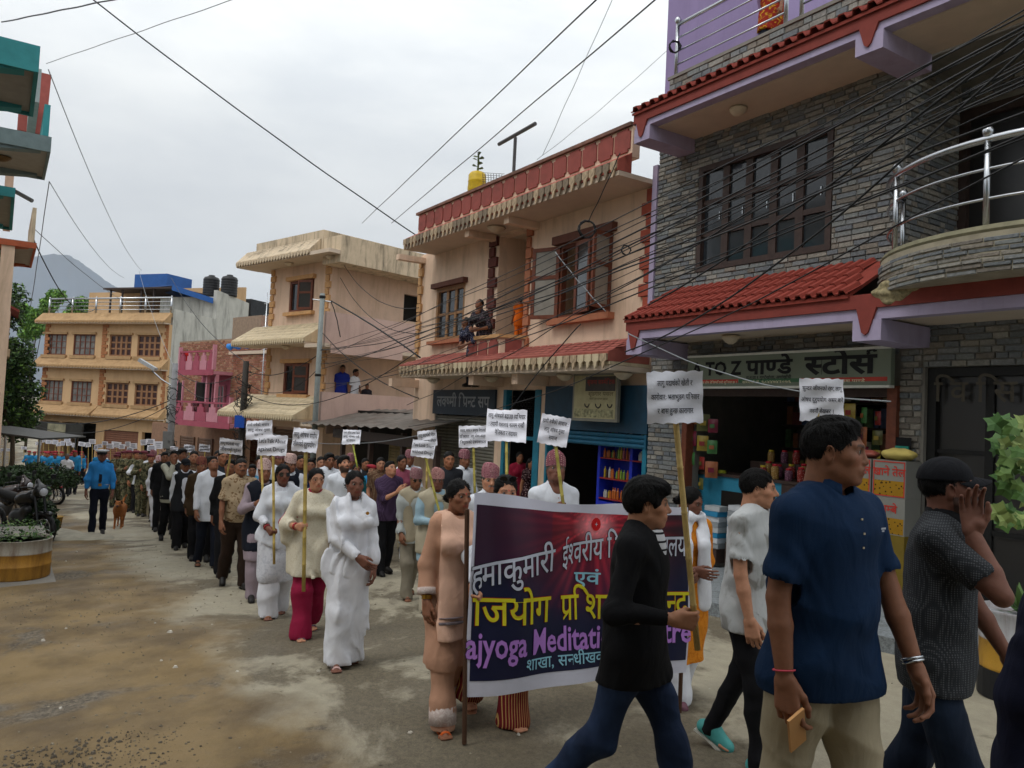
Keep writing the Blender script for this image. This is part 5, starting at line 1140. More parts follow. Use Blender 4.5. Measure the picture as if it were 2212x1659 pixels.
def hairmesh(kind,res,seed=0):
    S=SDF(); f=lambda *a:[v*.01 for v in a]
    if kind in('short','fringe','crop','bald','quiff'):
        g=.62 if kind=='short' else (.5 if kind in('crop','bald') else 1.5)
        S.ell(f(0,-1.6,3.2),f(7.45+g,9.5+g*.7,8.8+g),k=.02)
        if kind=='fringe': S.ell(f(0,4.2,8.4),f(7.0,6.2,4.2),k=.02); S.ell(f(0,-1,7.5),f(8.3,8.6,5.6),k=.02); S.cap(f(-4,8.4,7.2),f(3.5,8.9,6.2),.018,.014,k=.02); S.ell(f(0,-7.5,2),f(6.5,3.8,6),k=.02)
        if kind=='quiff': S.ell(f(0,4,9.6),f(6.2,5,2.6),k=.02)
        if kind=='short': S.ell(f(0,3.2,9.4),f(5.8,4.6,2.3),k=.03)
        # keep the face and neck free
        S.ell(f(0,10.5,-3.4),f(8.6,7.4,9.8 if kind!='bald' else 13),k=.006,sub=True)
        S.ell(f(0,1,-12),f(12,9.5,9.5),k=.01,sub=True)
        for s in (-1,1): S.ell(f(8.4*s,.2,-2.4),f(2.2,3.6,4.6),k=.006,sub=True)
        if kind=='bald': S.ell(f(0,2,13),f(8,9,7.5),k=.004,sub=True)
    else:
        S.ell(f(0,-1.7,3.1),f(8.0,9.7,9.2),k=.02); S.ell(f(0,10.2,-3.6),f(8.1,6.9,10.3),k=.006,sub=True); S.ell(f(0,-1,-13),f(13,12,8.6),k=.01,sub=True)
        S.cap(f(0,9.5,9),f(0,0,13.2),.002,k=.004,sub=True)
        for s in (-1,1): S.ell(f(8.6*s,.6,-2.8),f(1.8,2.4,3.6),k=.006,sub=True)
        if kind=='bun': S.ell(f(0,-11.6,-2.5),f(4.3,3.4,4),k=.015)
        elif kind=='tail': S.cap(f(0,-10.5,-2),f(0,-11.5,-26),.032,.018,k=.02)
        elif kind=='long': S.cap(f(-4,-8,-2),f(-5,-9,-20),.045,.03,k=.03); S.cap(f(4,-8,-2),f(5,-9,-20),.045,.03,k=.03)
    rs=np.random.RandomState(seed); ph=rs.uniform(0,6,4)
    S.mods.append(lambda X,Y,Z: .0016*np.sin(X*230+20*Y+ph[0]+3*np.sin(Z*40))+.0012*np.sin(X*120-70*Z+ph[1]))
    V,Q=S.mesh(res); return V,Q,None
def xf(M,VQC):
    V,Q,C=VQC; A=np.array(M); return V@A[:3,:3].T+A[:3,3],Q,C
HATC={}
def person(label,px,py,dep,yaw=213,H=None,tone='a',fem=False,hair='short',hat=None,stride=0.5,L=('swing',.2,.2),Rr=('swing',-.2,.2),top=None,bot=None,extra=(),headyaw=0,headpitch=0,lean=.04,w=1.0,fat=0,group=None,face={},handres=None,feet='shoe',footcol='1c1a19',base=None,sink=0,coarse=1.0,faceyaw=None,bare=False,name='person',cat='person',belly=0,loc=None):
    """place by the head top's pixel and the distance; everything else follows from the ground there"""
    p=at(px,py,dep) if loc is None else Vector(loc)
    g=gz(p.x,p.y) if base is None else base
    Hh=p.z-g if loc is None else H
    hatH={'topi':.055,'cap':.02,'police':.05,'beret':.03}.get(hat,0)
    k=(Hh-hatH)/1.72*1.0
    if H: k=H/1.72
    res=min(.013,max(.0034,dep*.0014))*coarse; rc_=min(.022,max(.0085,dep*.0022))*coarse; rh=min(.011,max(.0028,dep*.0010))*coarse
    seed=int(px*7+py*13)%9973; col=SK[tone] if tone in SK else hx(tone)
    root=thing(name,label,cat,(p.x,p.y,g),R(yaw),group)
    # skeleton
    a=R(24)*stride; up,lo_=.435*k,.41*k; hw=.088*k*w
    legs=[]; 
    for s,aa in ((1,a),(-1,-a)):       # right leg (+x) swings forward for stride > 0
        back=aa<0; kb=R(6)+abs(aa)*(1.1 if back else .15); th=aa+(kb*.35 if not back else kb*.1)
        hip=V3(s*hw,0,0); kn=hip+V3(0,math.sin(th),-math.cos(th))*up; sh=th-kb; an=kn+V3(0,math.sin(sh),-math.cos(sh))*lo_; legs.append([hip,kn,an,sh])
    hz=-min(l[2].z for l in legs)+.085*k
    for l in legs: 
        for i in range(3): l[i]=l[i]+V3(0,0,hz)
    hipc=V3(0,0,hz); up_v=V3(0,math.sin(lean),math.cos(lean)); ch=hipc+up_v*(.40*k); shz=hipc+up_v*(.505*k); sw=.160*k*w*(.9 if fem else 1)
    tw=R(7)*stride; Sh={s:shz+V3(s*sw*math.cos(tw),s*sw*math.sin(tw)*-1*1,-.028*k)*1 for s in (1,-1)}
    hc=hipc+up_v*(.535*k)+V3(0,.02*k+math.sin(R(headpitch))*.02,.135*k); HM=Matrix.Translation(hc)@Matrix.Rotation(R(headyaw),4,'Z')@Matrix.Rotation(-R(headpitch),4,'X')@Matrix.Scale(k*.98,4)
    ua,fa=.285*k,.25*k; arms={}
    for s,spec in ((1,Rr),(-1,L)):
        S0=Sh[s]
        if spec[0]=='swing':
            an_,bd=spec[1],spec[2]; out=spec[3] if len(spec)>3 else .10
            E_=S0+V3(s*math.sin(out),math.sin(an_)*math.cos(out),-math.cos(an_)*math.cos(out))*ua; b2_=an_+bd; W_=E_+V3(s*math.sin(out*.3),math.sin(b2_),-math.cos(b2_))*fa
            Fd=(W_-E_).normalized(); T_=V3(0,1,0)*math.cos(b2_)+V3(0,0,1)*math.sin(b2_); T_=T_+V3(-s*.35,0,0); curl=[R(26),R(34),R(22)]; grip=False
        else:
            T0_=V3(*spec[1])*k if not isinstance(spec[1],Vector) else Matrix.Rotation(-R(yaw),3,'Z')@(spec[1]-V3(p.x,p.y,g)); pole=V3(*(spec[2] if len(spec)>2 and spec[2] else (s*.6,-.5,-1))); tgt=hipc*0+T0_; E_,W_=ik(S0,tgt,ua,fa,pole); Fd=(W_-E_).normalized(); grip=spec[0]=='grip'
            T_=V3(*spec[3]) if len(spec)>3 and spec[3] else V3(0,.1,1); curl=[R(72),R(82),R(55)] if grip else [R(18),R(26),R(18)]
            if len(spec)>4: Fd=V3(*spec[4])
        arms[s]=(S0,E_,W_,Fd,T_,curl,grip)
    fine=dep<13*1.0 and coarse<1.5
    # ---- body: one mesh ----
    parts=[xf(HM,headmesh(res/k,fem,col,seed=seed,fat=fat,**face))]
    B=SDF(); sh_=.82
    B.cap(hipc+V3(0,0,.02),ch,.13*k*w*sh_,.15*k*w*sh_,k=.04,flat=.68); B.cap(Sh[-1],Sh[1],.036*k,k=.04); B.cap(shz+V3(0,-.01,-.02*k),hc+V3(0,-.03*k,-.09*k),.062*k,.05*k,k=.03)
    for s in (1,-1):
        S0,E_,W_,*_r=arms[s]; B.cap(S0,E_,.047*k,.037*k,k=.02); B.cap(E_,E_+(W_-E_)*.35,.037*k,.0385*k,k=.012); B.cap(E_+(W_-E_)*.35,W_,.0385*k,.026*k,k=.012)
    for l in legs: B.cap(l[0],l[1],.066*k,.043*k,k=.02); B.cap(l[1],l[1]+(l[2]-l[1])*.35,.043*k,.044*k,k=.02); B.cap(l[1]+(l[2]-l[1])*.35,l[2],.044*k,.034*k,k=.02)
    V,Q=B.mesh(rc_*1.0); parts.append((V,Q,np.tile(np.array(col),(len(V),1))*(1+.0*V[:,:1])))
    grips={}
    for s in (1,-1):
        S0,E_,W_,Fd,T_,curl,grip=arms[s]; (V,Q),Bk=hand(s,W_,Fd,T_,curl,k*1.02,rh,grip); C=np.tile(np.array(col),(len(V),1)); parts.append((V,Q,C))
        F2=Fd.normalized(); T2=(T_-F2*T_.dot(F2)).normalized(); grips[s]=(W_+F2*.092*k-Bk*.028*k,T2)
    # feet
    ft={}
    for i,l in enumerate(legs):
        s=1 if i==0 else -1; an=l[2]; fwd=V3(s*.12,math.cos(min(0,l[3])*.9),math.sin(min(0,l[3])*.9)).normalized(); 
        pitch=min(0,l[3])*.8; fwd=V3(s*.10,math.cos(pitch),math.sin(pitch)).normalized() if an.z>.1*k else V3(s*.12,1,0).normalized(); dn=fwd.cross(V3(1,0,0)); dn=-dn if dn.z>0 else dn
        heel=an+dn*.045*k-fwd*.04*k; toe=an+dn*.058*k+fwd*.14*k; ft[s]=(heel,toe,fwd,dn,an)
        if feet!='shoe':
            Ff=SDF(); Ff.cap(an,heel,.036*k,.03*k,k=.02); Ff.cap(an,toe-fwd*.03*k,.036*k,.022*k,k=.03)
            side=fwd.cross(dn).normalized()
            for j in range(5): t0=toe+side*((j-2)*.017*k)-fwd*(.035+abs(j-1)*.004)*k; Ff.cap(t0,t0+fwd*.05*k,.012*k if j else .014*k,.009*k,k=.004)
            V,Q=Ff.mesh(max(.005,rh*1.3)); parts.append((V,Q,np.tile(np.array(col),(len(V),1))))
    body=link(npmesh('body',parts,m_skin),'body',root)
    # eyes, hair
    if dep<16 and coarse<1.5:
        for s in (1,-1):
            b=MB(); r=.0137*k; b.lathe([(r*math.cos(t),r*math.sin(t)) for t in [R(-89+i*178/8) for i in range(9)]],(0,0,0),12)
            e_=b.obj('eye',m_eye,root,smooth=True); e_.matrix_local=HM@Matrix.Translation((.0315*s,.0695,.005)); e_.scale=(1,1,1)
            b=MB(); gd_=face.get('gaze',0) if False else 0; b.lathe([(.0070*k,0),(.0064*k,.0012*k),(.002*k,.0016*k)],(0,0,0),10); ir=b.obj('iris',m_iris,e_,smooth=True); ir.matrix_local=Matrix.Rotation(R(-90),4,'X')@Matrix.Translation((0,0,.0131*k/1)) 
    hm=m_greyhair if hair.startswith('grey') else m_hair; hk=hair.replace('grey','') or 'short'
    if hk!='none':
        hv=xf(HM,hairmesh(hk,max(.0045,res*1.1)/k,seed)); ho=link(npmesh('hair',[hv],hm),'hair',root)
        if dep<9 and hk not in('bald',): strands(ho,hv[0],HM,k,2600 if dep<4.5 else 900,seed,hm,.0011 if dep<4.5 else .0022,fem,hat)
    # ---- clothes ----
    ends=[]
    def sleeves(S,frac,r0,r1,kk=.03,fore=0.):
        for s in (1,-1):
            S0,E_,W_=arms[s][:3]
            if frac<=1: S.cap(S0-V3(s*.008,0,.006)*k,S0+(E_-S0)*frac,(.053+r0)*k,(.056+r1)*k,k=kk); dd=(E_-S0).normalized(); ends.append((S0+(E_-S0)*frac+dd*.060*k,.066*k))
            else:
                dd=(W_-E_).normalized(); ends.append((E_+(W_-E_)*(frac-1)+dd*(.047+r1)*k,(.046+r1)*k)); S.cap(S0,E_,(.051+r0)*k,(.053+r0)*k,k=kk); S.ell(E_,((.060+r0)*k,)*3,k=.02); S.cap(E_,E_+(W_-E_)*(frac-1),(.050+r0)*k,(.036+r1)*k,k=.015)
    def torso(S,hem,ease=.02,flare=.0,bot_=None,chest=.155,flat=.7):
        c=(chest+ease)*k*w*(.92 if fem else 1)
        for s in (1,-1): S.cap(Sh[s],shz+V3(s*.03*k,-.005,.022*k),.046*k+ease*.3,.045*k+ease*.2,k=.03)
        S.cap(shz+V3(0,-.01,-.03*k),shz+V3(0,-.008,.04*k),.085*k,.052*k,k=.03)
        S.cap(hipc+V3(0,0,.10*k),ch-V3(0,0,.02*k),c*(.93+belly*.1),c,k=.06,flat=flat); hf=1.0 if fem else .87; S.cap(hipc+V3(0,0,-.06*k),hipc+V3(0,0,.14*k),c*(hf+flare),c*.93*(1 if fem else .94),k=.05,flat=flat+.06)
        if bot and bot.get('kind','trousers')=='trousers' and hem<.86:
            for l in legs: S.cap(l[0]-V3(0,0,.02*k),l[0]+(l[1]-l[0])*min(1,max(.12,(hz/k-hem)/.435)),(.083+bot.get('ease',.012)+max(0,ease-.02))*k*w,k=.05)
        if fem:
            for s in (1,-1): S.ell(ch+V3(s*.075*k,(.05+ease)*k,-.05*k),((.055+ease)*k,(.055+ease*.5)*k,.07*k),k=.04)
        elif fat or belly: S.ell(hipc+V3(0,.05*k,.16*k),((.13+.01*fat)*k,(.085+.022*(fat+belly))*k,.15*k),k=.06)
        if hem<hz/k-.06:
            hf=1.0 if fem else .9; S.cap(hipc+V3(0,.0,-.03*k),V3(0,(legs[0][1].y+legs[1][1].y)/2*.5,hem*k-.12),c*(1+flare),c*(1.02+flare*1.6),k=.05,flat=.72)
            if hem<.62*hz/k*1.0:
                for l in legs: S.cap(l[0],l[0]+(l[1]-l[0])*(min(1,(hz/k-hem)/.435)+.35),.095*k,.085*k,k=.05)
        S.cut((0,0,hem*k),(0,0,-1))
    def neckcut(S,r=.062,vz=.045):
        S.ell(hc+V3(0,.012*k,-.075*k),(r*k,r*1.05*k,vz*k+.02),k=.012,sub=True)
    out={}
    if top:
        S=SDF(); fr=top.get('sleeve',.62); torso(S,top.get('hem',.80),top.get('ease',.02),top.get('flare',0)); sleeves(S,fr,top.get('sl',.004),top.get('cuff',.006))
        for c0,r_ in ends: S.holes.append((c0,r_))
        neckcut(S,top.get('neck',.060),top.get('neckz',.05)); dep<7 and S.mods.append(lambda X,Y,Z: .0024*np.sin(58*Z+14*np.sin(9*X+seed)+20*Y)*np.clip(np.sin(11*X+7*Z+seed)+np.sin(13*Z-9*X),0,1.2)); S.mods.append(folds(seed,.0065*k if dep>4 else .005*k,vert=top.get('hem',.8)<.6,k=30)); S.mods.append(folds(seed+3,.0045*k,vert=False))
        for s in (1,-1):
            if fr<=1: S0,E_=arms[s][0],arms[s][1]; 
        V,Q=S.mesh(rc_); o=link(npmesh(top.get('name','shirt'),[(V,Q,None)],top['m'],sharp=38),top.get('name','shirt'),root); out['top']=o
        if top.get('collar'):
            b=MB(); pts=[]; 
            nb=hc+V3(0,-.012*k,-.128*k)
            n=14; r1,r2=.062*k,.078*k; vs=[]
            for i in range(n+1):
                t=R(-248+316*i/n)+0; t=R(112)+R(316)*i/n; dip=.03*k*max(0,math.sin(t))**2
                for (rr,zz) in ((r1,.028*k),(r1+.006*k,.034*k),(r2,-.002*k),(r2-.008*k,-.006*k)): vs.append((nb.x+rr*math.cos(t),nb.y+rr*math.sin(t)*1.05,nb.z+zz-dip+(.016*k if zz>.01*k else 0)))
            fs=[]
            for i in range(n):
                for j in range(4): fs.append((i*4+j,i*4+(j+1)%4,(i+1)*4+(j+1)%4,(i+1)*4+j))
            b.add(vs,fs); b.obj('collar',top.get('collarm',top['m']),root,smooth=True)
        if top.get('placket'):
            b=MB(); 
            for i in range(3 if top['placket']==1 else 6): zz=shz.z-.045*k-i*(.045 if top['placket']==1 else .07)*k; y=ray_y(V,0,zz); b.lathe([(.006,-.001),(.006,.002),(.001,.003)],(0,0,0),8) if False else b.box(-.0032,.0032,y-.002,y+.002,zz-.0032,zz+.0032)
            b.obj('buttons',top.get('btn',m_cream),root)
    if bot:
        S=SDF(); kd=bot.get('kind','trousers'); e=bot.get('ease',.012)
        if kd=='trousers':
            S.cap(hipc+V3(-.05*k,0,-.01),hipc+V3(.05*k,0,-.01),(.088+e)*k*w,k=.04,flat=.95); S.cap(hipc+V3(0,0,-.02),hipc+V3(0,0,.09*k),.137*k*w,.128*k*w,k=.04,flat=.68)
            for l in legs:
                S.cap(l[0]-V3(0,0,.05*k),l[1],(.078+e)*k*w,(.060+e)*k,k=.035); hemr=bot.get('hemr',.056); dd=(l[2]-l[1]).normalized(); S.cap(l[1],l[2]+dd*.03*k,(.060+e)*k,(hemr+e)*k,k=.03); S.ell(l[2]+dd*(.03+hemr+e)*k*.98,((hemr+e)*k*1.25,)*2+((hemr+e)*k*.95,),k=.003,sub=True)
            S.cut((0,0,bot.get('top_z',hz/k+.10)*k),(0,0,1)); S.mods.append(folds(seed+9,.006*k,vert=False))
            for l in legs: pass
        else:   # wrapped skirt / saree lower part
            zb=bot.get('hem',.06)*k; yy=(legs[0][2].y+legs[1][2].y)/2; S.cap(hipc+V3(0,0,.06*k),hipc+V3(0,0,-.1*k),.135*k*w,.165*k*w,k=.05,flat=.78)
            S.cap(hipc+V3(0,0,-.1*k),V3(0,yy,zb+.02),.165*k*w,bot.get('r',.17)*k,k=.05,flat=.85)
            for l in legs: S.cap(l[0],l[1],.10*k,.085*k,k=.06); S.cap(l[1],V3(l[2].x,l[2].y,zb+.03),.085*k,.085*k,k=.06)
            S.cut((0,0,zb),(0,0,-1)); S.mods.append(folds(seed+2,.018*k,vert=True,k=52))
        S.mods.append(folds(seed+5,.004*k,vert=False)); V,Q=S.mesh(rc_); nm=bot.get('name','trousers' if kd=='trousers' else 'skirt'); link(npmesh(nm,[(V,Q,None)],bot['m'],sharp=38),nm,root)
    if feet=='shoe' or feet=='sandal' or feet=='sneaker':
        fm=M_('footwear_'+footcol,footcol,rough=.5,var=.2)
        for s in (1,-1):
            heel,toe,fwd,dn,an=ft[s]; side=fwd.cross(dn).normalized(); S=SDF()
            if feet!='sandal':
                S.cap(an-V3(0,0,.01),heel+V3(0,0,.012),.040*k,.036*k,k=.02); S.cap(heel,toe,.034*k,.036*k,k=.02); S.cap(an+fwd*.02*k,toe-fwd*.02*k+V3(0,0,.005),.040*k,.032*k,k=.03)
                S.cut(heel+dn*.036*k,dn)
                V,Q=S.mesh(max(.007,rc_*.7)); so_=link(npmesh('shoe',[(V,Q,None)],fm),'shoe',root)
                b=MB(); sm=[(heel-fwd*.038*k,.03),(heel+fwd*.05*k,.034),(toe-fwd*.05*k,.040),(toe+fwd*.01*k,.038),(toe+fwd*.036*k,.018)]
                up_=[p_+side*r*k for p_,r in sm]+[p_-side*r*k for p_,r in sm[::-1]]; n=len(up_); b.add([v+dn*.030*k for v in up_]+[v+dn*.042*k for v in up_],[tuple(range(n)),tuple(range(n,2*n))[::-1]]+[(i,(i+1)%n,(i+1)%n+n,i+n) for i in range(n)]); b.obj('sole',M_('sole_white','b5b2a8') if feet=='sneaker' else m_black,so_)
            else:
                b=MB(); sm=[(heel-fwd*.04*k,.025),(heel,.036),(heel+fwd*.08*k,.032),(toe-fwd*.03*k,.044),(toe+fwd*.01*k,.040),(toe+fwd*.035*k,.020)]
                up_=[p_+side*r*k for p_,r in sm]+[p_-side*r*k for p_,r in sm[::-1]]; n=len(up_); b.add([v+dn*.022*k for v in up_]+[v+dn*.038*k for v in up_],[tuple(range(n)),tuple(range(n,2*n))[::-1]]+[(i,(i+1)%n,(i+1)%n+n,i+n) for i in range(n)]); so_=b.obj('sandal',fm,root)
                b=MB(); c0=toe-fwd*.035*k
                b.tube([c0+side*.042*k+dn*.01*k,c0+side*.02*k-dn*.022*k,c0-dn*.026*k,c0-side*.02*k-dn*.022*k,c0-side*.042*k+dn*.01*k],.009*k,6); b.obj('strap',fm,so_)
    if hat=='topi':
        b=MB(); n=20; lv=[(-.012,1.0),(.02,1.03),(.055,1.0),(.085,.95),(.098,.86)]; vs=[];fs=[]
        for j,(zz,rr) in enumerate(lv):
            for i in range(n): t=2*math.pi*i/n; tilt=.5; x=rr*.086*math.cos(t)*(1 if j<3 else (.88 if j==3 else .62)); y=rr*.102*math.sin(t)-.012; z=.058+zz*1.12+(.018*math.sin(t)*(-1 if j==0 else 1) +(.012*math.cos(t*1+.6) if j>2 else 0)); vs.append((x,y,z))
        for j in range(len(lv)-1):
            for i in range(n): fs.append((j*n+i,j*n+(i+1)%n,(j+1)*n+(i+1)%n,(j+1)*n+i))
        fs.append(tuple(range((len(lv)-1)*n,len(lv)*n))); b.add(vs,fs); o=b.obj('topi_cap',extra_m.get(label) or cloth('dhaka_cloth','b9a09c','dhaka','8a5a62',52),root,smooth=False); o.matrix_local=HM
    elif hat=='cap':
        S=SDF(); S.ell((0,-.014,.045),(.086,.104,.086),k=.01); S.cut((0,0,.03),(0,-.10,-1)); S.cap((-.03,.10,.052),(.03,.10,.052),.045,k=.02,flat=1.0)
        S=SDF(); S.ell((0,-.014,.045),(.087,.105,.088),k=.01); S.cut((0,0,.034),(0,-.12,-1)); V,Q=S.mesh(max(.004,res)); V2=V@np.array(HM.to_3x3()).T+np.array(HM.translation); o=link(npmesh('cap_crown',[(V2,Q,None)],extra_m.get(label) or cloth('black_cap_cloth','17181c','plain')),'cap_crown',root)
        b=MB(); vs=[];n=12
        for j in (0,1):
            for zz in (0,-.004):
                for i in range(n+1): t=R(20+140*i/n); vs.append((.082*math.cos(t)*(1-.05*j),.085*math.sin(t)+j*(.07*math.sin(t)**.5),.044+zz-.02*j-.022*abs(math.cos(t))*(1)))
        N1=n+1; fs=[]
        for i in range(n): fs+= [(i,i+1,2*N1+i+1,2*N1+i),(3*N1+i,3*N1+i+1,N1+i+1,N1+i),(2*N1+i,2*N1+i+1,3*N1+i+1,3*N1+i)]
        b.add(vs,fs); o2=b.obj('cap_brim',extra_m.get(label) or cloth('black_cap_cloth','17181c','plain'),root,smooth=True); o2.matrix_local=HM
    elif hat=='police':
        b=MB(); b.lathe([(.086,.035),(.09,.075),(.128,.10),(.13,.112),(.11,.122),(.02,.128)],(0,-.008,0),20,sy=1.12); o=b.obj('cap_top',M_('white_cap_cover','c9ccd2',var=.05),root,smooth=True); o.matrix_local=HM
        b=MB(); b.lathe([(.089,.03),(.093,.05),(.092,.078),(.08,.08)],(0,-.008,0),20,sy=1.13); o=b.obj('cap_band',M_('black_cap_band','111114'),root,smooth=True); o.matrix_local=HM
        b=MB(); b.lathe([(.06,.0),(.062,.006),(.03,.010)],(0,.085,.028),14,sy=.9); o=b.obj('cap_visor',M_('black_cap_band'),root,smooth=True); o.matrix_local=HM
    elif hat=='beret':
        S=SDF(); S.ell((0,-.015,.062),(.088,.105,.055),k=.02); S.ell((.045,-.01,.088),(.085,.09,.03),k=.03); S.cut((0,0,.04),(0,-.1,-1)); V,Q=S.mesh(max(.006,res)); V2=V@np.array(HM.to_3x3()).T+np.array(HM.translation); link(npmesh('beret',[(V2,Q,None)],extra_m.get(label) or M_('red_beret','8f1f2c',var=.1)),'beret',root)
    root['k']=k
    return dict(root=root,k=k,arms=arms,grips=grips,hc=hc,HM=HM,hipc=hipc,ch=ch,shz=shz,Sh=Sh,legs=legs,hz=hz,rc=rc_,seed=seed,torso=torso,sleeves=sleeves,neckcut=neckcut,dep=dep,g=g)
def ray_y(V,x,z):
    m=(np.abs(V[:,0]-x)<.02)&(np.abs(V[:,2]-z)<.015); return V[m,1].max() if m.any() else .1
extra_m={}
def strands(ho,V,HM,k,n,seed,m,wd,fem,hat):
    """fine locks lying over the hair mass so that its outline is not smooth"""
    q=np.random.RandomState(seed); Hi=np.array(HM.inverted()); L=V@Hi[:3,:3].T+Hi[:3,3]; I=q.randint(0,len(L),n); P=L[I]; c=np.array((0,-.014,.03)); cr=np.array((0,-.045,.12))
    nr=P-c; nr/=np.linalg.norm(nr,axis=1)[:,None]; ok=(P[:,1]<.055)|(P[:,2]>.06); 
    if hat: ok&=(P[:,2]<.04)
    P,nr=P[ok],nr[ok]; d=(P-cr)+q.normal(0,.012,P.shape); 
    if fem: d=np.stack([np.sign(P[:,0])*.3+P[:,0]*3,-np.ones(len(P)),-.5*np.ones(len(P))],1)+q.normal(0,.12,P.shape)
    d-=nr*(d*nr).sum(1)[:,None]; d/=np.linalg.norm(d,axis=1)[:,None]; s=np.cross(d,nr); ln=q.uniform(.018,.036,len(P))[:,None]*(.8 if not fem else 1.2); lf=q.uniform(.0005,.004 if not fem else .002,len(P))[:,None]
    a=P-nr*.001; b_=P+d*ln*.5+nr*lf; e=P+d*ln+nr*(lf*.6-.001); w_=wd
    W=np.concatenate([a-s*w_,a+s*w_,b_-s*w_,b_+s*w_,e-s*w_*.3,e+s*w_*.3]); N_=len(P); i=np.arange(N_); Q=np.concatenate([np.stack([i,i+N_,i+3*N_,i+2*N_],1),np.stack([i+2*N_,i+3*N_,i+5*N_,i+4*N_],1)])
    W,Q,_=xf(HM,(W,Q,None)); o=link(npmesh('hair_strands',[(W,Q,None)],m),'hair_strands',ho,'stuff'); return o
def garment(p,name,m,build,amp=.006,vert=True,kf=30,cuts=()):
    S=SDF(); build(S); S.mods.append(folds(p['seed']+len(name),amp,vert,kf)); 
    V,Q=S.mesh(p['rc']); return link(npmesh(name,[(V,Q,None)],m,sharp=38),name,p['root'])
def glasses(p,dark=True,up=0,col='0c0c0e'):
    b=MB(); k=1
    z0=.005+up*.095; y0=.083-up*.03
    for s in (1,-1):
        b.lathe([(.026,-.001),(.026,.002),(.02,.0025)],(0,0,0),14) if False else b.add([(.033*s+.026*math.cos(t)*1.05,y0+.004-.010*abs(.033*s+.026*math.cos(t))/.06-.0*j+(.003*j),z0+.021*math.sin(t)) for j in (0,1) for t in [2*math.pi*i/14 for i in range(14)]],[tuple(range(14))[::-1],tuple(range(14,28))]+[(i,(i+1)%14,(i+1)%14+14,i+14) for i in range(14)])
    lens_=b.obj('lens' if dark else 'spectacle_lens',M_('dark_lens',col,rough=.08,var=0,bump=0,spec=.7) ,p['root']) if dark else None
    f=MB(); 
    for s in (1,-1):
        f.tube([(.033*s+.027*math.cos(t)*1.05,y0+.007-.010*abs(.033*s+.027*math.cos(t))/.06,z0+.022*math.sin(t)) for t in [2*math.pi*i/14 for i in range(15)]],.0016,5)
        f.tube([(.060*s,y0-.004,z0+.008),(.078*s,y0-.05,z0+.008),(.078*s,-.01,z0)],.0018,5)
    f.tube([(-.007,y0+.006,z0+.004),(.007,y0+.006,z0+.004)],.0018,5); fo=f.obj('spectacles',M_('spectacle_frame','1a1615',rough=.3),p['root'],kind='stuff')
    for o in (lens_,fo):
        if o: o.matrix_local=p['HM']
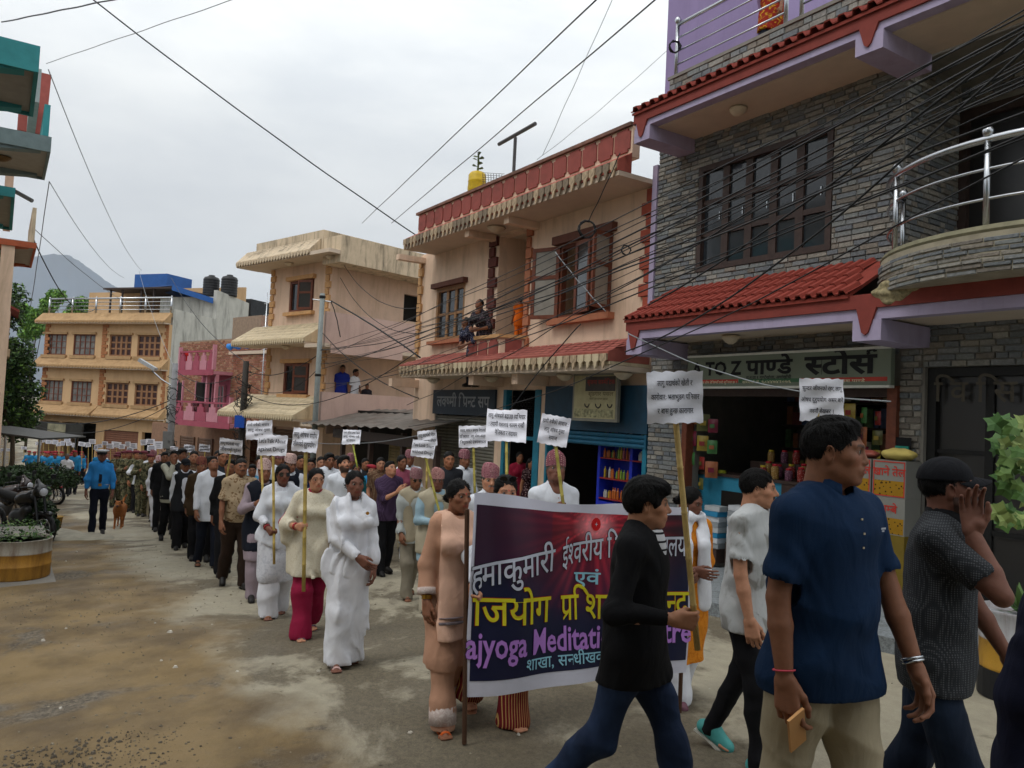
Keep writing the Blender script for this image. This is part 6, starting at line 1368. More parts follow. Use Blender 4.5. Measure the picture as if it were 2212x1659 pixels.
def placard(label,c,wh,dep,tilt,lines,pole=None,yaw=0,holder=None,side=1,polecol='b9a15a',size=None,lean=(0,0),font='dev',group='white protest placards',lw=None,pr=.0135):
    """paper board centred at pixel c (w,h in pixels) with a stick; holder = person dict (stick runs through the gripping hand)"""
    P0=at(c[0],c[1],dep); s=dep/FPX; w_,h_=wh[0]*s,wh[1]*s
    root=thing('placard',label,'placard',P0,0,group)
    if holder:
        kk,d=holder['grips'][side]; g_w=Matrix.Translation(holder['root'].location)@Matrix.Rotation(holder['root'].rotation_euler.z,4,'Z')@kk
    else: g_w=at(*pole)
    za=(P0-g_w).normalized(); xa=(R_*math.cos(R(tilt))+U_*math.sin(R(tilt))).normalized(); ya=za.cross(xa).normalized(); ya=-ya if ya.y<0 else ya; zz_=xa.cross(ya).normalized()
    M=Matrix(((xa.x,ya.x,zz_.x,0),(xa.y,ya.y,zz_.y,0),(xa.z,ya.z,zz_.z,0),(0,0,0,1))); q=random.Random(int(c[0]))
    b=MB(); nx,nz_=14,12; vs=[]; fs_=min(1,dep/6+.4)*1.3
    fold=lambda u,v:.007*math.sin(u*5+v*3+c[0])+.005*math.sin(v*13-u*5)
    for j in range(nz_+1):
        for i in range(nx+1): u,v=i/nx-.5,j/nz_-.5; vs.append((u*w_,fold(u,v)*fs_,v*h_+.004*math.sin(i*2+c[1])*(j in(0,nz_))))
    n=nx+1; fs=[(j*n+i,j*n+i+1,(j+1)*n+i+1,(j+1)*n+i) for j in range(nz_) for i in range(nx)]; o=len(vs); vs2=[(x,y+.004,z) for x,y,z in vs]
    b.add([M@Vector(v) for v in vs],fs); b.add([M@Vector(v) for v in vs2],[f[::-1] for f in fs]); sh=b.obj('sheet',M_('white_paper','e2e2ea',rough=.7,var=.05,scale=5,bump=.35,bscale=9),root,smooth=True)
    ink2=M_('dark_ink','23242c',bump=0,var=0)
    if lines:
        n=len(lines); sz=size or min(h_/(n*1.75),.8); 
        L_=[]
        for i,t in enumerate(lines): 
            wd=letters(t)[2]*sz; L_.append((t,0,h_*.40-(i+.5)*h_*.80/max(n,2)*(1 if n>1 else .9),sz,min(wd,w_*(lw[i] if lw else .9))))
        lettering(L_,ink2,root,M=M,maps=lambda v:(v.x,fold(v.x/w_,v.z/h_)*fs_-(.006 if dep<5 else .014),v.z),off=.014,name='lettering')
    # stick
    if holder:
        kk,d=holder['grips'][side]; Mr=Matrix.Translation(holder['root'].location)@Matrix.Rotation(holder['root'].rotation_euler.z,4,'Z'); g=Mr@kk; top=P0+za*(h_*.42)+M@Vector((0,.034,0)); 
        dr=(g-top).normalized(); end=g+dr*(.22 if pole is None else pole)
    else: top=P0+za*(h_*.42)+M@Vector((0,.034,0)); end=at(pole[0],pole[1],pole[2]); dr=(end-top).normalized()
    b=MB(); ln=(end-top).length; nn=6; pts=[];rs=[]
    for i in range(nn+1):
        f=i/nn; pts.append(top+(end-top)*f-P0); rs.append(pr)
        if 0<i<nn: pts.append(pts[-1]+dr*.006); rs.append(pr*1.18); pts.append(pts[-1]+dr*.006); rs.append(pr)
    b.tube(pts,rs,8); b.obj('bamboo_stick',M_('bamboo_'+polecol,polecol,rough=.5,var=.25,scale=14),root,smooth=True)
    return root
# ================= the marchers =================
C_=cloth
wht=C_('white_cotton','d6d8de'); wht2=C_('white_shirt_cloth','cfd3da'); cream=C_('cream_wool','c9c2ae','print','bdb39a',60); blk=C_('black_cloth','121214'); jean=C_('blue_jeans','1f2b42','denim','34486a'); blkt=C_('black_trouser_cloth','141417'); navyt=C_('navy_trouser_cloth','171b26')
khaki=C_('khaki_cloth','a3977e'); brown_t=C_('brown_trouser_cloth','2c2019'); tan=C_('beige_waistcoat','9b917b'); 
sw=lambda a,b,o=.10:('swing',a,b,o)
# -- nearest men
p1=person('man in dark blue polo shirt and khaki trousers holding a gold phone',1790,893,2.85,yaw=207,tone='b',hair='short',stride=-.35,L=sw(.28,.12,.16),Rr=sw(-.02,.22,.14),top=dict(m=C_('navy_polo_cloth','112844'),hem=.80,sleeve=.70,collar=1,placket=1,ease=.024),bot=dict(m=khaki,ease=.018),headyaw=34,face=dict(brow=1.2),fat=.3,w=1.12,belly=.3,lean=.02)
# phone in the right hand, bracelet, watch
g_,T_=p1['grips'][1]; ph=MB(); ph.box(-.037,.037,-.0045,.0045,-.078,.078); PH=thing('phone','gold smartphone with four round camera lenses held low by the polo shirt man','phone',Matrix.Translation(p1['root'].location)@Matrix.Rotation(R(207),4,'Z')@(g_+V3(.01,.035,-.055)),R(222-160))
PH.rotation_euler=(R(-20),R(28),R(205)); ph.obj('case',M_('gold_phone_case','c8935c',rough=.3,metal=.3,var=.04,bump=0),PH)
b=MB(); b.box(-.033,.0,-.0085,-.0048,.025,.072); CB=b.obj('camera_plate',M_('gold_phone_plate','b98a58',rough=.25,metal=.4,bump=0),PH)
for x_,z_,r_ in ((-.024,.061,.007),(-.024,.043,.007),(-.009,.052,.007),(-.024,.031,.004)): b=MB(); b.tube([(x_,-.0105,z_),(x_,-.008,z_)],r_,12); b.obj('camera_lens',M_('dark_lens','0c0c0e',rough=.08,var=0,bump=0,spec=.7),CB)
def ring(p,s,name,m,r=.029,t=.003,off=-.02,nn=1,flat=1.0):
    S0,E_,W_,Fd,T_,c,gp=p['arms'][s]; d=(W_-E_).normalized(); a=Vector((1,0,0)) if abs(d.x)<.8 else Vector((0,1,0)); x=d.cross(a).normalized(); y=d.cross(x)
    for j in range(nn):
        b=MB(); c0=W_+d*(off-j*t*2.1); b.tube([c0+(x*math.cos(q)+y*math.sin(q))*(r*p['k']) for q in [2*math.pi*i/16 for i in range(17)]],t,6,caps=False); o=b.obj(name,m,p['root'],smooth=True)
m_gold=M_('gold_bangle','b98f3c',rough=.3,metal=1,bump=0); m_redb=M_('red_bangle','a01c2c',rough=.3,bump=0); m_pinkb=M_('pink_thread','c94a5a',bump=0)
ring(p1,1,'wrist_thread',m_pinkb,.033,.003,-.03); ring(p1,-1,'watch_strap',m_steel,.032,.005,-.02,2)
b=MB(); b.box(-.010,.010,0,.002,-.004,.004); 
p2=person('man in black cap and dark dotted polo shirt with a hand at his cheek',2030,969,3.15,yaw=236,tone='d',hair='crop',hat='cap',stride=.5,Rr=('open',(.13,.13,1.43),(.25,1,-.9),(-.3,1,.1),(-.15,-.1,1)),L=sw(.30,.25,.12),top=dict(m=C_('dotted_polo_cloth','2c2e31','weave','55575a',120),hem=.80,sleeve=.66,collar=1,collarm=blk,ease=.024),bot=dict(m=C_('dark_jeans','161f2e','denim','243246'),ease=.012),headyaw=14,headpitch=-8,face=dict(beard=.75,brow=1.2,must=1),fat=.4,w=1.04)
p3=person('young man in black jacket and jeans carrying the nearest placard',1386,1013,3.5,yaw=240,tone='e',hair='fringe',stride=-.78,L=sw(-.3,.3),Rr=('grip',(.17,.24,1.09),None,(0,0,1)),top=dict(m=blk,hem=.74,sleeve=1.85,ease=.026,neck=.075,neckz=.075),bot=dict(m=jean,ease=.012),headyaw=24,headpitch=0,w=1.04,lean=.03)
garment(p3,'striped_undershirt',C_('white_black_stripe','c9c9cc','hstripe','16161a',9),lambda S:(S.ell(p3['ch']+V3(0,.052,.055),(.062,.06,.125)),S.ell(p3['hc']+V3(0,.012,-.078),(.06,.064,.05),k=.01,sub=True)),amp=.002)
p4=person('man in pale grey printed tee and black trousers with a forearm tattoo',1626,1005,4.4,yaw=226,tone='c',hair='crop',stride=.45,L=('grip',(-.2,.24,1.35),None,(0,0,1)),Rr=sw(.12,.15),top=dict(m=C_('grey_print_tee','b3b5b5','print','8f8e8a',5),hem=.78,sleeve=.62,ease=.03),bot=dict(m=blkt,ease=.004,hemr=.045),headyaw=26,face=dict(must=1,brow=1.2),feet='sneaker',footcol='4a9a96')
p5=person('woman in orange kurta and white scarf looking up at the placards',1488,1049,5.5,yaw=196,tone='d',fem=True,hair='bun',stride=.3,feet='shoe',footcol='6a4450',L=('at',(.0,.2,1.05)),Rr=('at',(.04,.22,1.08)),top=dict(m=C_('orange_kurta','c77b22','print','b86a1a',30),hem=.34,sleeve=1.1,flare=.12,ease=.02),bot=dict(m=wht,ease=.03,hemr=.075),headyaw=32,headpitch=14,w=.94)
garment(p5,'scarf',wht,lambda S:(S.cap(p5['shz']+V3(-.05,0,.05),p5['shz']+V3(.05,0,.05),.055,k=.03),S.ell(p5['shz']+V3(0,.03,.045),(.085,.075,.035)),S.cap(p5['shz']+V3(.06,.07,.02),p5['ch']+V3(.07,.125,-.05),.03,.04,k=.02,flat=.5),S.cap(p5['ch']+V3(.07,.125,-.05),p5['hipc']+V3(.07,.12,.0),.04,.05,k=.02,flat=.5),S.cap(p5['shz']+V3(-.05,.07,.02),p5['ch']+V3(-.06,.13,-.05),.03,.045,k=.02,flat=.5),S.cap(p5['ch']+V3(-.06,.13,-.05),p5['hipc']+V3(-.09,.10,-.1),.045,.06,k=.02,flat=.5)),amp=.006,kf=60)
# -- banner carriers
p6=person('woman in red striped trousers holding the near end of the banner, sunglasses on her head',1090,1019,5.08,yaw=200,tone='c',fem=True,hair='bun',stride=-.5,feet='sandal',footcol='b07a5c',L=sw(.1,.3),Rr=('grip',at(1019,1268,4.70),(.8,-.3,-1),(0,0,1)),top=dict(m=wht2,hem=.55,sleeve=1.9,flare=.05,ease=.03),bot=dict(m=C_('red_striped_cloth','6e1f24','stripe','b8935a',20),ease=.035,hemr=.08),face=dict(bindi=1,brow=1.0),headpitch=4,headyaw=-6)
glasses(p6,up=1); ring(p6,1,'bangle',m_redb,.034,.004,-.02,3)
p7=person('woman in peach kurta suit with a pale peach shawl and orange sandals',989,1027,5.0,yaw=204,tone='b',fem=True,hair='bun',stride=.55,feet='sandal',footcol='c85a20',L=sw(-.1,.3),Rr=sw(.02,.28,.2),top=dict(m=C_('peach_cotton','b38970'),hem=.42,sleeve=1.7,flare=.06,ease=.022,cuff=.022,sl=.008),bot=dict(m=C_('peach_cotton','b38970'),ease=.026,hemr=.058),face=dict(bindi=1),headyaw=14,w=.98)
def shawl7(S,e_=.056):
    p7['torso'](S,.5,e_,.12); S.cap(p7['Sh'][1],p7['Sh'][1]+(p7['arms'][1][1]-p7['Sh'][1])*.3,.06,k=.02); S.ell(p7['hc']+V3(0,.012,-.075),(.062,.085,.075),k=.01,sub=True)
    S.cap(p7['Sh'][1]+V3(.09,0,.1),V3(.22,0,.4),.10,k=.01,sub=True,flat=2.5); S.cap(p7['Sh'][-1]+V3(-.09,0,.1),V3(-.22,0,.4),.10,k=.01,sub=True,flat=2.5); S.cut((0,0,.56),(0,0,-1))
garment(p7,'shawl',C_('pale_peach_shawl','d3ab94'),shawl7,amp=.010,kf=50)
for z1_,z2_ in ((.655,.672),(.688,.696)):
    garment(p7,'shawl_stripe',M_('grey_shawl_stripe','6d6468',bump=0),lambda S:(shawl7(S,.080),S.cut((0,0,z2_),(0,0,1)),S.cut((0,0,z1_),(0,0,-1))),amp=.010,kf=50)
lace=C_('white_lace','b9a8a0','print','c9bdb6',40)
for s in (1,-1):
    S0_,E__,W__=p7['arms'][s][:3]; d_=(W__-E__).normalized(); b=MB(); b.tube([E__+(W__-E__)*.62,E__+(W__-E__)*.80],[.058,.060],16); o=b.obj('lace_cuff',lace,p7['root'],smooth=True)
for l in p7['legs']: d_=(l[2]-l[1]).normalized(); b=MB(); b.tube([l[2]-d_*.09,l[2]+d_*.012],[.083,.084],16); b.obj('lace_hem',lace,p7['root'],smooth=True)
b=MB(); b.box(-.016,.016,0,.001,0,.006); b.box(-.006,.010,0,.001,-.008,-.003); o=b.obj('chest_mark',M_('pale_thread','a9adb5',bump=0),p1['root']); yv=.0
o.location=(-.085,p1['ch'].y+.165,p1['ch'].z+.03); o.rotation_euler=(0,0,R(12))
ring(p7,1,'bangle',m_gold,.033,.004,-.02,3)
# -- the column behind, nearest first
p8=person('woman in plain white saree with a gold badge, walking in front',766,1014,6.3,yaw=203,tone='d',fem=True,hair='bun',stride=.25,feet='sandal',footcol='c9a9a4',L=sw(.04,.25,.16),Rr=('at',(-.03,.21,.98),(.9,-.2,-.8)),top=dict(m=wht,hem=.78,sleeve=1.9,ease=.03,sl=.004),bot=dict(kind='skirt',m=wht,r=.165,hem=.05),w=.96,headyaw=6)
def pallu(p,m,hem=None,ease=.040):
    h=p['hipc']; k=p['k']; z0=h.z/k-.16
    def f(S):
        p['torso'](S,.3,ease,.04)
        for s,fr in ((1,1.0),(-1,.55)):
            S0,E_=p['arms'][s][:2]; S.cap(S0,S0+(E_-S0)*fr,.062*k,.070*k,k=.02)
            if s==1: S.cap(S0+(E_-S0)*.4+V3(-.02,.02,-.02),E_+V3(-.01,.01,-.06),.05*k,.04*k,k=.04)
            S.ell(S0+(E_-S0)*(fr+.22),(.07*k,)*3,k=.003,sub=True)
        S.ell(p['hc']+V3(0,.02,-.085),(.060,.10,.085),k=.01,sub=True); S.cut((0,0,z0*k),(.35,0,-1))
    return garment(p,'shoulder_cloth',m,f,amp=.009,kf=52)
pallu(p8,wht)
b=MB(); b.box(-.022,.022,0,.003,.0,.008); b.lathe([(.0,0),(.013,.0),(.014,.002),(.0,.003)],(0,0,0),10); bd=b.obj('gold_badge',m_gold,p8['root']); bd.rotation_euler=(R(90),0,0); bd.location=p8['ch']+V3(-.085,.155,.03)
p9=person('woman in red trousers and a big cream shawl, holding a bamboo placard',683,1007,7.35,yaw=206,tone='c',fem=True,hair='bun',stride=.45,feet='sandal',footcol='6b5a6e',L=sw(.1,.5),Rr=('grip',(.20,.24,1.14),None,(0,.1,1)),top=dict(m=C_('magenta_kurta','9a1c44'),hem=.84,sleeve=1.2,ease=.02),bot=dict(m=C_('magenta_trouser','8a1c3c'),ease=.035,hemr=.07),w=1.0,headyaw=4)
def shawl(p,m,hem,r=.2,mid=0,name='shawl',fl=.72,armf=.5,amp=.012):
    k=p['k']
    def f(S):
        p['torso'](S,hem-.1,.046,.10)
        for s in (1,-1):
            S0,E_,W_=p['arms'][s][:3]; S.cap(S0,E_,.062*k,.072*k,k=.03); 
            if armf: S.cap(E_,E_+(W_-E_)*armf,.070*k,.060*k,k=.03); S.cap(E_,E_+V3(0,0,-.14),.06*k,.045*k,k=.05); S.ell(E_+(W_-E_)*(armf+.28),(.062*k,)*3,k=.003,sub=True)
        S.ell(p['hc']+V3(0,.012,-.075),(.062,.07,.055),k=.01,sub=True); S.cut((0,0,hem),(mid,0,-1))
    return garment(p,name,m,f,amp=amp,kf=44)
shawl(p9,cream,.56,.21,.1); glasses(p9,dark=False); ring(p9,1,'bangle',m_redb,.034,.004,-.02,3)
p10=person('woman in white kurta and dark sunglasses, holding the English placard',611,1000,8.2,yaw=208,tone='d',fem=True,hair='long',stride=.3,feet='sandal',footcol='8a5a34',L=sw(.0,.2),Rr=('grip',(.17,.25,1.02),None,(0,0,1)),top=dict(m=C_('white_flower_kurta','c9cbd1','print','b9bcc4',22),hem=.40,sleeve=1.7,flare=.08,ease=.026),bot=dict(m=wht,ease=.05,hemr=.06),headyaw=2)
glasses(p10); pallu(p10,wht2); ring(p10,1,'bangle',m_redb,.034,.004,-.02,2)
pinkt=C_('pink_dhaka_cloth','b08890','dhaka','c9aca4',50)
def pp(label,x,y,d,**k):
    if k.get('hat')=='topi' and 'tc' in k: extra_m[label]=k.pop('tc')
    k.setdefault('headyaw',random.Random(int(x)).uniform(-22,22)); k.setdefault('headpitch',random.Random(int(y*3+x)).uniform(-10,6)); k.setdefault('w',random.Random(int(x*7)).uniform(.93,1.08))
    return person(label,x,y,d,**k)
lil=C_('lilac_grey_cloth','8d7f86')
p11=pp('man in pink cap, lilac kurta and long dark waistcoat holding a placard',572,987,9.2,yaw=208,tone='b',hair='short',hat='topi',tc=pinkt,stride=.4,L=sw(.1,.2),Rr=('grip',(.12,.28,1.22),None,(0,0,1)),top=dict(m=lil,hem=.5,sleeve=1.9,ease=.022),bot=dict(m=lil,ease=.02),headyaw=4)
def vest(p,m,hem=.78,name='waistcoat',open_=.045,ease=.038):
    def f(S):
        p['torso'](S,hem,ease,.0); p['neckcut'](S,.07,.09); S.cap((0,.28,hem*p['k']-.05),(0,.22,p['ch'].z-.02),open_*.6,open_*1.3,k=.01,sub=True,flat=4.0)
    return garment(p,name,m,f,amp=.003,vert=True)
vest(p11,C_('dark_navy_waistcoat','161a24'),.62)
p12=pp('moustached man in brown leaf print shirt with his belly out',521,987,10.0,yaw=210,tone='b',hair='crop',stride=-.45,L=sw(.05,.25),Rr=sw(.12,.15,.16),top=dict(m=C_('leaf_print_shirt','a08d72','print','6b5238',16),hem=.86,sleeve=.75,collar=1,ease=.022),bot=dict(m=brown_t,ease=.02),belly=1.6,fat=.8,w=1.07,face=dict(must=1),headyaw=4)
p13=pp('man in black jacket half hidden behind the leaf print shirt',497,990,11.0,yaw=210,tone='b',hair='short',stride=.4,top=dict(m=blk,hem=.76,sleeve=1.9),bot=dict(m=blkt))
p14=pp('man in long white shirt looking down with a bowed head',461,984,11.7,yaw=210,tone='b',hair='short',stride=-.4,L=sw(.02,.2),Rr=sw(.06,.2,.14),feet='sandal',footcol='2a241f',top=dict(m=wht2,hem=.72,sleeve=1.85,collar=1,ease=.026),bot=dict(m=C_('dark_jeans'),ease=.012) if False else dict(m=navyt,ease=.012),headpitch=-26,belly=.4)
p15=pp('man in brown jacket and dark brown cap beside the bowed man',436,984,12.6,yaw=212,tone='b',hair='short',hat='topi',tc=C_('brown_dhaka_cloth','4a2a24','dhaka','7a4a3c',30),stride=.3,top=dict(m=C_('brown_jacket','3a2c1c'),hem=.76,sleeve=1.9,ease=.03),bot=dict(m=blkt),headyaw=14)
p16=pp('man in black baseball cap, white shirt and black waistcoat',402,987,14.0,yaw=210,tone='b',hair='crop',hat='cap',stride=.35,top=dict(m=wht2,hem=.76,sleeve=1.9,ease=.024),bot=dict(m=blkt,ease=.03)); vest(p16,C_('charcoal_waistcoat','202124'),.72); glasses(p16,dark=False)
p17=pp('man in black waistcoat raising a hand to his mouth',376,971,15.2,yaw=214,tone='b',hair='short',stride=-.4,Rr=('open',(.03,.2,1.46),(.5,-.2,-1),(0,0,1),(-.1,-.1,1)),top=dict(m=C_('pale_shirt','a9a898'),hem=.72,sleeve=1.9),bot=dict(m=blkt),headyaw=-10); vest(p17,C_('charcoal_waistcoat'),.78)
p18=pp('man in white tracksuit with red stripes and a cloth round his head',344,980,18.3,yaw=222,tone='b',hair='short',hat='topi',tc=C_('red_white_cloth','c9a8a8','print','8a2c34',30),stride=.7,feet='sneaker',footcol='b5b5b8',top=dict(m=wht,hem=.74,sleeve=1.9,ease=.03),bot=dict(m=C_('white_red_track','cfd0d6','plain'),ease=.03))
# right part of the column
p22=pp('man in dark sunglasses, pink cap and beige waistcoat',898,1004,9.4,yaw=206,tone='b',hair='greyshort',hat='topi',tc=C_('pale_dhaka_cloth','a89490','dhaka','8a6468',50),stride=.5,feet='sandal',footcol='5a3f30',L=sw(.1,.2),Rr=sw(.05,.35),top=dict(m=C_('pale_blue_grey_shirt','a3a8a6'),hem=.74,sleeve=1.9),bot=dict(m=C_('grey_trouser_cloth','7f7869'),ease=.02),face=dict(old=1)); vest(p22,tan,.76); glasses(p22)
p23=pp('old man in rosy cap, pale blue shirt and cream waistcoat with a placard',944,1007,8.6,yaw=206,tone='d',hair='greyshort',hat='topi',tc=C_('rosy_dhaka_cloth','a8686e','dhaka','b98a84',60),stride=.3,feet='sandal',footcol='3a3430',L=sw(.1,.3),Rr=('grip',(.09,.25,1.13),None,(0,0,1)),top=dict(m=C_('pale_blue_shirt','8fa9b5'),hem=.62,sleeve=1.8),bot=dict(m=C_('cream_trouser','b3ab98'),ease=.02),face=dict(old=1)); vest(p23,C_('cream_waistcoat','a9a08a'),.72); glasses(p23,dark=False)
p24=pp('man in dark purple checked shirt looking down at his hand',842,995,11.2,yaw=216,tone='c',hair='short',stride=.2,Rr=('open',(.0,.3,1.28),(.5,-.4,-1),(0,0,1),(-.3,.6,.5)),top=dict(m=C_('purple_check_cloth','3a2b42','weave','5a4864',60),hem=.82,sleeve=1.2),bot=dict(m=blkt),headpitch=-18,fat=.5,w=1.08,headyaw=10)
p25=pp('policeman in blue uniform and red beret by the brown shutters',805,999,14.2,yaw=190,tone='c',hair='crop',hat='beret',stride=.1,top=dict(m=C_('police_blue','2a7fb0'),hem=.84,sleeve=1.9,collar=1),bot=dict(m=navyt))
p26=pp('white moustached old man in pale pink cap, half behind the sunglasses woman',1058,996,6.9,yaw=200,tone='c',hair='greyshort',hat='topi',tc=C_('pale_pink_dhaka','b89a94','dhaka','98646c',56),stride=.2,L=('grip',(-.16,.24,1.3),None,(0,0,1)),top=dict(m=wht2,hem=.6,sleeve=1.9,collar=1),bot=dict(m=wht2),face=dict(old=1,must=2))
p27=pp('thin old man in patterned pink cap and white shirt gazing down with a placard',1200,972,6.5,yaw=196,tone='d',hair='greyshort',hat='topi',tc=C_('cream_pink_dhaka','bda294','dhaka','85505a',50),stride=.2,Rr=('grip',(.07,.22,1.28),None,(0,0,1)),L=sw(.1,.3),top=dict(m=wht2,hem=.7,sleeve=1.9,collar=1,placket=2,btn=m_brown),bot=dict(m=wht2),headpitch=-22,headyaw=-12,face=dict(old=1))
p28=pp('young man in open-necked white shirt behind the shawl woman',711,978,12.2,yaw=208,tone='b',hair='quiff',stride=.2,top=dict(m=wht2,hem=.8,sleeve=1.2,collar=1,placket=2),bot=dict(m=blkt))
p29=pp('bearded man in white shirt with chest pockets looking down',743,984,10.6,yaw=208,tone='c',hair='fringe',stride=.2,L=sw(0,.2),top=dict(m=wht2,hem=.78,sleeve=1.9,collar=1,placket=2),bot=dict(m=blkt),headpitch=-20,face=dict(beard=.9,must=1))
p30=pp('dark haired man in blue jacket between two placard sticks',672,988,12.8,yaw=208,tone='b',hair='short',top=dict(m=C_('royal_blue_cloth','1d2f5c'),hem=.8,sleeve=1.9),bot=dict(m=blkt))
p31=pp('man in pink cap, navy coat and a blue ribbon card behind the sunglasses woman',628,975,11.4,yaw=206,tone='b',hair='short',hat='topi',tc=pinkt,top=dict(m=C_('pale_shirt'),hem=.7,sleeve=1.9) if False else dict(m=wht2,hem=.7,sleeve=1.9,collar=1),bot=dict(m=blkt)); vest(p31,C_('dark_navy_waistcoat'),.76)
# far people between
for (lb,x,y,d,kw) in (('man with close cropped hair just left of the white cloth head',356,975,17.2,dict(top=dict(m=blk,hem=.76,sleeve=1.9))),
    ('tall man with thick black hair behind the hand-to-mouth man',394,968,16.4,dict(top=dict(m=wht2,hem=.76,sleeve=1.9),hair='fringe')),
    ('pale headed man behind the black baseball cap',411,982,15.6,dict(top=dict(m=wht2,hem=.76,sleeve=1.2),hair='greycrop',tone='c')),
    ('man in pink cap and white shirt left of the small tilted placard',479,984,13.0,dict(top=dict(m=wht2,hem=.76,sleeve=1.9),hat='topi',tc=pinkt)),
    ('woman in grey scarf beside the bowed man in white',450,985,14.5,dict(top=dict(m=lil,hem=.5,sleeve=1.9),fem=True,hair='long')),
    ('man in sky blue shirt right of the leaf print shirt',545,1002,13.2,dict(top=dict(m=C_('sky_blue_shirt','5a93b5'),hem=.8,sleeve=.6),hair='short')),
    ('young woman in teal kurta behind the bearded man',770,1000,13.6,dict(top=dict(m=C_('teal_kurta','1f6f78'),hem=.5,sleeve=1.2),fem=True,hair='long'))):
    pp(lb,x,y,d,yaw=209,stride=rnd.uniform(-.4,.4),tone=kw.pop('tone','b'),bot=dict(m=blkt),**kw)
# traffic policeman and the dog
p19=pp('traffic policeman in bright blue shirt, white topped cap and white belt',222,965,16.0,yaw=206,tone='d',hair='crop',hat='police',stride=.35,L=sw(.08,.12,.2),Rr=sw(-.05,.12,.22),top=dict(m=C_('police_blue_bright','2f7fc0'),hem=.93,sleeve=1.9,collar=1,ease=.016),bot=dict(m=C_('police_navy','10131f'),ease=.006,top_z=1.05),w=1.02)
garment(p19,'belt',M_('white_belt','c6c8cc',bump=0),lambda S:(S.cap(p19['hipc']+V3(0,0,.085),p19['hipc']+V3(0,0,.12),.168,k=.01,flat=.72),S.cut(p19['hipc']+V3(0,0,.125),(0,0,1)),S.cut(p19['hipc']+V3(0,0,.075),(0,0,-1))),amp=0)
b=MB(); b.box(-.03,.03,0,.01,-.025,.025); o=b.obj('buckle',m_gold,p19['root']); o.location=p19['hipc']+V3(0,.125,.10)
b=MB(); b.prism([(-.02,0),(.02,0),(.03,-.34),(0,-.38),(-.03,-.34)],0,.008,'y'); o=b.obj('tie',navyt,p19['root']); o.location=p19['shz']+V3(0,.075,.0); o.rotation_euler=(R(9),0,0)
for s in (1,-1): b=MB(); b.box(-.05,.05,-.03,.03,0,.012); o=b.obj('shoulder_mark',navyt,p19['root']); o.location=p19['Sh'][s]*.8+p19['shz']*.2+V3(0,0,.06); o.rotation_euler=(0,s*R(20),0)
p21=pp('man in white short sleeved shirt and grey trousers walking alone down the road',146,979,30,yaw=205,tone='d',hair='greycrop',stride=.5,Rr=sw(.1,.1,.25),L=('at',(-.1,.2,1.05)),top=dict(m=wht,hem=.86,sleeve=.7,collar=1),bot=dict(m=C_('dark_grey_trouser','33343a'),ease=.02))
def dog():
    p=at(256,1138,17.6); g=gz(p.x,p.y); r=thing('dog','tan brown street dog trotting beside the traffic policeman','dog',(p.x,p.y,g),R(200))
    S=SDF(); z=.44; S.cap((0,-.28,z),(0,.10,z-.01),.095,.12,k=.05); S.ell((0,.10,z-.03),(.095,.14,.13),k=.05); S.ell((0,-.10,z+.02),(.085,.16,.09),k=.05); S.ell((0,-.30,z),(.085,.10,.10),k=.05)
    S.cap((0,.17,z+.04),(0,.30,z+.12),.075,.06,k=.04); S.ell((0,.36,z+.15),(.062,.085,.062),k=.03); S.cap((0,.42,z+.13),(0,.50,z+.10),.034,.026,k=.025); S.ell((0,.515,z+.115),(.015,.013,.012),k=.004)
    for s in (1,-1):
        S.cap((.055*s,.32,z+.20),(.085*s,.34,z+.14),.022,.012,k=.01)
        f=.06*s; S.cap((.06*s,.14,z-.03),(.065*s,.13-f*.3,.24),.045,.030,k=.04); S.cap((.065*s,.13-f*.3,.24),(.06*s,.16+f,.06),.028,.020,k=.02); S.cap((.06*s,.16+f,.06),(.06*s,.20+f,.02),.022,.022,k=.01)
        f=-.08*s; S.cap((.055*s,-.30,z-.02),(.07*s,-.22+f,.27),.070,.042,k=.04); S.cap((.07*s,-.22+f,.27),(.06*s,-.36+f,.16),.034,.022,k=.02); S.cap((.06*s,-.36+f,.16),(.06*s,-.32+f,.04),.020,.017,k=.012); S.cap((.06*s,-.33+f,.03),(.06*s,-.27+f,.018),.021,.021,k=.01)
    S.cap((0,-.38,z+.05),(-.03,-.48,z+.16),.026,.022,k=.03); S.cap((-.03,-.48,z+.16),(-.08,-.46,z+.26),.022,.014,k=.02)
    V,Q=S.mesh(.011); x,y,zz=V.T; C=np.tile(np.array(hx('8f5526')),(len(V),1)); C[(y>.49)&(zz>z+.10)]=hx('1a1210'); C[zz<.05]=hx('a8744a'); C[(y>.40)&(zz<z+.11)]=hx('5f3a20'); m=mat('dog_fur',(.2,.1,.05),attr='Col',var=.25,scale=12,bump=.5,bscale=120,rough=.8); link(npmesh('body',[(V,Q,C)],m),'body',r)
    for s in (1,-1): b=MB(); b.lathe([(.001,-.011),(.010,-.005),(.0115,0),(.010,.005),(.001,.011)],(0,0,0),8); o=b.obj('eye',m_iris,r); o.location=(.034*s,.418,z+.175); b=MB(); b.prism([(-.02,0),(.02,0),(.012,-.055),(0,-.07),(-.012,-.055)],0,.012,'y'); o=b.obj('ear',m,r); o.location=(.062*s,.34,z+.21); o.rotation_euler=(0,s*R(-22),s*R(30))
dog()
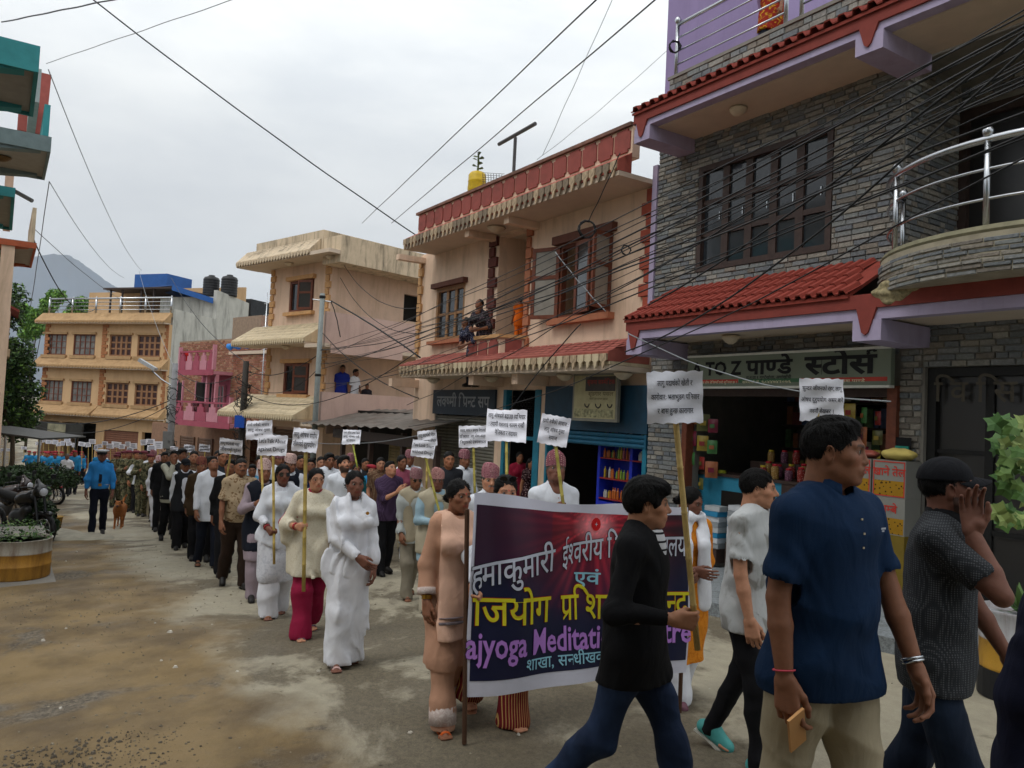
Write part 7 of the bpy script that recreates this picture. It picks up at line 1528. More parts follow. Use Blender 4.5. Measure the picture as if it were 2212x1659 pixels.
# ================= crowd far down the road =================
def tmpl(name_l,grp,top,bot,hat,stride,tone,Lr,**k):
    return person(name_l,0,0,34,loc=(0,0,0),base=0,H=1.7,yaw=0,tone=tone,hair='crop',hat=hat,stride=stride,L=Lr[0],Rr=Lr[1],top=top,bot=bot,group=grp,coarse=1.0,**k)['root']
mb=M_('maroon_beret','5f2430',var=.1); pb=C_('police_blue','2a7fb0'); camo=C_('camouflage_cloth','444433','camo')
hold=('at',(.12,.25,1.2),None); 
T_pol=[tmpl('policeman in blue shirt and red beret in the distant marching block','police marchers',dict(m=pb,hem=.86,sleeve=1.9),dict(m=navyt),'beret',s_,t_,((sw(.2,.2)),(sw(-.1,.3) if i%2 else hold))) for i,(s_,t_) in enumerate(((.5,'a'),(-.5,'c'),(.3,'b')))]
for l in ('x',): extra_m['soldier in camouflage and maroon beret in the distant marching block']=mb
T_arm=[tmpl('soldier in camouflage and maroon beret in the distant marching block','army marchers',dict(m=camo,hem=.78,sleeve=1.9),dict(m=camo,ease=.02),'beret',s_,t_,((sw(.2,.2)),(sw(-.1,.3) if i%2 else hold))) for i,(s_,t_) in enumerate(((.5,'b'),(-.5,'a')))]
T_civ=[tmpl('marcher in pale shirt far down the road','far civilian marchers',dict(m=wht2,hem=.8,sleeve=1.9),dict(m=blkt),None,.4,'b',(sw(.1,.2),hold)),tmpl('marcher in maroon top far down the road','far maroon marchers',dict(m=C_('maroon_cloth','5a2028'),hem=.7,sleeve=1.9),dict(m=blkt),None,-.4,'b',(sw(.1,.2),hold))]
T_mid=[tmpl('marcher in white shirt and pink cap filling the middle of the column','middle marchers in pink caps',dict(m=wht2,hem=.72,sleeve=1.9,collar=1),dict(m=khaki),'topi',.4,'b',(sw(.1,.2),sw(-.1,.3))),
 tmpl('bare headed marcher in dark jacket filling the middle of the column','middle marchers in dark jackets',dict(m=C_('slate_jacket','25272c'),hem=.76,sleeve=1.9),dict(m=blkt),None,-.4,'a',(sw(.1,.2),sw(-.1,.3))),
 tmpl('marcher in checked brown shirt filling the middle of the column','middle marchers in brown checks',dict(m=C_('brown_check','5a4030','weave','8a7a60',40),hem=.8,sleeve=.7,collar=1),dict(m=brown_t),None,.3,'c',(sw(.2,.1),sw(.0,.3))),
 tmpl('woman in rose kurta filling the middle of the column','middle women in rose kurtas',dict(m=C_('rose_kurta','8f4a5c'),hem=.42,sleeve=1.2,flare=.08),dict(m=wht),None,-.3,'b',(sw(.1,.2),sw(-.1,.3)),fem=True)]
q=random.Random(12); placed=[]
def put(T,px,dep,yaw=205):
    p=at(px,1000,dep); g=gz(p.x,p.y); 
    if T.get('used'): T=copy_tree(T)
    T['used']=1; T.location=(p.x,p.y,g); T.rotation_euler=(0,0,R(yaw+q.uniform(-12,12))); s_=q.uniform(.95,1.05); T.scale=(s_,s_,s_); placed.append((px,dep,T)); return T
for i in range(24): put(T_pol[i%3],q.uniform(95,265),q.uniform(31,47))
for i in range(6): put(T_pol[i%3],q.uniform(60,110),q.uniform(38,47),190)
for i in range(17): put(T_arm[i%2],252+ (i%6)*14+q.uniform(-6,6),20.5+ (i//6)*3.2+q.uniform(-.8,.8)+(5-i%6)*.9,212)
for i in range(8): put(T_civ[i%2],q.uniform(60,300),q.uniform(40,48))
for i,(x,d) in enumerate(((372,17.9),(388,18.6),(425,16.8),(300,22.5),(470,16.2),(560,15),(590,16))): put(T_civ[0] if i%2 else T_civ[1],x,d)
for i,(x,d) in enumerate(((602,13.2),(648,13.6),(692,14.2),(728,13.4),(757,14.6),(788,15.6),(822,13.4),(866,12.6),(884,14.2),(480,12.2),(418,14.9),(455,13.3),(1000,12.5),(968,11.4),(345,19.6),(365,20.4),(330,21.2))): put(T_mid[i%4],x,d,206)
for T in T_pol+T_arm+T_civ+T_mid: 
    if not T.get('used'): put(T,200,40)
for _,_,T in placed: del T['used']
# ================= placards =================
placard('largest placard, square and close, three lines, carried by the young man in black',(1458,858),(121,112),3.25,1.0,["लागू पदार्थको खेती र","कारोवारः भताभुङग परिवार","र बास हुन्छ कारागार"],holder=p3,polecol='b59a60',pole=.12,lw=[.64,.86,.66],size=.032,pr=.0125)
placard('square placard rising directly behind the head of the polo shirt man',(1775,864),(94,92),4.3,-1.5,["सुन्दर जीवनको रहर, लागू","औषध दुरुपयोग असर बारे","नवनौं बेखबर ।"],holder=p4,side=-1,lw=[.9,.92,.56],size=.032)
placard('placard with three lines above the sunglasses woman, on a yellow stick',(1094,919),(87,75),7.0,-3,["लागू औषधले बढाउछ व्यभिचार",": त्यागौं यसलाई कायम राखौं","नैतिकता र सदाचार"],holder=p26,side=-1,polecol='a09448',lw=[.92,.88,.55])
placard('placard half hidden behind the one over the sunglasses woman',(1022,943),(62,47),8.4,1,["स्वस्थ, सवल र समृद्ध नेपालको","प्रतिबद्धता : लागू औषध अपराध","विरुद्धको ऐक्यबद्धता"],pole=(1026,1075,8.3),polecol='a09448')
placard('tilted placard held over the thin old man in the patterned cap',(1197,930),(64,64),6.3,-11,["हामी सबैको आवाज :","लागू औषध मुक्त","समाज"],holder=p27,polecol='a09448',lw=[.88,.68,.28])
placard('small placard behind the English one above the pink capped men',(923,947),(41,34),9.8,5,["लागू पदार्थको सेवन","गर्यो अमूल्य जीवन"],pole=(921,1060,9.8))
placard('small tilted placard in English about looking smart',(914,970),(50,36),8.4,-8,["You Look Smart","without Drugs"],holder=p23,polecol='a9a04c')
placard('small plain looking placard above the bearded man in white',(759,944),(39,33),12.6,-1,["स्वस्थ जीवन उच्च विचार","लागू औषध गरौ","प्रतिकार"],pole=(772,1010,12.4),polecol='9aa040')
placard('slightly tilted placard on the thick bamboo of the cream shawl woman',(659,951),(55,50),7.1,-6,["लागू औषध प्रयोग","जीवनको दुरुपयोग।"],holder=p9,pole=.55,polecol='a08a48',pr=.017)
placard('English placard about talking against drugs held by the woman in sunglasses',(588,962),(64,44),7.95,-2,["Let's Talk About","against Drugs"],holder=p10,pole=.3)
placard('placard just behind and above the English talk placard',(560,929),(56,41),9.0,1,["हामी सवैको आवाज :","लागू औषध मुक्त","समाज"],holder=p11,pole=.15)
placard('placard with two lines over the leaf print shirt man',(499,965),(50,35),10.6,-6,["लागू पदार्थको नशा :","जीवनको दुर्दशा"],pole=(487,1050,10.8),polecol='b8a060')
q=random.Random(3)
for i,(x,y,w_,h_,d) in enumerate(((442,968,24,16,14.5),(409,969,23,16,16.5),(376,969,17,9,18.5))):
    placard('small distant placard, %s of the three over the dark haired men'%('rightmost','middle','leftmost')[i],(x,y),(w_,h_),d,-5,["लागू औषध","मुक्त समाज"],pole=(x-3,y+50,d+.1),pr=.012)
L6=lambda x,y:(55.7+x*.2016,641+y*.2016)
far=[(135,1573,60,35),(190,1543,30,35),(245,1555,60,40),(315,1558,60,45),(352,1580,60,40),(395,1570,50,45),(445,1535,75,50),(462,1575,62,40),(508,1590,25,45),(600,1578,72,45),(668,1585,60,50),(713,1552,70,50),(752,1615,44,50),(790,1600,60,40),(848,1570,70,40),(905,1600,80,50),(970,1585,110,60),(1030,1605,60,50),(1092,1578,62,50),(1150,1600,80,60),(1118,1635,70,40),(1262,1560,62,60),(1335,1550,100,50),(1415,1590,95,80),(1350,1620,90,60),(20-270,1640,40,30),(-180,1640,60,30),(-20,1620,60,30)]
wp=M_('white_paper'); 
for i,(x,y,w_,h_) in enumerate(far):
    X,Yp=L6(x,y); d=44-i*.9+q.uniform(-1.5,1.5) if i<25 else 46; d=max(20,d)
    if X<262: d=max(d,32)
    s_=d/FPX; P0=at(X,Yp,d); r=thing('placard','white placard raised over the far marching block','placard',P0,R(q.uniform(-14,14)),'distant white placards')
    b=MB(); tl=R(-2.7+q.uniform(-9,9)); M=Matrix.Rotation(tl,4,'Y'); b.box(-w_*.1008*s_,w_*.1008*s_,-.01,.01,-h_*.1008*s_,h_*.1008*s_,M=M); b.obj('sheet',wp,r)
    ls=MB()
    for k_ in range(3): zz=h_*.1008*s_*(.5-k_*.5); ls.box(-w_*.08*s_*q.uniform(.6,1),w_*.08*s_*q.uniform(.6,1),-.014,-.011,zz-.012,zz+.012,M=M)
    ls.obj('lettering',M_('faint_ink','8d8d98',bump=0),r,kind='stuff')
    b=MB(); b.tube([(0,.02,0),(.05,.04,-1.15)],.016,5); b.obj('stick',M_('bamboo_b8a060','b8a060'),r)
# ================= banner =================
c00,c10,c11,c01=at(1004,1506,4.62),at(1474,1449,5.2),at(1486,1092,5.2),at(1017,1063,4.62)
BN=thing('banner','dark red and navy meditation centre banner with white border carried across the march','banner',c00)
def bp_(u,v):  # u,v in 0..1
    p=(c00*(1-u)+c10*u)*(1-v)+(c01*(1-u)+c11*u)*v
    nrm=Vector((.545,-.8385,0)); p=p+nrm*(.03*math.sin(u*7+v*2)+.018*math.sin(u*15-v*4)+.012*math.sin(u*31+v*3)*(v))+Vector((0,0,-.028*math.sin(math.pi*u)*v + .012*math.sin(u*11)*(v>.99)))
    return p-c00
def bm_(x): return bp_(x.x,x.z)+Vector((.545,-.8385,0))*.006
b=MB(); nx,nz_=60,26
for j in range(nz_+1):
    for i in range(nx+1): b.v.append(bp_(i/nx,j/nz_)); b.c.append(None)
b.f=[(j*(nx+1)+i,j*(nx+1)+i+1,(j+1)*(nx+1)+i+1,(j+1)*(nx+1)+i) for j in range(nz_) for i in range(nx)]
b.obj('cloth',M_('banner_white_vinyl','c9c9d6',rough=.5,var=.05,bump=.1,bscale=20),BN,smooth=True)
# printed field with colour by design: navy below, dark red rays above
me=MB(); nx,nz_=120,70; u0,u1,v0,v1=.014,.991,.078,.945; sx_,sz_=.56,.875
for j in range(nz_+1):
    for i in range(nx+1):
        u=u0+(u1-u0)*i/nx; v=v0+(v1-v0)*j/nz_; me.v.append(bp_(u,v)+Vector((.545,-.8385,0))*.003)
        dx,dz=(u-sx_)*1.25,(v-sz_); r=math.hypot(dx,dz); th=math.atan2(dz,dx); ray_=(.55+.45*math.sin(th*17+math.sin(th*7)*2))*(.6+.4*math.sin(th*41))
        k=max(0,1-r/.62)*(.35+.65*ray_) if v>.42 else max(0,1-r/.62)*(.3+.3*ray_)*max(0,(v-.25)/.17)
        c=np.array((.008,.010,.038))*(1 if v<.5 else max(.25,1-(v-.5)*2.5)); c=c+np.array((.80,.04,.06))*k**1.5+np.array((.95,.42,.45))*max(0,1-r/.13)**1.5
        if v>.6 and u<.35: c=c*.5+np.array((.03,.006,.02))
        me.c.append(tuple(c))
me.f=[(j*(nx+1)+i,j*(nx+1)+i+1,(j+1)*(nx+1)+i+1,(j+1)*(nx+1)+i) for j in range(nz_) for i in range(nx)]
me.obj('printed_field',mat('banner_print',(.1,.1,.1),attr='Col',var=.02,bump=0,rough=.45),BN,smooth=True)
LW=(c10-c00).length; LH=(c01-c00).length
def blet(lines,m,off,name,lift=.007,arc=None):
    mb=MB()
    for t,cx,cy,sz,wd in lines:
        vs,fs,wv=letters(t,off); sx=wd/wv*LW/1.93; o=[]
        for p in vs:
            u=cx+(p[0]-wv/2)*sx/LW; v=cy+(p[1]-.3)*sz/LH+(arc(u) if arc else 0); o.append(bp_(u,v)+Vector((.545,-.8385,0))*lift)
        mb.add(o,fs)
    return mb.obj(name,m,BN,kind='stuff')
silver=M_('silver_lettering','b9bdca',bump=0); yel=M_('yellow_lettering','c9bf22',bump=0); redo=M_('red_outline','a01f1c',bump=0); pur=M_('lilac_lettering','b07ccc',bump=0); cy=M_('pale_blue_lettering','8fc3d6',bump=0); blo=M_('black_outline','0a0a10',bump=0)
arc=lambda u:.18*min(1,u/.62)
L1=[('ह्माकुमारी',.185,.575,.215,.70),('ईश्वरीय विश्वविद्यालय',.695,.575,.215,1.10)]
blet(L1,blo,.022,'title_shadow',.007,arc); blet(L1,silver,.008,'title_lettering',.010,arc)  # black printed outline behind the silver title letters
L2=[('ाजयोग',.185,.415,.25,.66),('प्रशिक्षण केन्द्र',.70,.415,.25,1.12)]
blet(L2,redo,.02,'course_outline',.007); blet(L2,yel,.008,'course_lettering',.010)
blet([('एवं',.53,.575,.12,.20)],cy,.015,'conjunction_lettering',.010)
blet([('ajyoga Meditation Centre',.50,.245,.22,1.95)],M_('violet_outline','4a2a66',bump=0),.03,'english_outline',.007); blet([('ajyoga Meditation Centre',.50,.245,.22,1.95)],pur,.018,'english_lettering',.010)
blet([('शाखा, सन्धीखर्क अर्घाखाँची',.55,.135,.105,1.2)],cy,.008,'branch_lettering',.010)
b=MB(); n=14; b.add([bp_(.56+.0185*math.cos(t),.885+.038*math.sin(t))+Vector((.545,-.8385,0))*.009 for t in [2*math.pi*i/n for i in range(n)]],[tuple(range(n))]); b.obj('red_emblem',M_('bright_red_print','c4161c',bump=0),BN)
b=MB(); b.add([bp_(.56+r*.42*math.cos(t),.885+r*.9*math.sin(t))+Vector((.545,-.8385,0))*.011 for r,t in [((.016 if i%2==0 else .004),i*math.pi/4) for i in range(8)]],[tuple(range(8))]); b.obj('white_star',silver,BN)
b=MB(); a0_=at(1009,1100,4.64)-c00; a1_=at(1003,1607,4.62)-c00; b.tube([a0_,a1_],.014,8); b.obj('pole',M_('dark_wood_pole','4a3222'),BN); b=MB(); b.tube([c11-c00+Vector((0,.03,0)),c10-c00+Vector((0,.03,-.5))],.014,8); b.obj('pole',M_('dark_wood_pole'),BN)
# hand and forearm gripping the near pole belong to the woman in striped trousers (posed above)

# ================= onlookers on balconies and roofs =================
def onl(label,B,px,py,yp,base_z,top,yaw=180,side=False,d=12,sc_=1,**k):
    if side: y,z=B.pxx(px,py,yp); P0=B.M@Vector((yp,y,z))
    else: x,z=B.px(px,py,yp); P0=B.M@Vector((x,yp,z))
    kw=dict(tone='b',hair='short',stride=.1,bot=dict(m=navyt)); kw.update(k)
    return person(label,px,py,P0.y,yaw=yaw,base=base_z if base_z is not None else P0.z-1.7*sc_,top=top,**kw)
zbf=zbal1-.95
onl('woman in dark patterned top leaning over the small peach balcony',P,1050,643,yw-.30,zbf+.02,dict(m=C_('dark_pattern_top','1b1a1f','print','6a5a62',30),hem=.75,sleeve=1.2),yaw=150,fem=True,hair='tail',lean=.45,headpitch=-25,L=('open',(-.1,.38,1.02)),Rr=('open',(.1,.38,1.02)))
onl('girl in navy floral top with a red hair band leaning on the balcony rail',P,1026,681,yw-.42,zbf-.12,dict(m=C_('navy_floral','161c38','dots','b9b9c9',50),hem=.7,sleeve=1.2),yaw=130,fem=True,hair='tail',lean=.5,headpitch=-15,L=('open',(-.1,.35,.95)),Rr=('open',(.1,.35,.95)))
onl('child in orange clothes standing in the arched recess',P,1124,643,yw+.30,zbal0+.36,dict(m=C_('orange_cotton','d8671c'),hem=.72,sleeve=.6),yaw=20,bot=dict(m=C_('orange_cotton')))
onl('woman in dark red top watching from the blue framed doorway',P,1122,975,yw+.15,fp,dict(m=C_('crimson_top','8a1c34'),hem=.6,sleeve=.7),yaw=200,fem=True,hair='bun',tone='a')
onl('girl in polka dot dress beside the woman in the blue doorway',P,1146,988,yw+.1,fp,dict(m=C_('polka_dress','2a1418','dots','b99a9a',36),hem=.4,sleeve=.5),yaw=215,fem=True,hair='long',tone='a')
KB=zL-.02
onl('young man in royal blue polo on the tower balcony',K,741,788,.55,KB+.0,dict(m=C_('royal_polo','1f2f8a'),hem=.8,sleeve=.65,collar=1),yaw=195,side=False)
onl('young man in white tee turning away on the tower balcony',K,767,797,.9,KB+.0,dict(m=wht,hem=.8,sleeve=.65),yaw=250)
onl('small boy in dark shirt peeping over the tower balcony wall',K,793,829,1.2,KB+.0,dict(m=C_('dark_shirt','231f26'),hem=.75,sleeve=.6),yaw=205)
onl('woman in red sari on the upper pink balcony',Q,404,755,-.7,zM2,dict(m=C_('bright_red_cloth','b3231f'),hem=.3,sleeve=.9,flare=.1),fem=True,hair='bun',yaw=200)
onl('person in pale pink clothes beside the red sari on the pink balcony',Q,396,761,-.5,zM2,dict(m=C_('pale_pink_cloth','c99a98'),hem=.5,sleeve=.9),fem=True,hair='long',yaw=160)
onl('woman in purple print dress sitting out on the lower pink balcony',Q,424,858,-.6,zF,dict(m=C_('purple_print','5a3048','print','b98a7a',24),hem=.4,sleeve=.8),fem=True,hair='bun',yaw=200)
onl('person in red at the open top floor window of the ochre block',Y,324,737,.5,None,dict(m=C_('bright_red_cloth'),hem=.5,sleeve=.9),fem=True,hair='long',yaw=200)
onl('person in pale grey at the open top floor window of the ochre block',Y,318,739,.6,None,dict(m=wht2,hem=.5,sleeve=.9),yaw=200)
xx,zz=G.px(1672,-60,ye+1.2); pr_=person('person in red and yellow patterned wrap on the roof terrace',1672,-70,at(0,0,1).y*(G.M@Vector((xx,ye+1.2,0))).y,base=z_up_red_top+.6,yaw=150,tone='b',fem=True,hair='bun',top=dict(m=C_('red_yellow_wrap','8a2418','print','b98a22',14),hem=.55,sleeve=1.2,ease=.05),bot=dict(m=navyt,ease=.03))
p40=person('person in dark blue clothes cut off by the right edge of the photo',2350,1010,2.0,yaw=205,tone='d',hair='short',stride=.2,top=dict(m=C_('dark_indigo_cloth','14172a'),hem=.5,sleeve=1.9,ease=.05,flare=.1),bot=dict(m=C_('dark_indigo_cloth'),ease=.04))
# ================= left side of the street =================
def leafmesh(n,rad,fn,sz,seed,cols,flat=False):
    """foliage: many small folded leaf faces inside clumps -> MB"""
    q=random.Random(seed); b=MB()
    for _ in range(n):
        c=Vector(fn(q)); d=Vector((q.gauss(0,1),q.gauss(0,1),q.gauss(0,1)+.5)).normalized(); s=sz*q.uniform(.6,1.5)
        u=d.cross(Vector((q.uniform(-1,1),q.uniform(-1,1),q.uniform(-1,1)))).normalized(); v=d.cross(u); col=cols[q.randrange(len(cols))]; f=q.uniform(.7,1.3); col=tuple(x*f for x in col)
        b.add([c-u*s,c+v*s*.45+d*s*.12,c+u*s,c-v*s*.45+d*s*.12],[(0,1,2),(0,2,3)],col)
    return b
leafm=mat('leaf',(.05,.1,.02),attr='Col',var=.2,scale=5,bump=0,rough=.55)
G1=[hx(c) for c in('3c5a26','4d6d2e','2c431f','5f7f38','34502a')]; G2=[hx(c) for c in('24351c','1d2c18','2f4424','3a5230')]; G3=[hx(c) for c in('5f8a35','7a9f45','4a7430','6a8f4a')]; bark=M_('bark','4b4033',var=.3,scale=12,bump=.5)
def clumps(cs,q):
    c=cs[q.randrange(len(cs))]; 
    while 1:
        v=Vector((q.uniform(-1,1),q.uniform(-1,1),q.uniform(-1,1)))
        if v.length<1: break
    v=v*(.55+.45*q.random()) if q.random()<.5 else v.normalized()*q.uniform(.75,1.08)
    return (c[0]+v.x*c[3],c[1]+v.y*c[3],c[2]+v.z*c[3]*.8)
def tree(label,px,py,dep,h,cs,n,sz,cols,seed,trunk=.12,name='tree',cat='tree',lean=(0,0)):
    p=at(px,py,dep); g=gz(p.x,p.y); r=thing(name,label,cat,(p.x,p.y,g),0)
    b=MB(); top=Vector((lean[0],lean[1],h*.75)); b.tube([(0,0,-.1),top*.35+Vector((.1,0,0)),top*.7,top],[trunk,trunk*.8,trunk*.55,trunk*.3],8)
    for c in cs: b.tube([top*.55,Vector(c[:3])*.6+top*.3,Vector(c[:3])],[trunk*.35,trunk*.22,trunk*.08],5)
    b.obj('trunk',bark,r,smooth=True); m=leafmesh(n,1,lambda q:clumps(cs,q),sz,seed,cols); m.obj('crown',leafm,r,kind='stuff'); return r
q=random.Random(6)
tree('leafy dark green tree at the left edge beside the ochre block',28,900,30,5.4,[(-1.0+q.uniform(-.9,1.1),q.uniform(-.9,.9),2.6+i*.42,.62+.25*q.random()) for i in range(13)]+[(.35,0,4.0,.7),(.45,0,3.1,.6),(.1,0,4.9,.6)],15000,.085,G1+G2[:2],3,.11)
tree('pale feathery tree far behind the railing of the ochre block',146,690,75,15.5,[(q.uniform(-1.3,1.3),0,12.5+i*.6,.9) for i in range(6)],4200,.17,G3,4,.15)
tree('faint tall tree behind the leafy dark green tree',75,690,82,15.5,[(q.uniform(-1.8,1.8),0,12.4+i*.6,1.0) for i in range(6)],3800,.19,G3,5,.15)
tree('low green tree top between the two far trees',196,665,78,12.2,[(q.uniform(-2.0,2.4),0,10.6+i*.2,.8) for i in range(5)],2600,.17,G2+G1,6,.15)
# buildings of the left row: overhanging floors only, walls stand outside the picture
m_teal=M_('teal_paint','3f9296',var=.08,scale=2,stain='1d4a4c',stain_amt=.3); m_sofg=M_('grey_soffit','9a958c',var=.08); m_pinkr=M_('faded_red_paint','a85a52',var=.1,stain='6a3a34',stain_amt=.3)
LA=RA
def Lp(px,py,y): # point of the left row frame plane at row-y
    return Vld.px(px,py,y)
Vld=Bld('teal_house','teal and white house whose balconies overhang the street at the upper left','house',(0,0),LA,(-14,-.8,gzr(-14,0)))
def soffit(B,near,far,dn,df,h,th,ws,m_edge,nm,wside=2.2,lamps=1,side=None):
    """overhanging slab seen from below: outer edge runs from a near pixel to a far pixel at given depths"""
    a=at(near[0],near[1],dn); c=at(far[0],far[1],df); z=(a.z+c.z)/2; a=Vector((a.x,a.y,z)); c=Vector((c.x,c.y,z)); Mi=B.Mi; A,C=Mi@a,Mi@c
    x0,x1=min(A.x,C.x),max(A.x,C.x); ye=(A.y+C.y)/2
    s=B.box(nm,x0,x1,-wside,ye,z,z+th,m_sofg); 
    b=MB(); b.box(x0-.05,x1+.05,ye,ye+.06,z-.06,z+h); b.box(x0-.05,x0,-wside,ye,z-.06,z+h); b.box(x1,x1+.05,-wside,ye,z-.06,z+h); B.put(b,'slab_edge',m_edge,s)
    b=MB(); b.prism([(-wside,z-.34),(-wside+.3,z-.34),(ye-.12,z-.05),(ye-.12,z-.001),(-wside,z-.001)],x0+.02,x0+.28,'x'); B.put(b,'bracket',m_edge,s); b=MB(); b.prism([(-wside,z-.34),(-wside+.3,z-.34),(ye-.12,z-.05),(ye-.12,z-.001),(-wside,z-.001)],x1-.28,x1-.02,'x'); B.put(b,'bracket',m_edge,s)
    for i in range(lamps): ceiling_lamp(B,x0+(x1-x0)*(i+.5)/lamps,ye-.85,z,M_('brass_lamp_bowl','6a5232',rough=.4,metal=.4),.2)
    return (x0,x1,ye,z,s)
E1=soffit(Vld,(52,110),(82,274),11.6,13.6,.34,.12,.3,m_teal,'upper_balcony'); E2=soffit(Vld,(88,305),(104,398),17.2,19.6,.28,.12,.3,M_('grey_green_edge','6f7f80'),'lower_balcony'); 
for (x0,x1,ye,z,s) in (E2,):
    Vld.box('upper_wall',x0-.3,x1,ye-.4,ye-.22,z+1.0,z+1.75,M_('white_parapet','9aa6a6'),s)
    Vld.box('parapet',x0,x1,ye-.12,ye-.0,z+.3,z+1.0,m_teal if z>5.8 else M_('white_parapet','9aa6a6'),s)
Vld.box('wall',-19,-11,-5,-2.25,-1.5,8.6,m_sofg); 

x0,x1,ye,z,s=E2; b=MB(); b.prism([(ye-.6,z+1.05),(ye-.0,z+1.05),(ye+.04,z+2.6),(ye-.6,z+2.6)],x0-.05,x0+.06,'x'); Vld.put(b,'red_panel',m_pinkr,s)
V2=Bld('orange_balcony_house','stained peach and orange house with three soffit lamps at the left edge','house',(0,0),LA,(-22,-.8,gzr(-22,0)))
m_orp=M_('orange_edge','a8583a',var=.15,stain='6a3a28',stain_amt=.3)
F1=soffit(V2,(66,505),(70,598),22.0,25.5,.10,.12,.3,m_orp,'broad_soffit',lamps=3,wside=1.9); x0,x1,ye,z,s=F1
V2.box('stained_parapet',x0,x1,ye-.1,ye-.0,z+.1,z+1.1,m_stainwall,s); V2.box('wall',x0-1,x1+.2,-5,-1.95,-2.5,z,m_peach)
V2.box('front_wall',x0-.5,x1,-.2,.12,-2.5,z-.01,m_peach); V2.box('upper_front_wall',x0-.5,x1,ye-.8,ye-.6,z+1.1,z+3.0,M_('cream_pink_wall','c2a48e'))
F2=soffit(V2,(4,415),(37,494),14.5,17.6,.12,.12,.3,m_teal,'small_teal_canopy',wside=1.6,lamps=0)
b=MB(); b.tube([at(30,412,19)-V2.root.location,at(70,434,19)-V2.root.location],.05,8); o=b.obj('drain_pipe',M_('grey_pipe','7d7f80'),None); o.location=V2.root.location; tag(o,'grey drain pipe jutting out of the left hand house','pipe')
V3_=Bld('cream_corner_house','cream house corner with a small teal and red canopy low at the left edge','house',(0,0),LA,(-27,-.8,gzr(-27,0)))
F3=soffit(V3_,(0,708),(30,826),27,30,.2,.1,.3,M_('cream_edge','b7a184'),'low_balcony',wside=1.2,lamps=0); x0,x1,ye,z,s=F3
V3_.box('balcony_wall',x0,x1,ye-.1,ye+.0,z+.2,z+1.5,M_('cream_pink_wall','c2a48e'),s); b=MB(); b.prism([(ye-.6,z+1.9),(ye+.25,z+1.5),(ye+.25,z+1.58),(ye-.6,z+2.0)],x0,x1,'x'); V3_.put(b,'canopy',m_redp,s)
# unseen house added beside and behind the camera to shade the foreground
NB=Bld('added_shade_house','plain plastered house standing just left of the viewpoint','house',(0,0),LA,(-2,-1.4,gzr(-2,0)))
NB.box('wall',-3.2,12,-7,-1.4,-1.5,9.5,m_sofg); NB.box('balcony_slab',-2.2,12,-1.38,-.25,3.3,3.5,m_sofg); NB.box('balcony_wall',-2.2,12,-.35,-.25,3.51,4.4,m_teal); NB.box('upper_balcony_slab',-2.2,12,-1.38,-.25,6.6,6.8,m_sofg)
# grey low building and tin awning at far left
LG=Bld('grey_shed','grey plastered shed with a tin porch below the leafy tree','shed',(0,0),LA,(-34,.6,gzr(-34,0)))
a,z0_=LG.px(0,960,.6); c,_=LG.px(88,960,.6); LG.box('wall',min(-60,a),-31,-1.8,-1.6,gzr(-40)-1,gzr(-34)+3.4,M_('grey_plaster','8d8f8d',stain='55564f',stain_amt=.5,streak=True))
p=at(45,935,24); b=MB(); b.box(-1.1,1.35,-1.2,1.2,0,.05,M=Matrix.Rotation(R(5),4,'Y')); o=b.obj('tin_porch_roof',M_('dull_tin','3f403e',metal=.4,rough=.5),LG.root); o.matrix_world=Matrix.Translation((p.x,p.y,p.z))
for px_ in (12,86): pp_=at(px_,950,23.2); b=MB(); b.tube([(0,0,gz(pp_.x,pp_.y)-pp_.z),(0,0,.1)],.035,6); o=b.obj('porch_post',m_steel,LG.root); o.location=pp_
for o in list(LG.root.children):
    if o.name.startswith(('tin_porch','porch_post')): o.parent=None; mw=o.matrix_world.copy() if o.name.startswith('tin') else Matrix.Translation(o.location); o.parent=LG.root; o.matrix_parent_inverse=(LG.M@Matrix.Translation(LG.base)).inverted(); 
# ---- planters ----
def plants(b,n,rad,z0,h,seed,cols,sz=.05,ball=True):
    q=random.Random(seed)
    for _ in range(n):
        a=q.random()*6.28; r=rad*math.sqrt(q.random()); hh=h*q.uniform(.2,1); c=Vector((r*math.cos(a),r*math.sin(a),z0)); t=c+Vector((q.uniform(-.1,.1),q.uniform(-.1,.1),hh)); col=cols[q.randrange(len(cols))]
        for k in range(5):
            m=c+(t-c)*(.3+.7*k/4); d=Vector((q.gauss(0,1),q.gauss(0,1),q.uniform(0,.8))).normalized()*sz*q.uniform(.7,1.5); w_=d.cross(Vector((0,0,1))).normalized()*sz*.4; b.add([m,m+d*.5+w_,m+d,m+d*.5-w_],[(0,1,2,3)],col)
P0=at(36,1240,10.4); g=gz(P0.x,P0.y)
pl=Bld('planter_plinth','low concrete plinth at the left roadside under the drum planters','plinth',(0,0),RA,(0,0,0)); bpos=pl.Mi@Vector((P0.x,P0.y,0)); pl.base=Vector((bpos.x,bpos.y,g)); pl.root.location=pl.M@pl.base
b=MB(); b.box(bpos.x-1.3,bpos.x+.15,bpos.y-1.6,bpos.y+.33,g-.3,g+.50); b.box(bpos.x-1.3,bpos.x+1.1,bpos.y-1.6,bpos.y+.42,g-.3,g+.04); pl.put(b,'plinth_block',m_concrete)
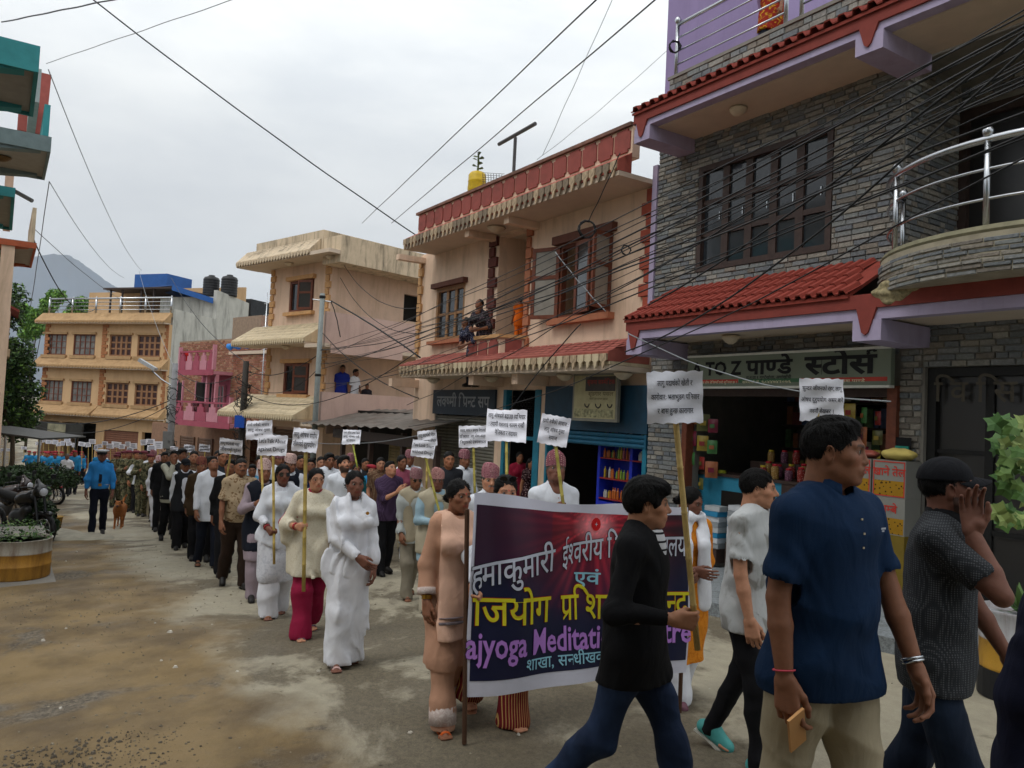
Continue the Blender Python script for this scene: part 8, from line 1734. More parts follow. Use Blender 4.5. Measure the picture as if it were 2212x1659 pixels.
def drum(label,P0,g,r,h,cols,top='b0aca0',zoff=0,plantc=G1,n=60,hh=.18,seed=1):
    t=thing('drum_planter',label,'planter',(P0.x,P0.y,g+zoff),0); b=MB(); b.lathe([(r*.97,0),(r,.02),(r,h*.32),(r*1.02,h*.34),(r,h*.36),(r,h*.64),(r*1.02,h*.66),(r,h*.68),(r,h*.97),(r*1.03,h),(r*.96,h),(r*.95,h-.04)],(0,0,0),28)
    for i,v in enumerate(b.v): b.c[i]=hx(cols[0]) if v[2]>h*.66 else hx(cols[1])
    o=b.obj('drum',mat('painted_drum',(.3,.3,.2),attr='Col',var=.15,scale=4,stain='5a3a20',stain_amt=.75,stain_scale=3,streak=True,rough=.55,bump=.2),t,smooth=True)
    b=MB(); b.lathe([(.01,h-.05),(r*.94,h-.05),(.01,h-.045)],(0,0,0),20); b.obj('soil',M_('soil','2b2018',bump=.6),t)
    b=MB(); plants(b,n,r*.9,h-.04,hh,seed,plantc,.045); b.obj('seedlings',leafm,t,kind='stuff'); return t
drum('half drum planter painted white over yellow at the left edge',Vector((P0.x-.02,P0.y,0)),g,.40,.50,('9a9588','a87a30'),zoff=.04,n=70)
P2=at(46,1122,13.6); g2=gz(P2.x,P2.y); drum('low white pot of green seedlings behind the yellow and white drum',P2,g2,.33,.22,('9c988c','9c988c'),zoff=.05,n=160,hh=.26,seed=3)
P3=at(129,1030,24); 
def motorbike(label,px,py,dep,yaw,body,name='motorcycle',sc_=1,k='bike'):
    p=at(px,py,dep); g=gz(p.x,p.y); t=thing(name,label,'motorcycle',(p.x,p.y,g),R(yaw)); t.scale=(sc_,)*3
    bm=M_('bike_'+body,body,rough=.25,var=.1,bump=0,spec=.6)
    for s,y in (('front',.66),('rear',-.62)):
        w_=MB(); w_.tube([(0,y+.27*math.cos(a),.30+.27*math.sin(a)) for a in [2*math.pi*i/20 for i in range(21)]],.048,8,caps=False); wh=w_.obj('tyre',m_black,t,smooth=True)
        r=MB(); r.tube([(0,y+.19*math.cos(a),.30+.19*math.sin(a)) for a in [2*math.pi*i/20 for i in range(21)]],.014,6,caps=False)
        for i in range(6): a=i*math.pi/3; r.tube([(0,y,.30),(0,y+.19*math.cos(a),.30+.19*math.sin(a))],.010,4)
        r.obj('wheel',m_steel,wh,smooth=True)
    S=SDF(); S.cap((0,.05,.80),(0,.32,.86),.12,.13,k=.05); S.ell((0,.2,.86),(.13,.22,.10)); V,Q=S.mesh(.02); link(npmesh('fuel_tank',[(V,Q,None)],bm),'fuel_tank',t)
    S=SDF(); S.cap((0,-.05,.80),(0,-.62,.88),.10,.09,k=.05,flat=1); S.cut((0,0,.90),(0,.1,1)); V,Q=S.mesh(.02); link(npmesh('seat',[(V,Q,None)],m_black),'seat',t)
    S=SDF(); S.cap((0,-.3,.72),(0,-.8,.88),.08,.05,k=.04); V,Q=S.mesh(.02); link(npmesh('tail_panel',[(V,Q,None)],bm),'tail_panel',t)
    S=SDF(); S.ell((0,.0,.45),(.14,.2,.18)); S.cap((0,.08,.5),(0,.2,.62),.09,k=.04); V,Q=S.mesh(.02); link(npmesh('engine',[(V,Q,None)],M_('engine_metal','4a4b4d',metal=.6,rough=.4)),'engine',t)
    S=SDF(); S.ell((0,.52,.98),(.13,.10,.13)); S.cap((0,.48,1.04),(0,.44,1.16),.08,.04,k=.05); V,Q=S.mesh(.018); hf=link(npmesh('headlamp_cowl',[(V,Q,None)],bm),'headlamp_cowl',t)
    b=MB(); b.lathe([(.02,0),(.075,.0),(.07,.03),(.02,.045)],(0,0,0),12); o=b.obj('headlamp',M_('lamp_glass','b9bdc4',rough=.1,spec=.8,bump=0),hf); o.location=(0,.60,.97); o.rotation_euler=(R(-90),0,0)
    b=MB()
    for s in (1,-1): b.tube([(s*.09,.66,.30),(s*.09,.48,.98)],.022,6); b.tube([(0,.44,1.02),(s*.2,.42,1.06),(s*.36,.33,1.04)],.014,6); b.tube([(s*.3,.38,1.06),(s*.34,.40,1.2)],.008,4); b.box(s*.34-.05,s*.34+.05,.39,.41,1.18,1.26)
    b.obj('fork_and_handlebar',M_('dark_fork','2a2b2d',metal=.5,rough=.4),t,kind='stuff')
    S=SDF(); S.cap((0,.45,.55),(0,.80,.58),.06,k=.02,flat=.9); S.ell((0,.66,.30),(.3,.31,.31),k=.01,sub=True); V,Q=S.mesh(.02); link(npmesh('mudguard',[(V,Q,None)],bm),'mudguard',t)
    b=MB(); b.tube([(.14,.1,.32),(.16,-.3,.28),(.17,-.75,.42)],[.025,.03,.05],8); b.obj('exhaust',m_steel,t); b=MB(); b.box(-.09,.09,-.86,-.84,.62,.76); b.obj('number_plate',M_('red_plate','9c2a22',bump=0),t)
motorbike('black motorcycle with silver headlamp cowl parked behind the pots at the left',40,1112,14.6,-112,'17181b')
motorbike('second dark motorcycle parked deeper behind the black one',8,1085,17.0,-100,'2a1a18')
motorbike('red scooter motorcycle parked far off at the left side',82,1030,25.5,-95,'8f1f22')
for i,(px,py,d,h,n,cs,lb) in enumerate(((70,1035,22,1.2,3600,[(-.5,0,1.0,.36),(.05,0,1.1,.36),(.55,0,.95,.32),(-1.0,0,.95,.36)],'dark bushy shrub in front of the blue shirted block'),(30,1065,18,1.2,3200,[(-.5,0,.9,.36),(.1,0,1.0,.34),(.5,0,.75,.28)],'dark shrub above the parked motorcycles'),(85,1100,14.8,.8,2200,[(0,0,.55,.28),(.1,0,.28,.25)],'small dark potted shrub beside the black motorcycle'),(116,1020,27,1.1,2200,[(0,0,.9,.5),(.5,0,.8,.4)],'green shrub beside the first policemen'))):
    tree(lb,px,py,d,h,cs,n,.05,G2,20+i,.03,name='shrub',cat='shrub')
P4=at(118,1072,16.4)
t=thing('plant_pot','small yellow and black pot beside the parked motorcycles','pot',(P4.x,P4.y,gz(P4.x,P4.y)),0); b=MB(); b.lathe([(.14,0),(.18,.32),(.2,.34),(.19,.34)],(0,0,0),14); b.obj('pot_body',M_('yellow_pot_paint','8a6a2a'),t,smooth=True); b=MB(); b.lathe([(.143,.0),(.162,.12),(.01,.12)],(0,0,0),14); b.obj('dark_base',m_black,t)
# stones and a concrete apron near the pots
S=SDF(); P5=at(165,1115,15.4); S.ell((0,0,0),(.75,.5,.09)); S.ell((-.5,.3,0),(.5,.4,.1)); S.mods.append(lambda X,Y,Z:.02*np.sin(X*9)*np.sin(Y*11)); V,Q_2=S.mesh(.04); o=link(npmesh('concrete_apron',[(V,Q_2,None)],M_('pale_cement','8f8a7a',var=.25,bump=.5)),'concrete_apron',kind='structure'); o.location=(P5.x,P5.y,gz(P5.x,P5.y))
# ---- right foreground plants ----
def leafy(label,px0,px1,py0,py1,dep,n,seed,potpx,potpy):
    pb_=at(potpx,potpy,dep); g=gz(pb_.x,pb_.y)+.14; t=thing('potted_plant',label,'potted plant',(pb_.x,pb_.y,g),0); q=random.Random(seed)
    b=MB(); top=at((px0+px1)/2+45,py0+60,dep)-Vector((pb_.x,pb_.y,g)); b.tube([(0,0,.3),(.05,0,.8),top*.75,top],[.02,.018,.014,.008],6); b.obj('stem',bark,t)
    for i in range(n):
        c=at(q.uniform(px0,px1),q.uniform(py0,py1),dep+q.uniform(-.25,.25))-Vector((pb_.x,pb_.y,g)); 
        if abs((c-top*.8).x)+0>.9: pass
        s=q.uniform(.045,.075); d=Vector((q.uniform(-.7,.3),-1,q.uniform(-.2,.9))).normalized(); u=d.cross(Vector((q.uniform(-1,1),q.uniform(-1,1),1))).normalized(); v=d.cross(u); pts=[]
        for k in range(15):
            a=2*math.pi*k/15; r=s*(1.0 if k%3==0 else (.62 if k%3==1 else .66)); pts.append(c+(u*math.cos(a)+v*math.sin(a))*r+d*s*.25*math.cos(a*2))
        lb=MB(); col=hx(q.choice(('55743a','4a6b32','648043','3d5e2c','7a8a4c'))); lb.add([c]+pts,[(0,k+1,(k+1)%15+1) for k in range(15)],col); lb.obj('leaf',leafm,t)
    return t
leafy('potted plant with lobed light green leaves at the right edge',2150,2230,905,1130,4.6,62,4,2235,1500)
pb_=at(2206,1475,5.7); g=gz(pb_.x,pb_.y)+.0
t=drum('drum planter painted white, yellow and black with an aloe at the right edge',pb_,g,.27,.62,('a3a4a8','a87f2c'),zoff=0,n=1,seed=9); b=MB()
for i in range(14):
    a=i*2.4; e_=R(35+i*3); L_=.26; d=Vector((math.cos(a)*math.cos(e_),math.sin(a)*math.cos(e_),math.sin(e_))); w_=Vector((-math.sin(a),math.cos(a),0))*.03; c=Vector((0,0,.58)); b.add([c-w_,c+w_,c+d*L_*.6+w_*.8,c+d*L_-Vector((0,0,.02)),c+d*L_*.6-w_*.8],[(0,1,2,3,4)],hx('4f6a38'))
b.obj('aloe_leaves',leafm,t,kind='stuff'); b=MB(); b.lathe([(.275,0),(.278,.2),(.27,.2)],(0,0,0),24); b.obj('black_band',M_('black_band_paint','1a1b1d',rough=.6),t)
# ================= shop goods =================
def goods_box(label,x,y,z,w_,d,h,rz,m,B=G,strip=None,txt=None,cat='box',name='carton',tm=None,fr=None,group=None):
    t=thing(name,label,cat,B.M@Vector((x,y,z)),B.ang+rz,group); b=MB(); b.box(-w_/2,w_/2,-d/2,d/2,0,h); b.obj('carton_body',m,t)
    if strip: b=MB(); b.box(-w_/2+.012,w_/2-.012,-d/2-.002,-d/2-.0005,.012,h*.45); b.obj('printed_band',strip,t)
    if fr: b=MB(); [b.box(*v) for v in ((-w_/2+.01,w_/2-.01,-d/2-.004,-d/2-.003,h-.022,h-.01),(-w_/2+.01,w_/2-.01,-d/2-.004,-d/2-.003,.01,.022),(-w_/2+.01,-w_/2+.022,-d/2-.004,-d/2-.003,.023,h-.023),(w_/2-.022,w_/2-.01,-d/2-.004,-d/2-.003,.023,h-.023))]; b.obj('printed_frame',fr,t)
    if txt: lettering([(txt,0,h*.68,h*.3)],tm,t,off=.02,M=Matrix.Translation((0,-d/2-.005,0)))
    return t
wc=M_('white_carton','7d7c75',bump=0,rough=.6,var=.05); yc=M_('yellow_carton','6f5d1c',bump=0,rough=.6,var=.1); sunf=C_('sunflower_print','96701e','dots','3a2a14',26); redt=M_('red_print_ink','b0342a',bump=0)
xb1=G.px(1866,1060,ygw-.25)[0]; z1=G.px(1866,1015,ygw-.25)[1]
hb=.29; zz=fl
lv=[('yellow',yc),('yellow',yc),('amb',wc),('orange',wc)]
zt_=G.px(1866,989,ygw-.25)[1]; hb=(zt_-fl)/4-.002
for col_,(xq,tl) in enumerate(((xb1,'left'),(xb1+.42,'right'))):
    for i,(nm,m) in enumerate(lv):
        goods_box('%s oil carton, %s from the ground in the %s stack'%({'yellow':'plain yellow','amb':'white sunflower','orange':'white and orange'}[nm],('first','second','third','topmost')[i],tl),xq,ygw-.28,zz+i*(hb+.002),.40,.3,hb,rnd.uniform(-.03,.03),m,strip=None if nm=='yellow' else sunf,txt='अम्बे' if nm=='amb' else ('खाने तेल' if nm=='orange' else None),tm=redt,fr=redt if nm=='orange' else None)
def sack(label,x,y,z,r,m,nm='sack'):
    t=thing(nm,label,'sack',G.M@Vector((x,y,z)),G.ang); S=SDF(); S.ell((0,0,r[2]),r,k=.02); S.mods.append(lambda X,Y,Z:.008*np.sin(X*40)*np.sin(Y*33+Z*20)); V,Q=S.mesh(.015); link(npmesh('sack_body',[(V,Q,None)],m),'sack_body',t)
sack('red and clear packet sack lying on the left oil cartons',xb1,ygw-.28,zt_,(.2,.14,.05),M_('red_clear_packet','8a4a40',rough=.3)); sack('plump yellow rice sack lying on the right oil cartons',xb1+.44,ygw-.28,zt_,(.2,.15,.07),M_('yellow_sack','b3a25a'))
# counter
cx0=G.px(1505,1050,ygw+.35)[0]; cx1=G.px(1690,1050,ygw+.35)[0]; zc=G.px(1600,1028,ygw+.35)[1]
CN=thing('shop_counter','blue fronted shop counter with a dark open shelf inside the store','counter',G.M@Vector(((cx0+cx1)/2,ygw+.6,fl)),RA); cw=cx1-cx0
b=MB(); b.box(-cw/2,cw/2,-.25,-.22,0,zc-fl-.04); b.obj('front_panel',M_('counter_blue','2f7f9c',rough=.5,var=.15),CN); b=MB(); b.box(-cw/2-.03,cw/2+.5,-.28,.3,zc-fl-.04,zc-fl); b.obj('counter_top',m_dwood,CN); b=MB(); b.box(-cw*.18,cw*.35,-.262,-.251,(zc-fl)*.45,(zc-fl)*.8); b.obj('open_shelf',m_dark,CN); b=MB(); b.box(-cw/2-.2,-cw/2-.01,-.28,.2,0,zc-fl-.045); b.obj('side_panel',M_('orange_ply','8f5a30'),CN)  # shelf opening is a flat near-black patch standing in for recess shade
def jar(label,x,y,z,r,h,m,lid,group=None):
    t=thing('jar',label,'jar',G.M@Vector((x,y,z)),0,group); b=MB(); b.lathe([(r*.9,0),(r,.01),(r,h*.75),(r*.7,h*.86),(r*.7,h*.88)],(0,0,0),14); b.obj('jar_body',m,t,smooth=True); b=MB(); b.lathe([(r*.74,h*.86),(r*.76,h),(r*.7,h*1.01),(.01,h*1.01)],(0,0,0),14); b.obj('lid',lid,t,smooth=True)
lids=[M_('red_lid','b0202c',rough=.4,bump=0),M_('yellow_lid','b9a42a',rough=.4,bump=0),M_('green_lid','2f6a34',rough=.4,bump=0)]; jm=[C_('jar_sweets_'+str(i),c,'dots',c2,60,.25) for i,(c,c2) in enumerate((('7a2a24','c9a09a'),('8a6a3a','c9b98a'),('5a3a4a','b98aa0')))]
q=random.Random(8); k=0
for row,(yy,zz,pys) in enumerate(((ygw+.42,zc,0),(ygw+.62,zc+.02,0),(ygw+.85,zc+.22,0))):
    for i in range((7,6,5)[row]):
        px_=1650+i*27+row*8+q.uniform(-3,3); x_=G.px(px_,1020,yy)[0]; li=0 if q.random()<.7 else q.choice((1,2)); jar('clear sweet jar with %s lid, %s row on the counter'%(('red','yellow','green')[li],('front','middle','back')[row]),x_,yy,zz,.055,q.uniform(.17,.23),jm[k%3],lids[li],'sweet jars on the counter'); k+=1
G.box('jar_shelf',G.px(1640,1000,ygw+.95)[0],G.px(1860,1000,ygw+.95)[0],ygw+.75,ygw+1.0,zc+.1,zc+.218,m_dwood); G.box('brown_counter',G.px(1690,1050,ygw+.35)[0],G.px(1830,1050,ygw+.35)[0],ygw+.33,ygw+.7,fl,zc-.045,m_dwood)
A=thing('green_tin','small round yellow green tin alone on the counter','tin',G.M@Vector((G.px(1560,1025,ygw+.5)[0],ygw+.5,zc)),0); b=MB(); b.lathe([(.06,0),(.06,.045),(.01,.045)],(0,0,0),14); b.obj('tin_body',M_('lime_tin','9aa02a',rough=.4),A)
b=MB(); q=random.Random(31); xa_,xb_=sx0+.1,xc-.25
for r_ in range(6):
    z_=fl+.9+r_*.38; b.box(xa_,xb_,ygw+2.1,ygw+2.5,z_-.03,z_,hx('2a1d16')); x=xa_+.03
    while x<xb_-.2:
        w_=q.uniform(.06,.2); h=q.uniform(.12,.32); c=hx(q.choice(('7a6a3a','6a2a26','3a4a6a','8a8a84','3f5a34','7a4a2a','5a2a4a','a09a80'))); b.box(x,x+w_,ygw+2.12+q.uniform(0,.05),ygw+2.3,z_+.001,z_+h,c); x+=w_+q.uniform(.005,.04)
G.put(b,'shelf_goods',mat('shelf_goods_paint',(.2,.2,.2),attr='Col',var=.4,scale=18,bump=0,rough=.5),kind='stuff')
# paper packs in piles in front of the counter
q=random.Random(2); gps=[('pale','a9adae'),('blue','2f7aa0'),('white','b9bcc0'),('grey','8a8f92')]
for j,(px_,n_) in enumerate(((1552,8),(1604,7),(1640,6))):
    x_=G.px(px_,1100,ygw-.05)[0]; zt2_=G.px(px_,(1092,1092,1100)[j],ygw-.05)[1]; hp=.075; 
    for i in range(n_):
        zb_=zt2_-(i+1)*hp; 
        if zb_<fl: break
        nm,c=gps[(i+j*2)%4]; goods_box('%s napkin pack, number %s from the top in the %s pile'%(nm,('one','two','three','four','five','six','seven','eight')[i],('left','middle','right')[j]),x_,ygw-.1+q.uniform(-.01,.01),zb_,.27,.2,hp-.004,q.uniform(-.05,.05),M_('pack_'+nm,c,rough=.3,var=.15,bump=0),name='napkin_pack',cat='pack')
    goods_box('dark low crate under the %s napkin pile'%('left','middle','right')[j],x_,ygw-.1,fl,.28,.24,max(.05,zb_-fl-.002),0,m_dwood,name='crate',cat='crate')
# hanging snack packets, both sides of the opening
def packet(label,x,y,z,m,m2,rz=0,s=1,group='snack packets hanging in the shop mouth'):
    t=thing('snack_packet',label,'packet',G.M@Vector((x,y,z)),RA+rz,group); S=MB(); n=6; w_,h=.075*s,.20*s
    for k in (1,-1):
        o=len(S.v); S.add([(w_*(-1+2*i/n),-k*.028*s*math.sin(math.pi*i/n)*math.sin(math.pi*min(1,max(0,j/6))),-h*j/6) for j in range(7) for i in range(n+1)],[((j*(n+1)+i),(j*(n+1)+i+1),((j+1)*(n+1)+i+1),((j+1)*(n+1)+i))[::k] for j in range(6) for i in range(n)])
    S.obj('foil_bag',m,t,smooth=True); b=MB(); b.box(-w_*.5,w_*.45,-.031*s,-.028*s,-h*.66,-h*.38); b.obj('printed_label',m2,t)
pk=[('yellow','8f7c32'),('green','3c6a3a'),('red','7c2c28'),('orange','8a5232'),('olive','55552c'),('crimson','6c2034')]
q=random.Random(11); nm_pos=('top','upper','middle','lower','bottom')
for c_,px_ in enumerate((1838,1866,1893)):
    for r_ in range(5):
        x_=G.px(px_,950,ygw+.1)[0]; z_=G.px(px_,872+r_*42+c_*8,ygw+.1)[1]; i=(r_*2+c_)%6; packet('%s snack packet, %s of the %s string near the right shop post'%(pk[i][0],nm_pos[r_],('left','middle','right')[c_]),x_,ygw+.06+.03*c_,z_,M_('foil_'+pk[i][0],pk[i][1],rough=.25,var=.25,bump=.2),M_('foil_'+pk[(i+2)%6][0],pk[(i+2)%6][1],rough=.25,var=.25,bump=.2),q.uniform(-.7,.7),q.uniform(.85,1.3))
for c_,px_ in enumerate((1500,1520,1538)):
    for r_ in range(3+c_%2):
        x_=G.px(px_,950,ygw+.15)[0]; z_=G.px(px_,885+r_*46+c_*10,ygw+.15)[1]; i=(r_*2+c_+3)%6; packet('%s snack packet, %s of the %s string near the left shop post'%(pk[i][0],nm_pos[r_],('left','middle','right')[c_]),x_,ygw+.1+.03*c_,z_,M_('foil_'+pk[i][0],pk[i][1],rough=.25,var=.25,bump=.2),M_('foil_'+pk[(i+2)%6][0]),q.uniform(-.7,.7),q.uniform(.85,1.3))
# card of wipes on the clad pillar
x_,z_=G.px(1950,945,ygw-.05); w_=.2
A=thing('display_card','black display card with green and blue sachets on the stone pillar','display card',G.M@Vector((x_-.1,ygw-.05,z_-.62)),RA); b=MB(); b.box(0,w_,0,.01,0,.62); b.obj('card',M_('black_card','121316',bump=0),A)
for i,(c,za) in enumerate((('2f8a7a',.30),('2a5aa8',.05))): b=MB(); b.box(.02,w_-.02,-.018,-.001,za,za+.22); s_=b.obj('sachet',M_('sachet_'+c,c,rough=.25,var=.3,bump=.1),A); b=MB(); b.lathe([(.0,0),(.045,.002),(.0,.004)],(0,0,0),10); o=b.obj('printed_flower',M_('pink_print','b98a94',bump=0),s_); o.location=(.1,-.02,za+.09); o.rotation_euler=(R(90),0,0)
# cosmetics shelves in the peach shop
sx0_,sx1_=G.px(1278,950,9.0)[0],s3[1]-.15
CB=thing('cosmetics_cabinet','blue framed cosmetics cabinet with bottles on its shelves','cabinet',P.M@Vector((sx0_,9.16,fp)),RA); cw=sx1_-sx0_; H_=zb_+0 if False else P.px(1290,945,9.4)[1]-fp
b=MB(); b.box(0,.07,0,.35,0,H_); b.box(cw*.62,cw*.62+.07,0,.35,0,H_); b.box(cw-.07,cw,0,.35,0,H_); b.box(0,cw,0,.34,H_-.07,H_); b.box(.07,cw-.07,.33,.35,0,H_); b.box(.07,cw*.62,-.0,.02,.85,1.0); b.obj('frame',m_navyblue,CB)
rs=M_('red_shelf_edge','8f2a26',rough=.5)
q=random.Random(4); bc=[('white','b5b5b0'),('yellow','b59a2a'),('orange','b5622a'),('green','7a9a3a'),('pink','a85a6a'),('dark','3a2a2a')]; bme={}
for si,zz in enumerate((1.06,1.42,1.78,2.12)):
    b=MB(); b.box(.07,cw-.07,.0,.33,zz-.02,zz); b.obj('shelf',rs,CB)
    x=.12
    while x<cw-.14:
        if abs(x-cw*.62-.03)<.08: x+=.1; continue
        h=q.choice((.14,.17,.2)); nm,c=bc[(int(x*4)+si)%6] if q.random()<.7 else q.choice(bc); key=(h,nm)
        if key not in bme:
            k_=MB(); k_.lathe([(.021,0),(.023,.01),(.023,h*.72),(.011,h*.8),(.011,h*.97),(.002,h)],(0,0,0),8); bme[key]=k_.mesh('bottle_body',M_('bottle_'+nm,c,rough=.3,bump=0))
        o=link(bme[key],'bottle'); o.location=CB.location+Vector(RM@Vector((x,.06+q.uniform(0,.05),zz+.001))); tag(o,'%s cosmetic bottle on the %s cabinet shelf'%(nm,('lowest','second','third','top')[si]),'bottle','cosmetic bottles in the blue cabinet'); x+=q.uniform(.05,.075)
# ================= street poles =================
def pole(label,px,pyt,dep,r0,r1,m,name='utility_pole',lean=0,pyb=None):
    t=at(px,pyt,dep); g=gz(t.x,t.y); o=thing(name,label,'pole',(t.x,t.y,g),0); b=MB(); h=t.z-g; b.tube([(0,0,-.2),(lean*.5,0,h*.5),(lean,0,h)],[r0,(r0+r1)/2,r1],12); b.obj('shaft',m,o,smooth=True); return o,h,t
PA,hA,tA=pole('pale grey tubular pole with cable ties in front of the peach tower',697,634,24.5,.10,.075,M_('pale_grey_pole','7f8684',rough=.5,stain='4d504c',stain_amt=.4))
for z_ in (hA-.15,hA-2.6,hA-5.2): b=MB(); b.lathe([(.09,0),(.1,.02),(.1,.06),(.09,.08)],(0,0,z_),12); b.obj('clamp_band',m_black,PA)
b=MB(); b.tube([(-.3,0,hA-.2),(.3,0,hA-.25)],.02,6); b.obj('cross_arm',m_steel,PA)
PB_,hB_,tB=pole('concrete pole with a street lamp and a tangle of cables by the pink balconies',379,785,33,.16,.11,M_('concrete_pole','86878a',stain='5a5b5a',stain_amt=.4))
b=MB(); b.tube([(0,0,hB_-1.0),(-.5,-.1,hB_-.7),(-.9,-.15,hB_-.35)],.03,6); b.obj('lamp_arm',m_steel,PB_); b=MB(); b.box(-.45,.35,-.12,.12,-.06,.08,M=Matrix.Translation((-1.05,-.15,hB_-.15))@Matrix.Rotation(R(28),4,'Y')); b.obj('lamp_head',M_('pale_lamp_head','a9adb0',rough=.4),PB_)
b=MB(); b.box(-.2,.2,-.3,-.14,hB_*.35,hB_*.35+.7); b.obj('meter_box',M_('grey_box','6d6f70'),PB_)
PC,hC,tC=pole('dark pole wrapped in cables with a blue junction box by the brick wall',532,780,27.5,.13,.10,M_('dark_pole','3a3632',stain='22201e',stain_amt=.5))
b=MB(); b.box(-.17,.17,-.32,-.12,hC*.53,hC*.53+.42); b.obj('junction_box',M_('blue_box_paint','1f4fae',rough=.4),PC)
q=random.Random(5)
for o_,h_,r_ in ((PB_,hB_,.2),(PC,hC,.22)):
    b=MB()
    for i in range(16):
        z0=h_*q.uniform(.25,.95); pts=[]; a=q.random()*6
        for k in range(12): rr_=r_*q.uniform(.7,1.5); pts.append((rr_*math.cos(a+k*.7),rr_*math.sin(a+k*.7)-.05,z0+q.uniform(-.35,.35)*(k/12)-.05*k))
        b.tube(pts,.013,4,caps=False)
    b.obj('cable_tangle',m_black,o_,kind='stuff')
for px_,d in ((568,37),): 
    o,h,t=pole('thin white ladder like antenna mast beside the peach tower',578,632,34,.03,.02,m_steel,name='antenna_mast'); b=MB(); [b.tube([(-.12,0,h-.5-i*.5),(.12,0,h-.45-i*.5)],.01,4) for i in range(7)]; b.obj('rungs',m_steel,o,kind='stuff')
# ================= overhead cables =================
m_cab=M_('black_cable','17181a',rough=.55,bump=0); m_cabw=M_('pale_cable','6d7174',rough=.6,bump=0); m_cabg=M_('grey_wire','8a8f92',rough=.6,bump=0)
def cable(a,c,sag,r,m,label,group=None,jit=0,seed=0,n=22):
    A,C=at(*a),at(*c); q=random.Random(seed); b=MB(); pts=[]; ph=q.uniform(0,6)
    for i in range(n+1):
        t=i/n; p=A+(C-A)*t-Vector((0,0,4*sag*t*(1-t))); 
        if jit: p+=Vector((jit*math.sin(t*17+ph),0,jit*math.sin(t*23+ph*2)))
        pts.append(p-A)
    b.tube(pts,r,5); o=b.obj('cable',m,smooth=True); o.location=A; return tag(o,label,'cable',group)
BLK='bundle of black cables crossing the right hand facades'
hub=(694,778,24.4); q=random.Random(21)
for i in range(12):
    yl=q.uniform(748,800) if i<10 else q.uniform(800,850); yr=(20+i*18)+q.uniform(-8,8) if i<10 else 150+i*14; dr=q.uniform(4.2,5.6)
    cable((694+q.uniform(-3,3),yl,24.4+q.uniform(-.2,.2)),(2260,yr-25,dr),q.uniform(.05,.6),q.choice((.005,.006,.008,.010)),m_cab,'black cable in the bundle sweeping from the pale pole across the shop fronts',BLK,jit=.012,seed=i)
for i in range(6):
    yl=q.uniform(560,800); cable((880+q.uniform(-40,40),yl+130,q.uniform(17,19)),(2260,q.uniform(40,330),q.uniform(4.2,5.4)),q.uniform(.0,.5),q.choice((.005,.007,.009)),m_cab,'thin black cable running past the peach house into the cable bundle','thin cables in front of the peach house',jit=.02,seed=40+i)
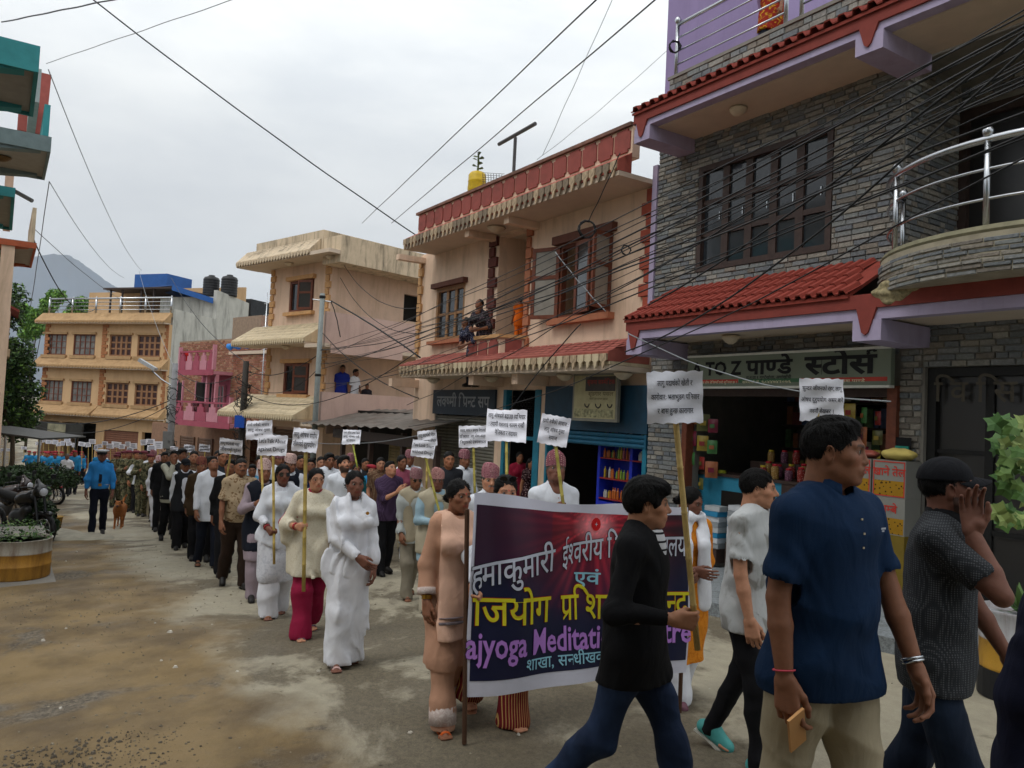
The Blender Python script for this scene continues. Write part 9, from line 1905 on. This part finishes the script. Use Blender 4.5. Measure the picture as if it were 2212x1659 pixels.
for i,(a,c,s,r,m,lb) in enumerate((((196,-4,16),(905,512,19.5),.1,.016,m_cab,'thick black cable crossing the open sky from top left to the peach parapet'),
 ((1297,-8,9),(782,482,27),.0,.010,m_cab,'long straight wire from the top edge down to the tower roof corner'),
 ((1422,-6,9),(846,482,26),.0,.010,m_cab,'second straight wire parallel to the one reaching the tower roof'),
 ((1325,-6,11),(1172,336,13.5),.0,.005,m_cabg,'faint grey wire dropping behind the T post on the peach roof'),
 ((1442,108,12),(1160,345,13.5),.05,.004,m_cabg,'thin pale wire from the purple stair room to the peach roof'),
 ((100,137,12.5),(512,-4,9),.0,.005,m_cabg,'faint kinked wire from the teal house up to the top edge'),
 ((4,48,11.5),(270,-6,10),-.0,.010,m_cabw,'grey cable rising from the top left corner over the teal roof'),
 ((104,150,14),(306,584,46),.5,.009,m_cabg,'fine wire from the teal balcony down to the blue roof cover'),
 ((106,392,19.5),(268,600,46),.4,.010,m_cabg,'fine wire from the lower teal balcony down to the ochre terrace'),
 ((106,392,19.5),(66,662,30),.1,.012,m_cabw,'drooping wire from the lower teal balcony to the leafy tree'),
 ((72,492,24),(276,655,45),.2,.012,m_cabw,'wire from the orange balcony to the ochre roof railing'),
 ((72,515,24),(205,668,45),.9,.020,m_cab,'sagging black cable from the orange balcony over the ochre roof'),
 ((370,600,44),(560,800,28),.6,.014,m_cab,'cable from the blue roof cover to the dark pole'),
 ((300,585,46),(379,800,33),.3,.010,m_cabg,'thin wire from the blue roof cover to the lamp pole'),
 ((60,905,40),(379,860,33),.6,.020,m_cab,'black cable crossing the lower windows of the ochre block'),
 ((60,912,40),(379,868,33),.9,.016,m_cab,'second black cable under the one crossing the ochre block'),
 ((379,800,33),(532,800,27.5),.5,.014,m_cab,'cable linking the lamp pole with the dark pole, upper one'),
 ((379,815,33),(532,830,27.5),.7,.012,m_cab,'cable linking the lamp pole with the dark pole, lower one'),
 ((532,800,27.5),(694,760,24.5),.4,.014,m_cab,'cable linking the dark pole with the pale tubular pole, upper one'),
 ((532,825,27.5),(694,790,24.5),.6,.012,m_cab,'cable linking the dark pole with the pale tubular pole, lower one'),
 ((532,850,27.5),(900,760,19.5),.8,.012,m_cab,'slack cable from the dark pole to the peach house corner'),
 ((715,650,24.3),(908,772,19),-.05,.022,m_cab,'thick black cable from the top of the pale pole down to the peach house'),
 ((715,652,24.3),(735,728,24.2),-.12,.016,m_cab,'looped cable hanging by the top of the pale pole'),
 ((697,720,24.4),(905,860,18.8),.25,.014,m_cab,'cable slanting down from the pale pole to the tin stall'),
 ((560,925,26),(935,935,15),.35,.010,m_cabw,'pale cable sagging low over the tin stall'),
 ((1358,720,10.2),(1925,868,7.9),.18,.008,m_cabg,'white cord sagging below the store sign from the lilac bracket'),
 ((1200,545,13.6),(1308,672,12.9),.03,.010,m_cabg,'short white cable across the open casement window'),
 ((735,600,26),(905,720,19),.5,.010,m_cab,'drooping wire across the side wall of the peach tower'),
 ((735,560,26),(905,665,19.3),.5,.010,m_cab,'upper drooping wire across the side wall of the peach tower'),
 ((1255,700,12.4),(1050,960,12.8),-.1,.010,m_cab,'cable dropping from the facade bundle to the blue shutter box'),
 ((1340,330,11.5),(1270,480,11.8),.02,.008,m_cab,'cable hanging from the peach eave to the coil of wire'),
 ((2225,60,4.2),(1400,660,9.6),.1,.010,m_cab,'thickest black cable sloping past the grey window'),
 ((2225,95,4.2),(1350,760,10.0),.25,.009,m_cab,'thick twisted cable just below the thickest one'))): cable(a,c,s,r,m,lb,jit=.004,seed=100+i)
for lb,px,py,d,r_,nn in (('tangled coil of wire hanging beside the upper casement window',1268,495,11.7,.13,9),('small loop of wire at the right of the casement window',1352,540,11.4,.07,5),('coil of black cable tied to the roof railing post',1462,103,G.M.to_3x3().col[0].length*9.7,.09,12)):
    q=random.Random(int(px)); b=MB()
    for i in range(nn): a=q.random()*3; b.tube([(r_*q.uniform(.8,1.1)*math.cos(t+a),.02*q.uniform(-1,1)+r_*.25*math.sin(t*2+a),r_*q.uniform(.9,1.1)*math.sin(t+a)) for t in [2*math.pi*k/12 for k in range(13)]],.007,4)
    o=b.obj('wire_coil',m_cab); P_=at(px,py,d) if px!=1462 else G.M@Vector((rxa,YEV+.55,G.px(1462,103,YEV+.6)[1])); o.location=P_; tag(o,lb,'coil')
# ---------- air: pale haze round the whole place ----------
def haze(den):
    b=MB(); b.box(-4200,4200,-400,5200,-62,1350); m=bpy.data.materials.new('haze_air'); m.use_nodes=True; t=m.node_tree; t.nodes.clear()
    v=N(t,'ShaderNodeVolumePrincipled'); v.inputs['Density'].default_value=den; v.inputs['Color'].default_value=(.97,.985,1,1); v.inputs['Anisotropy'].default_value=.2
    o=N(t,'ShaderNodeOutputMaterial'); t.links.new(v.outputs[0],o.inputs['Volume']); return b.obj('haze',m,kind='stuff')
haze(.00013)
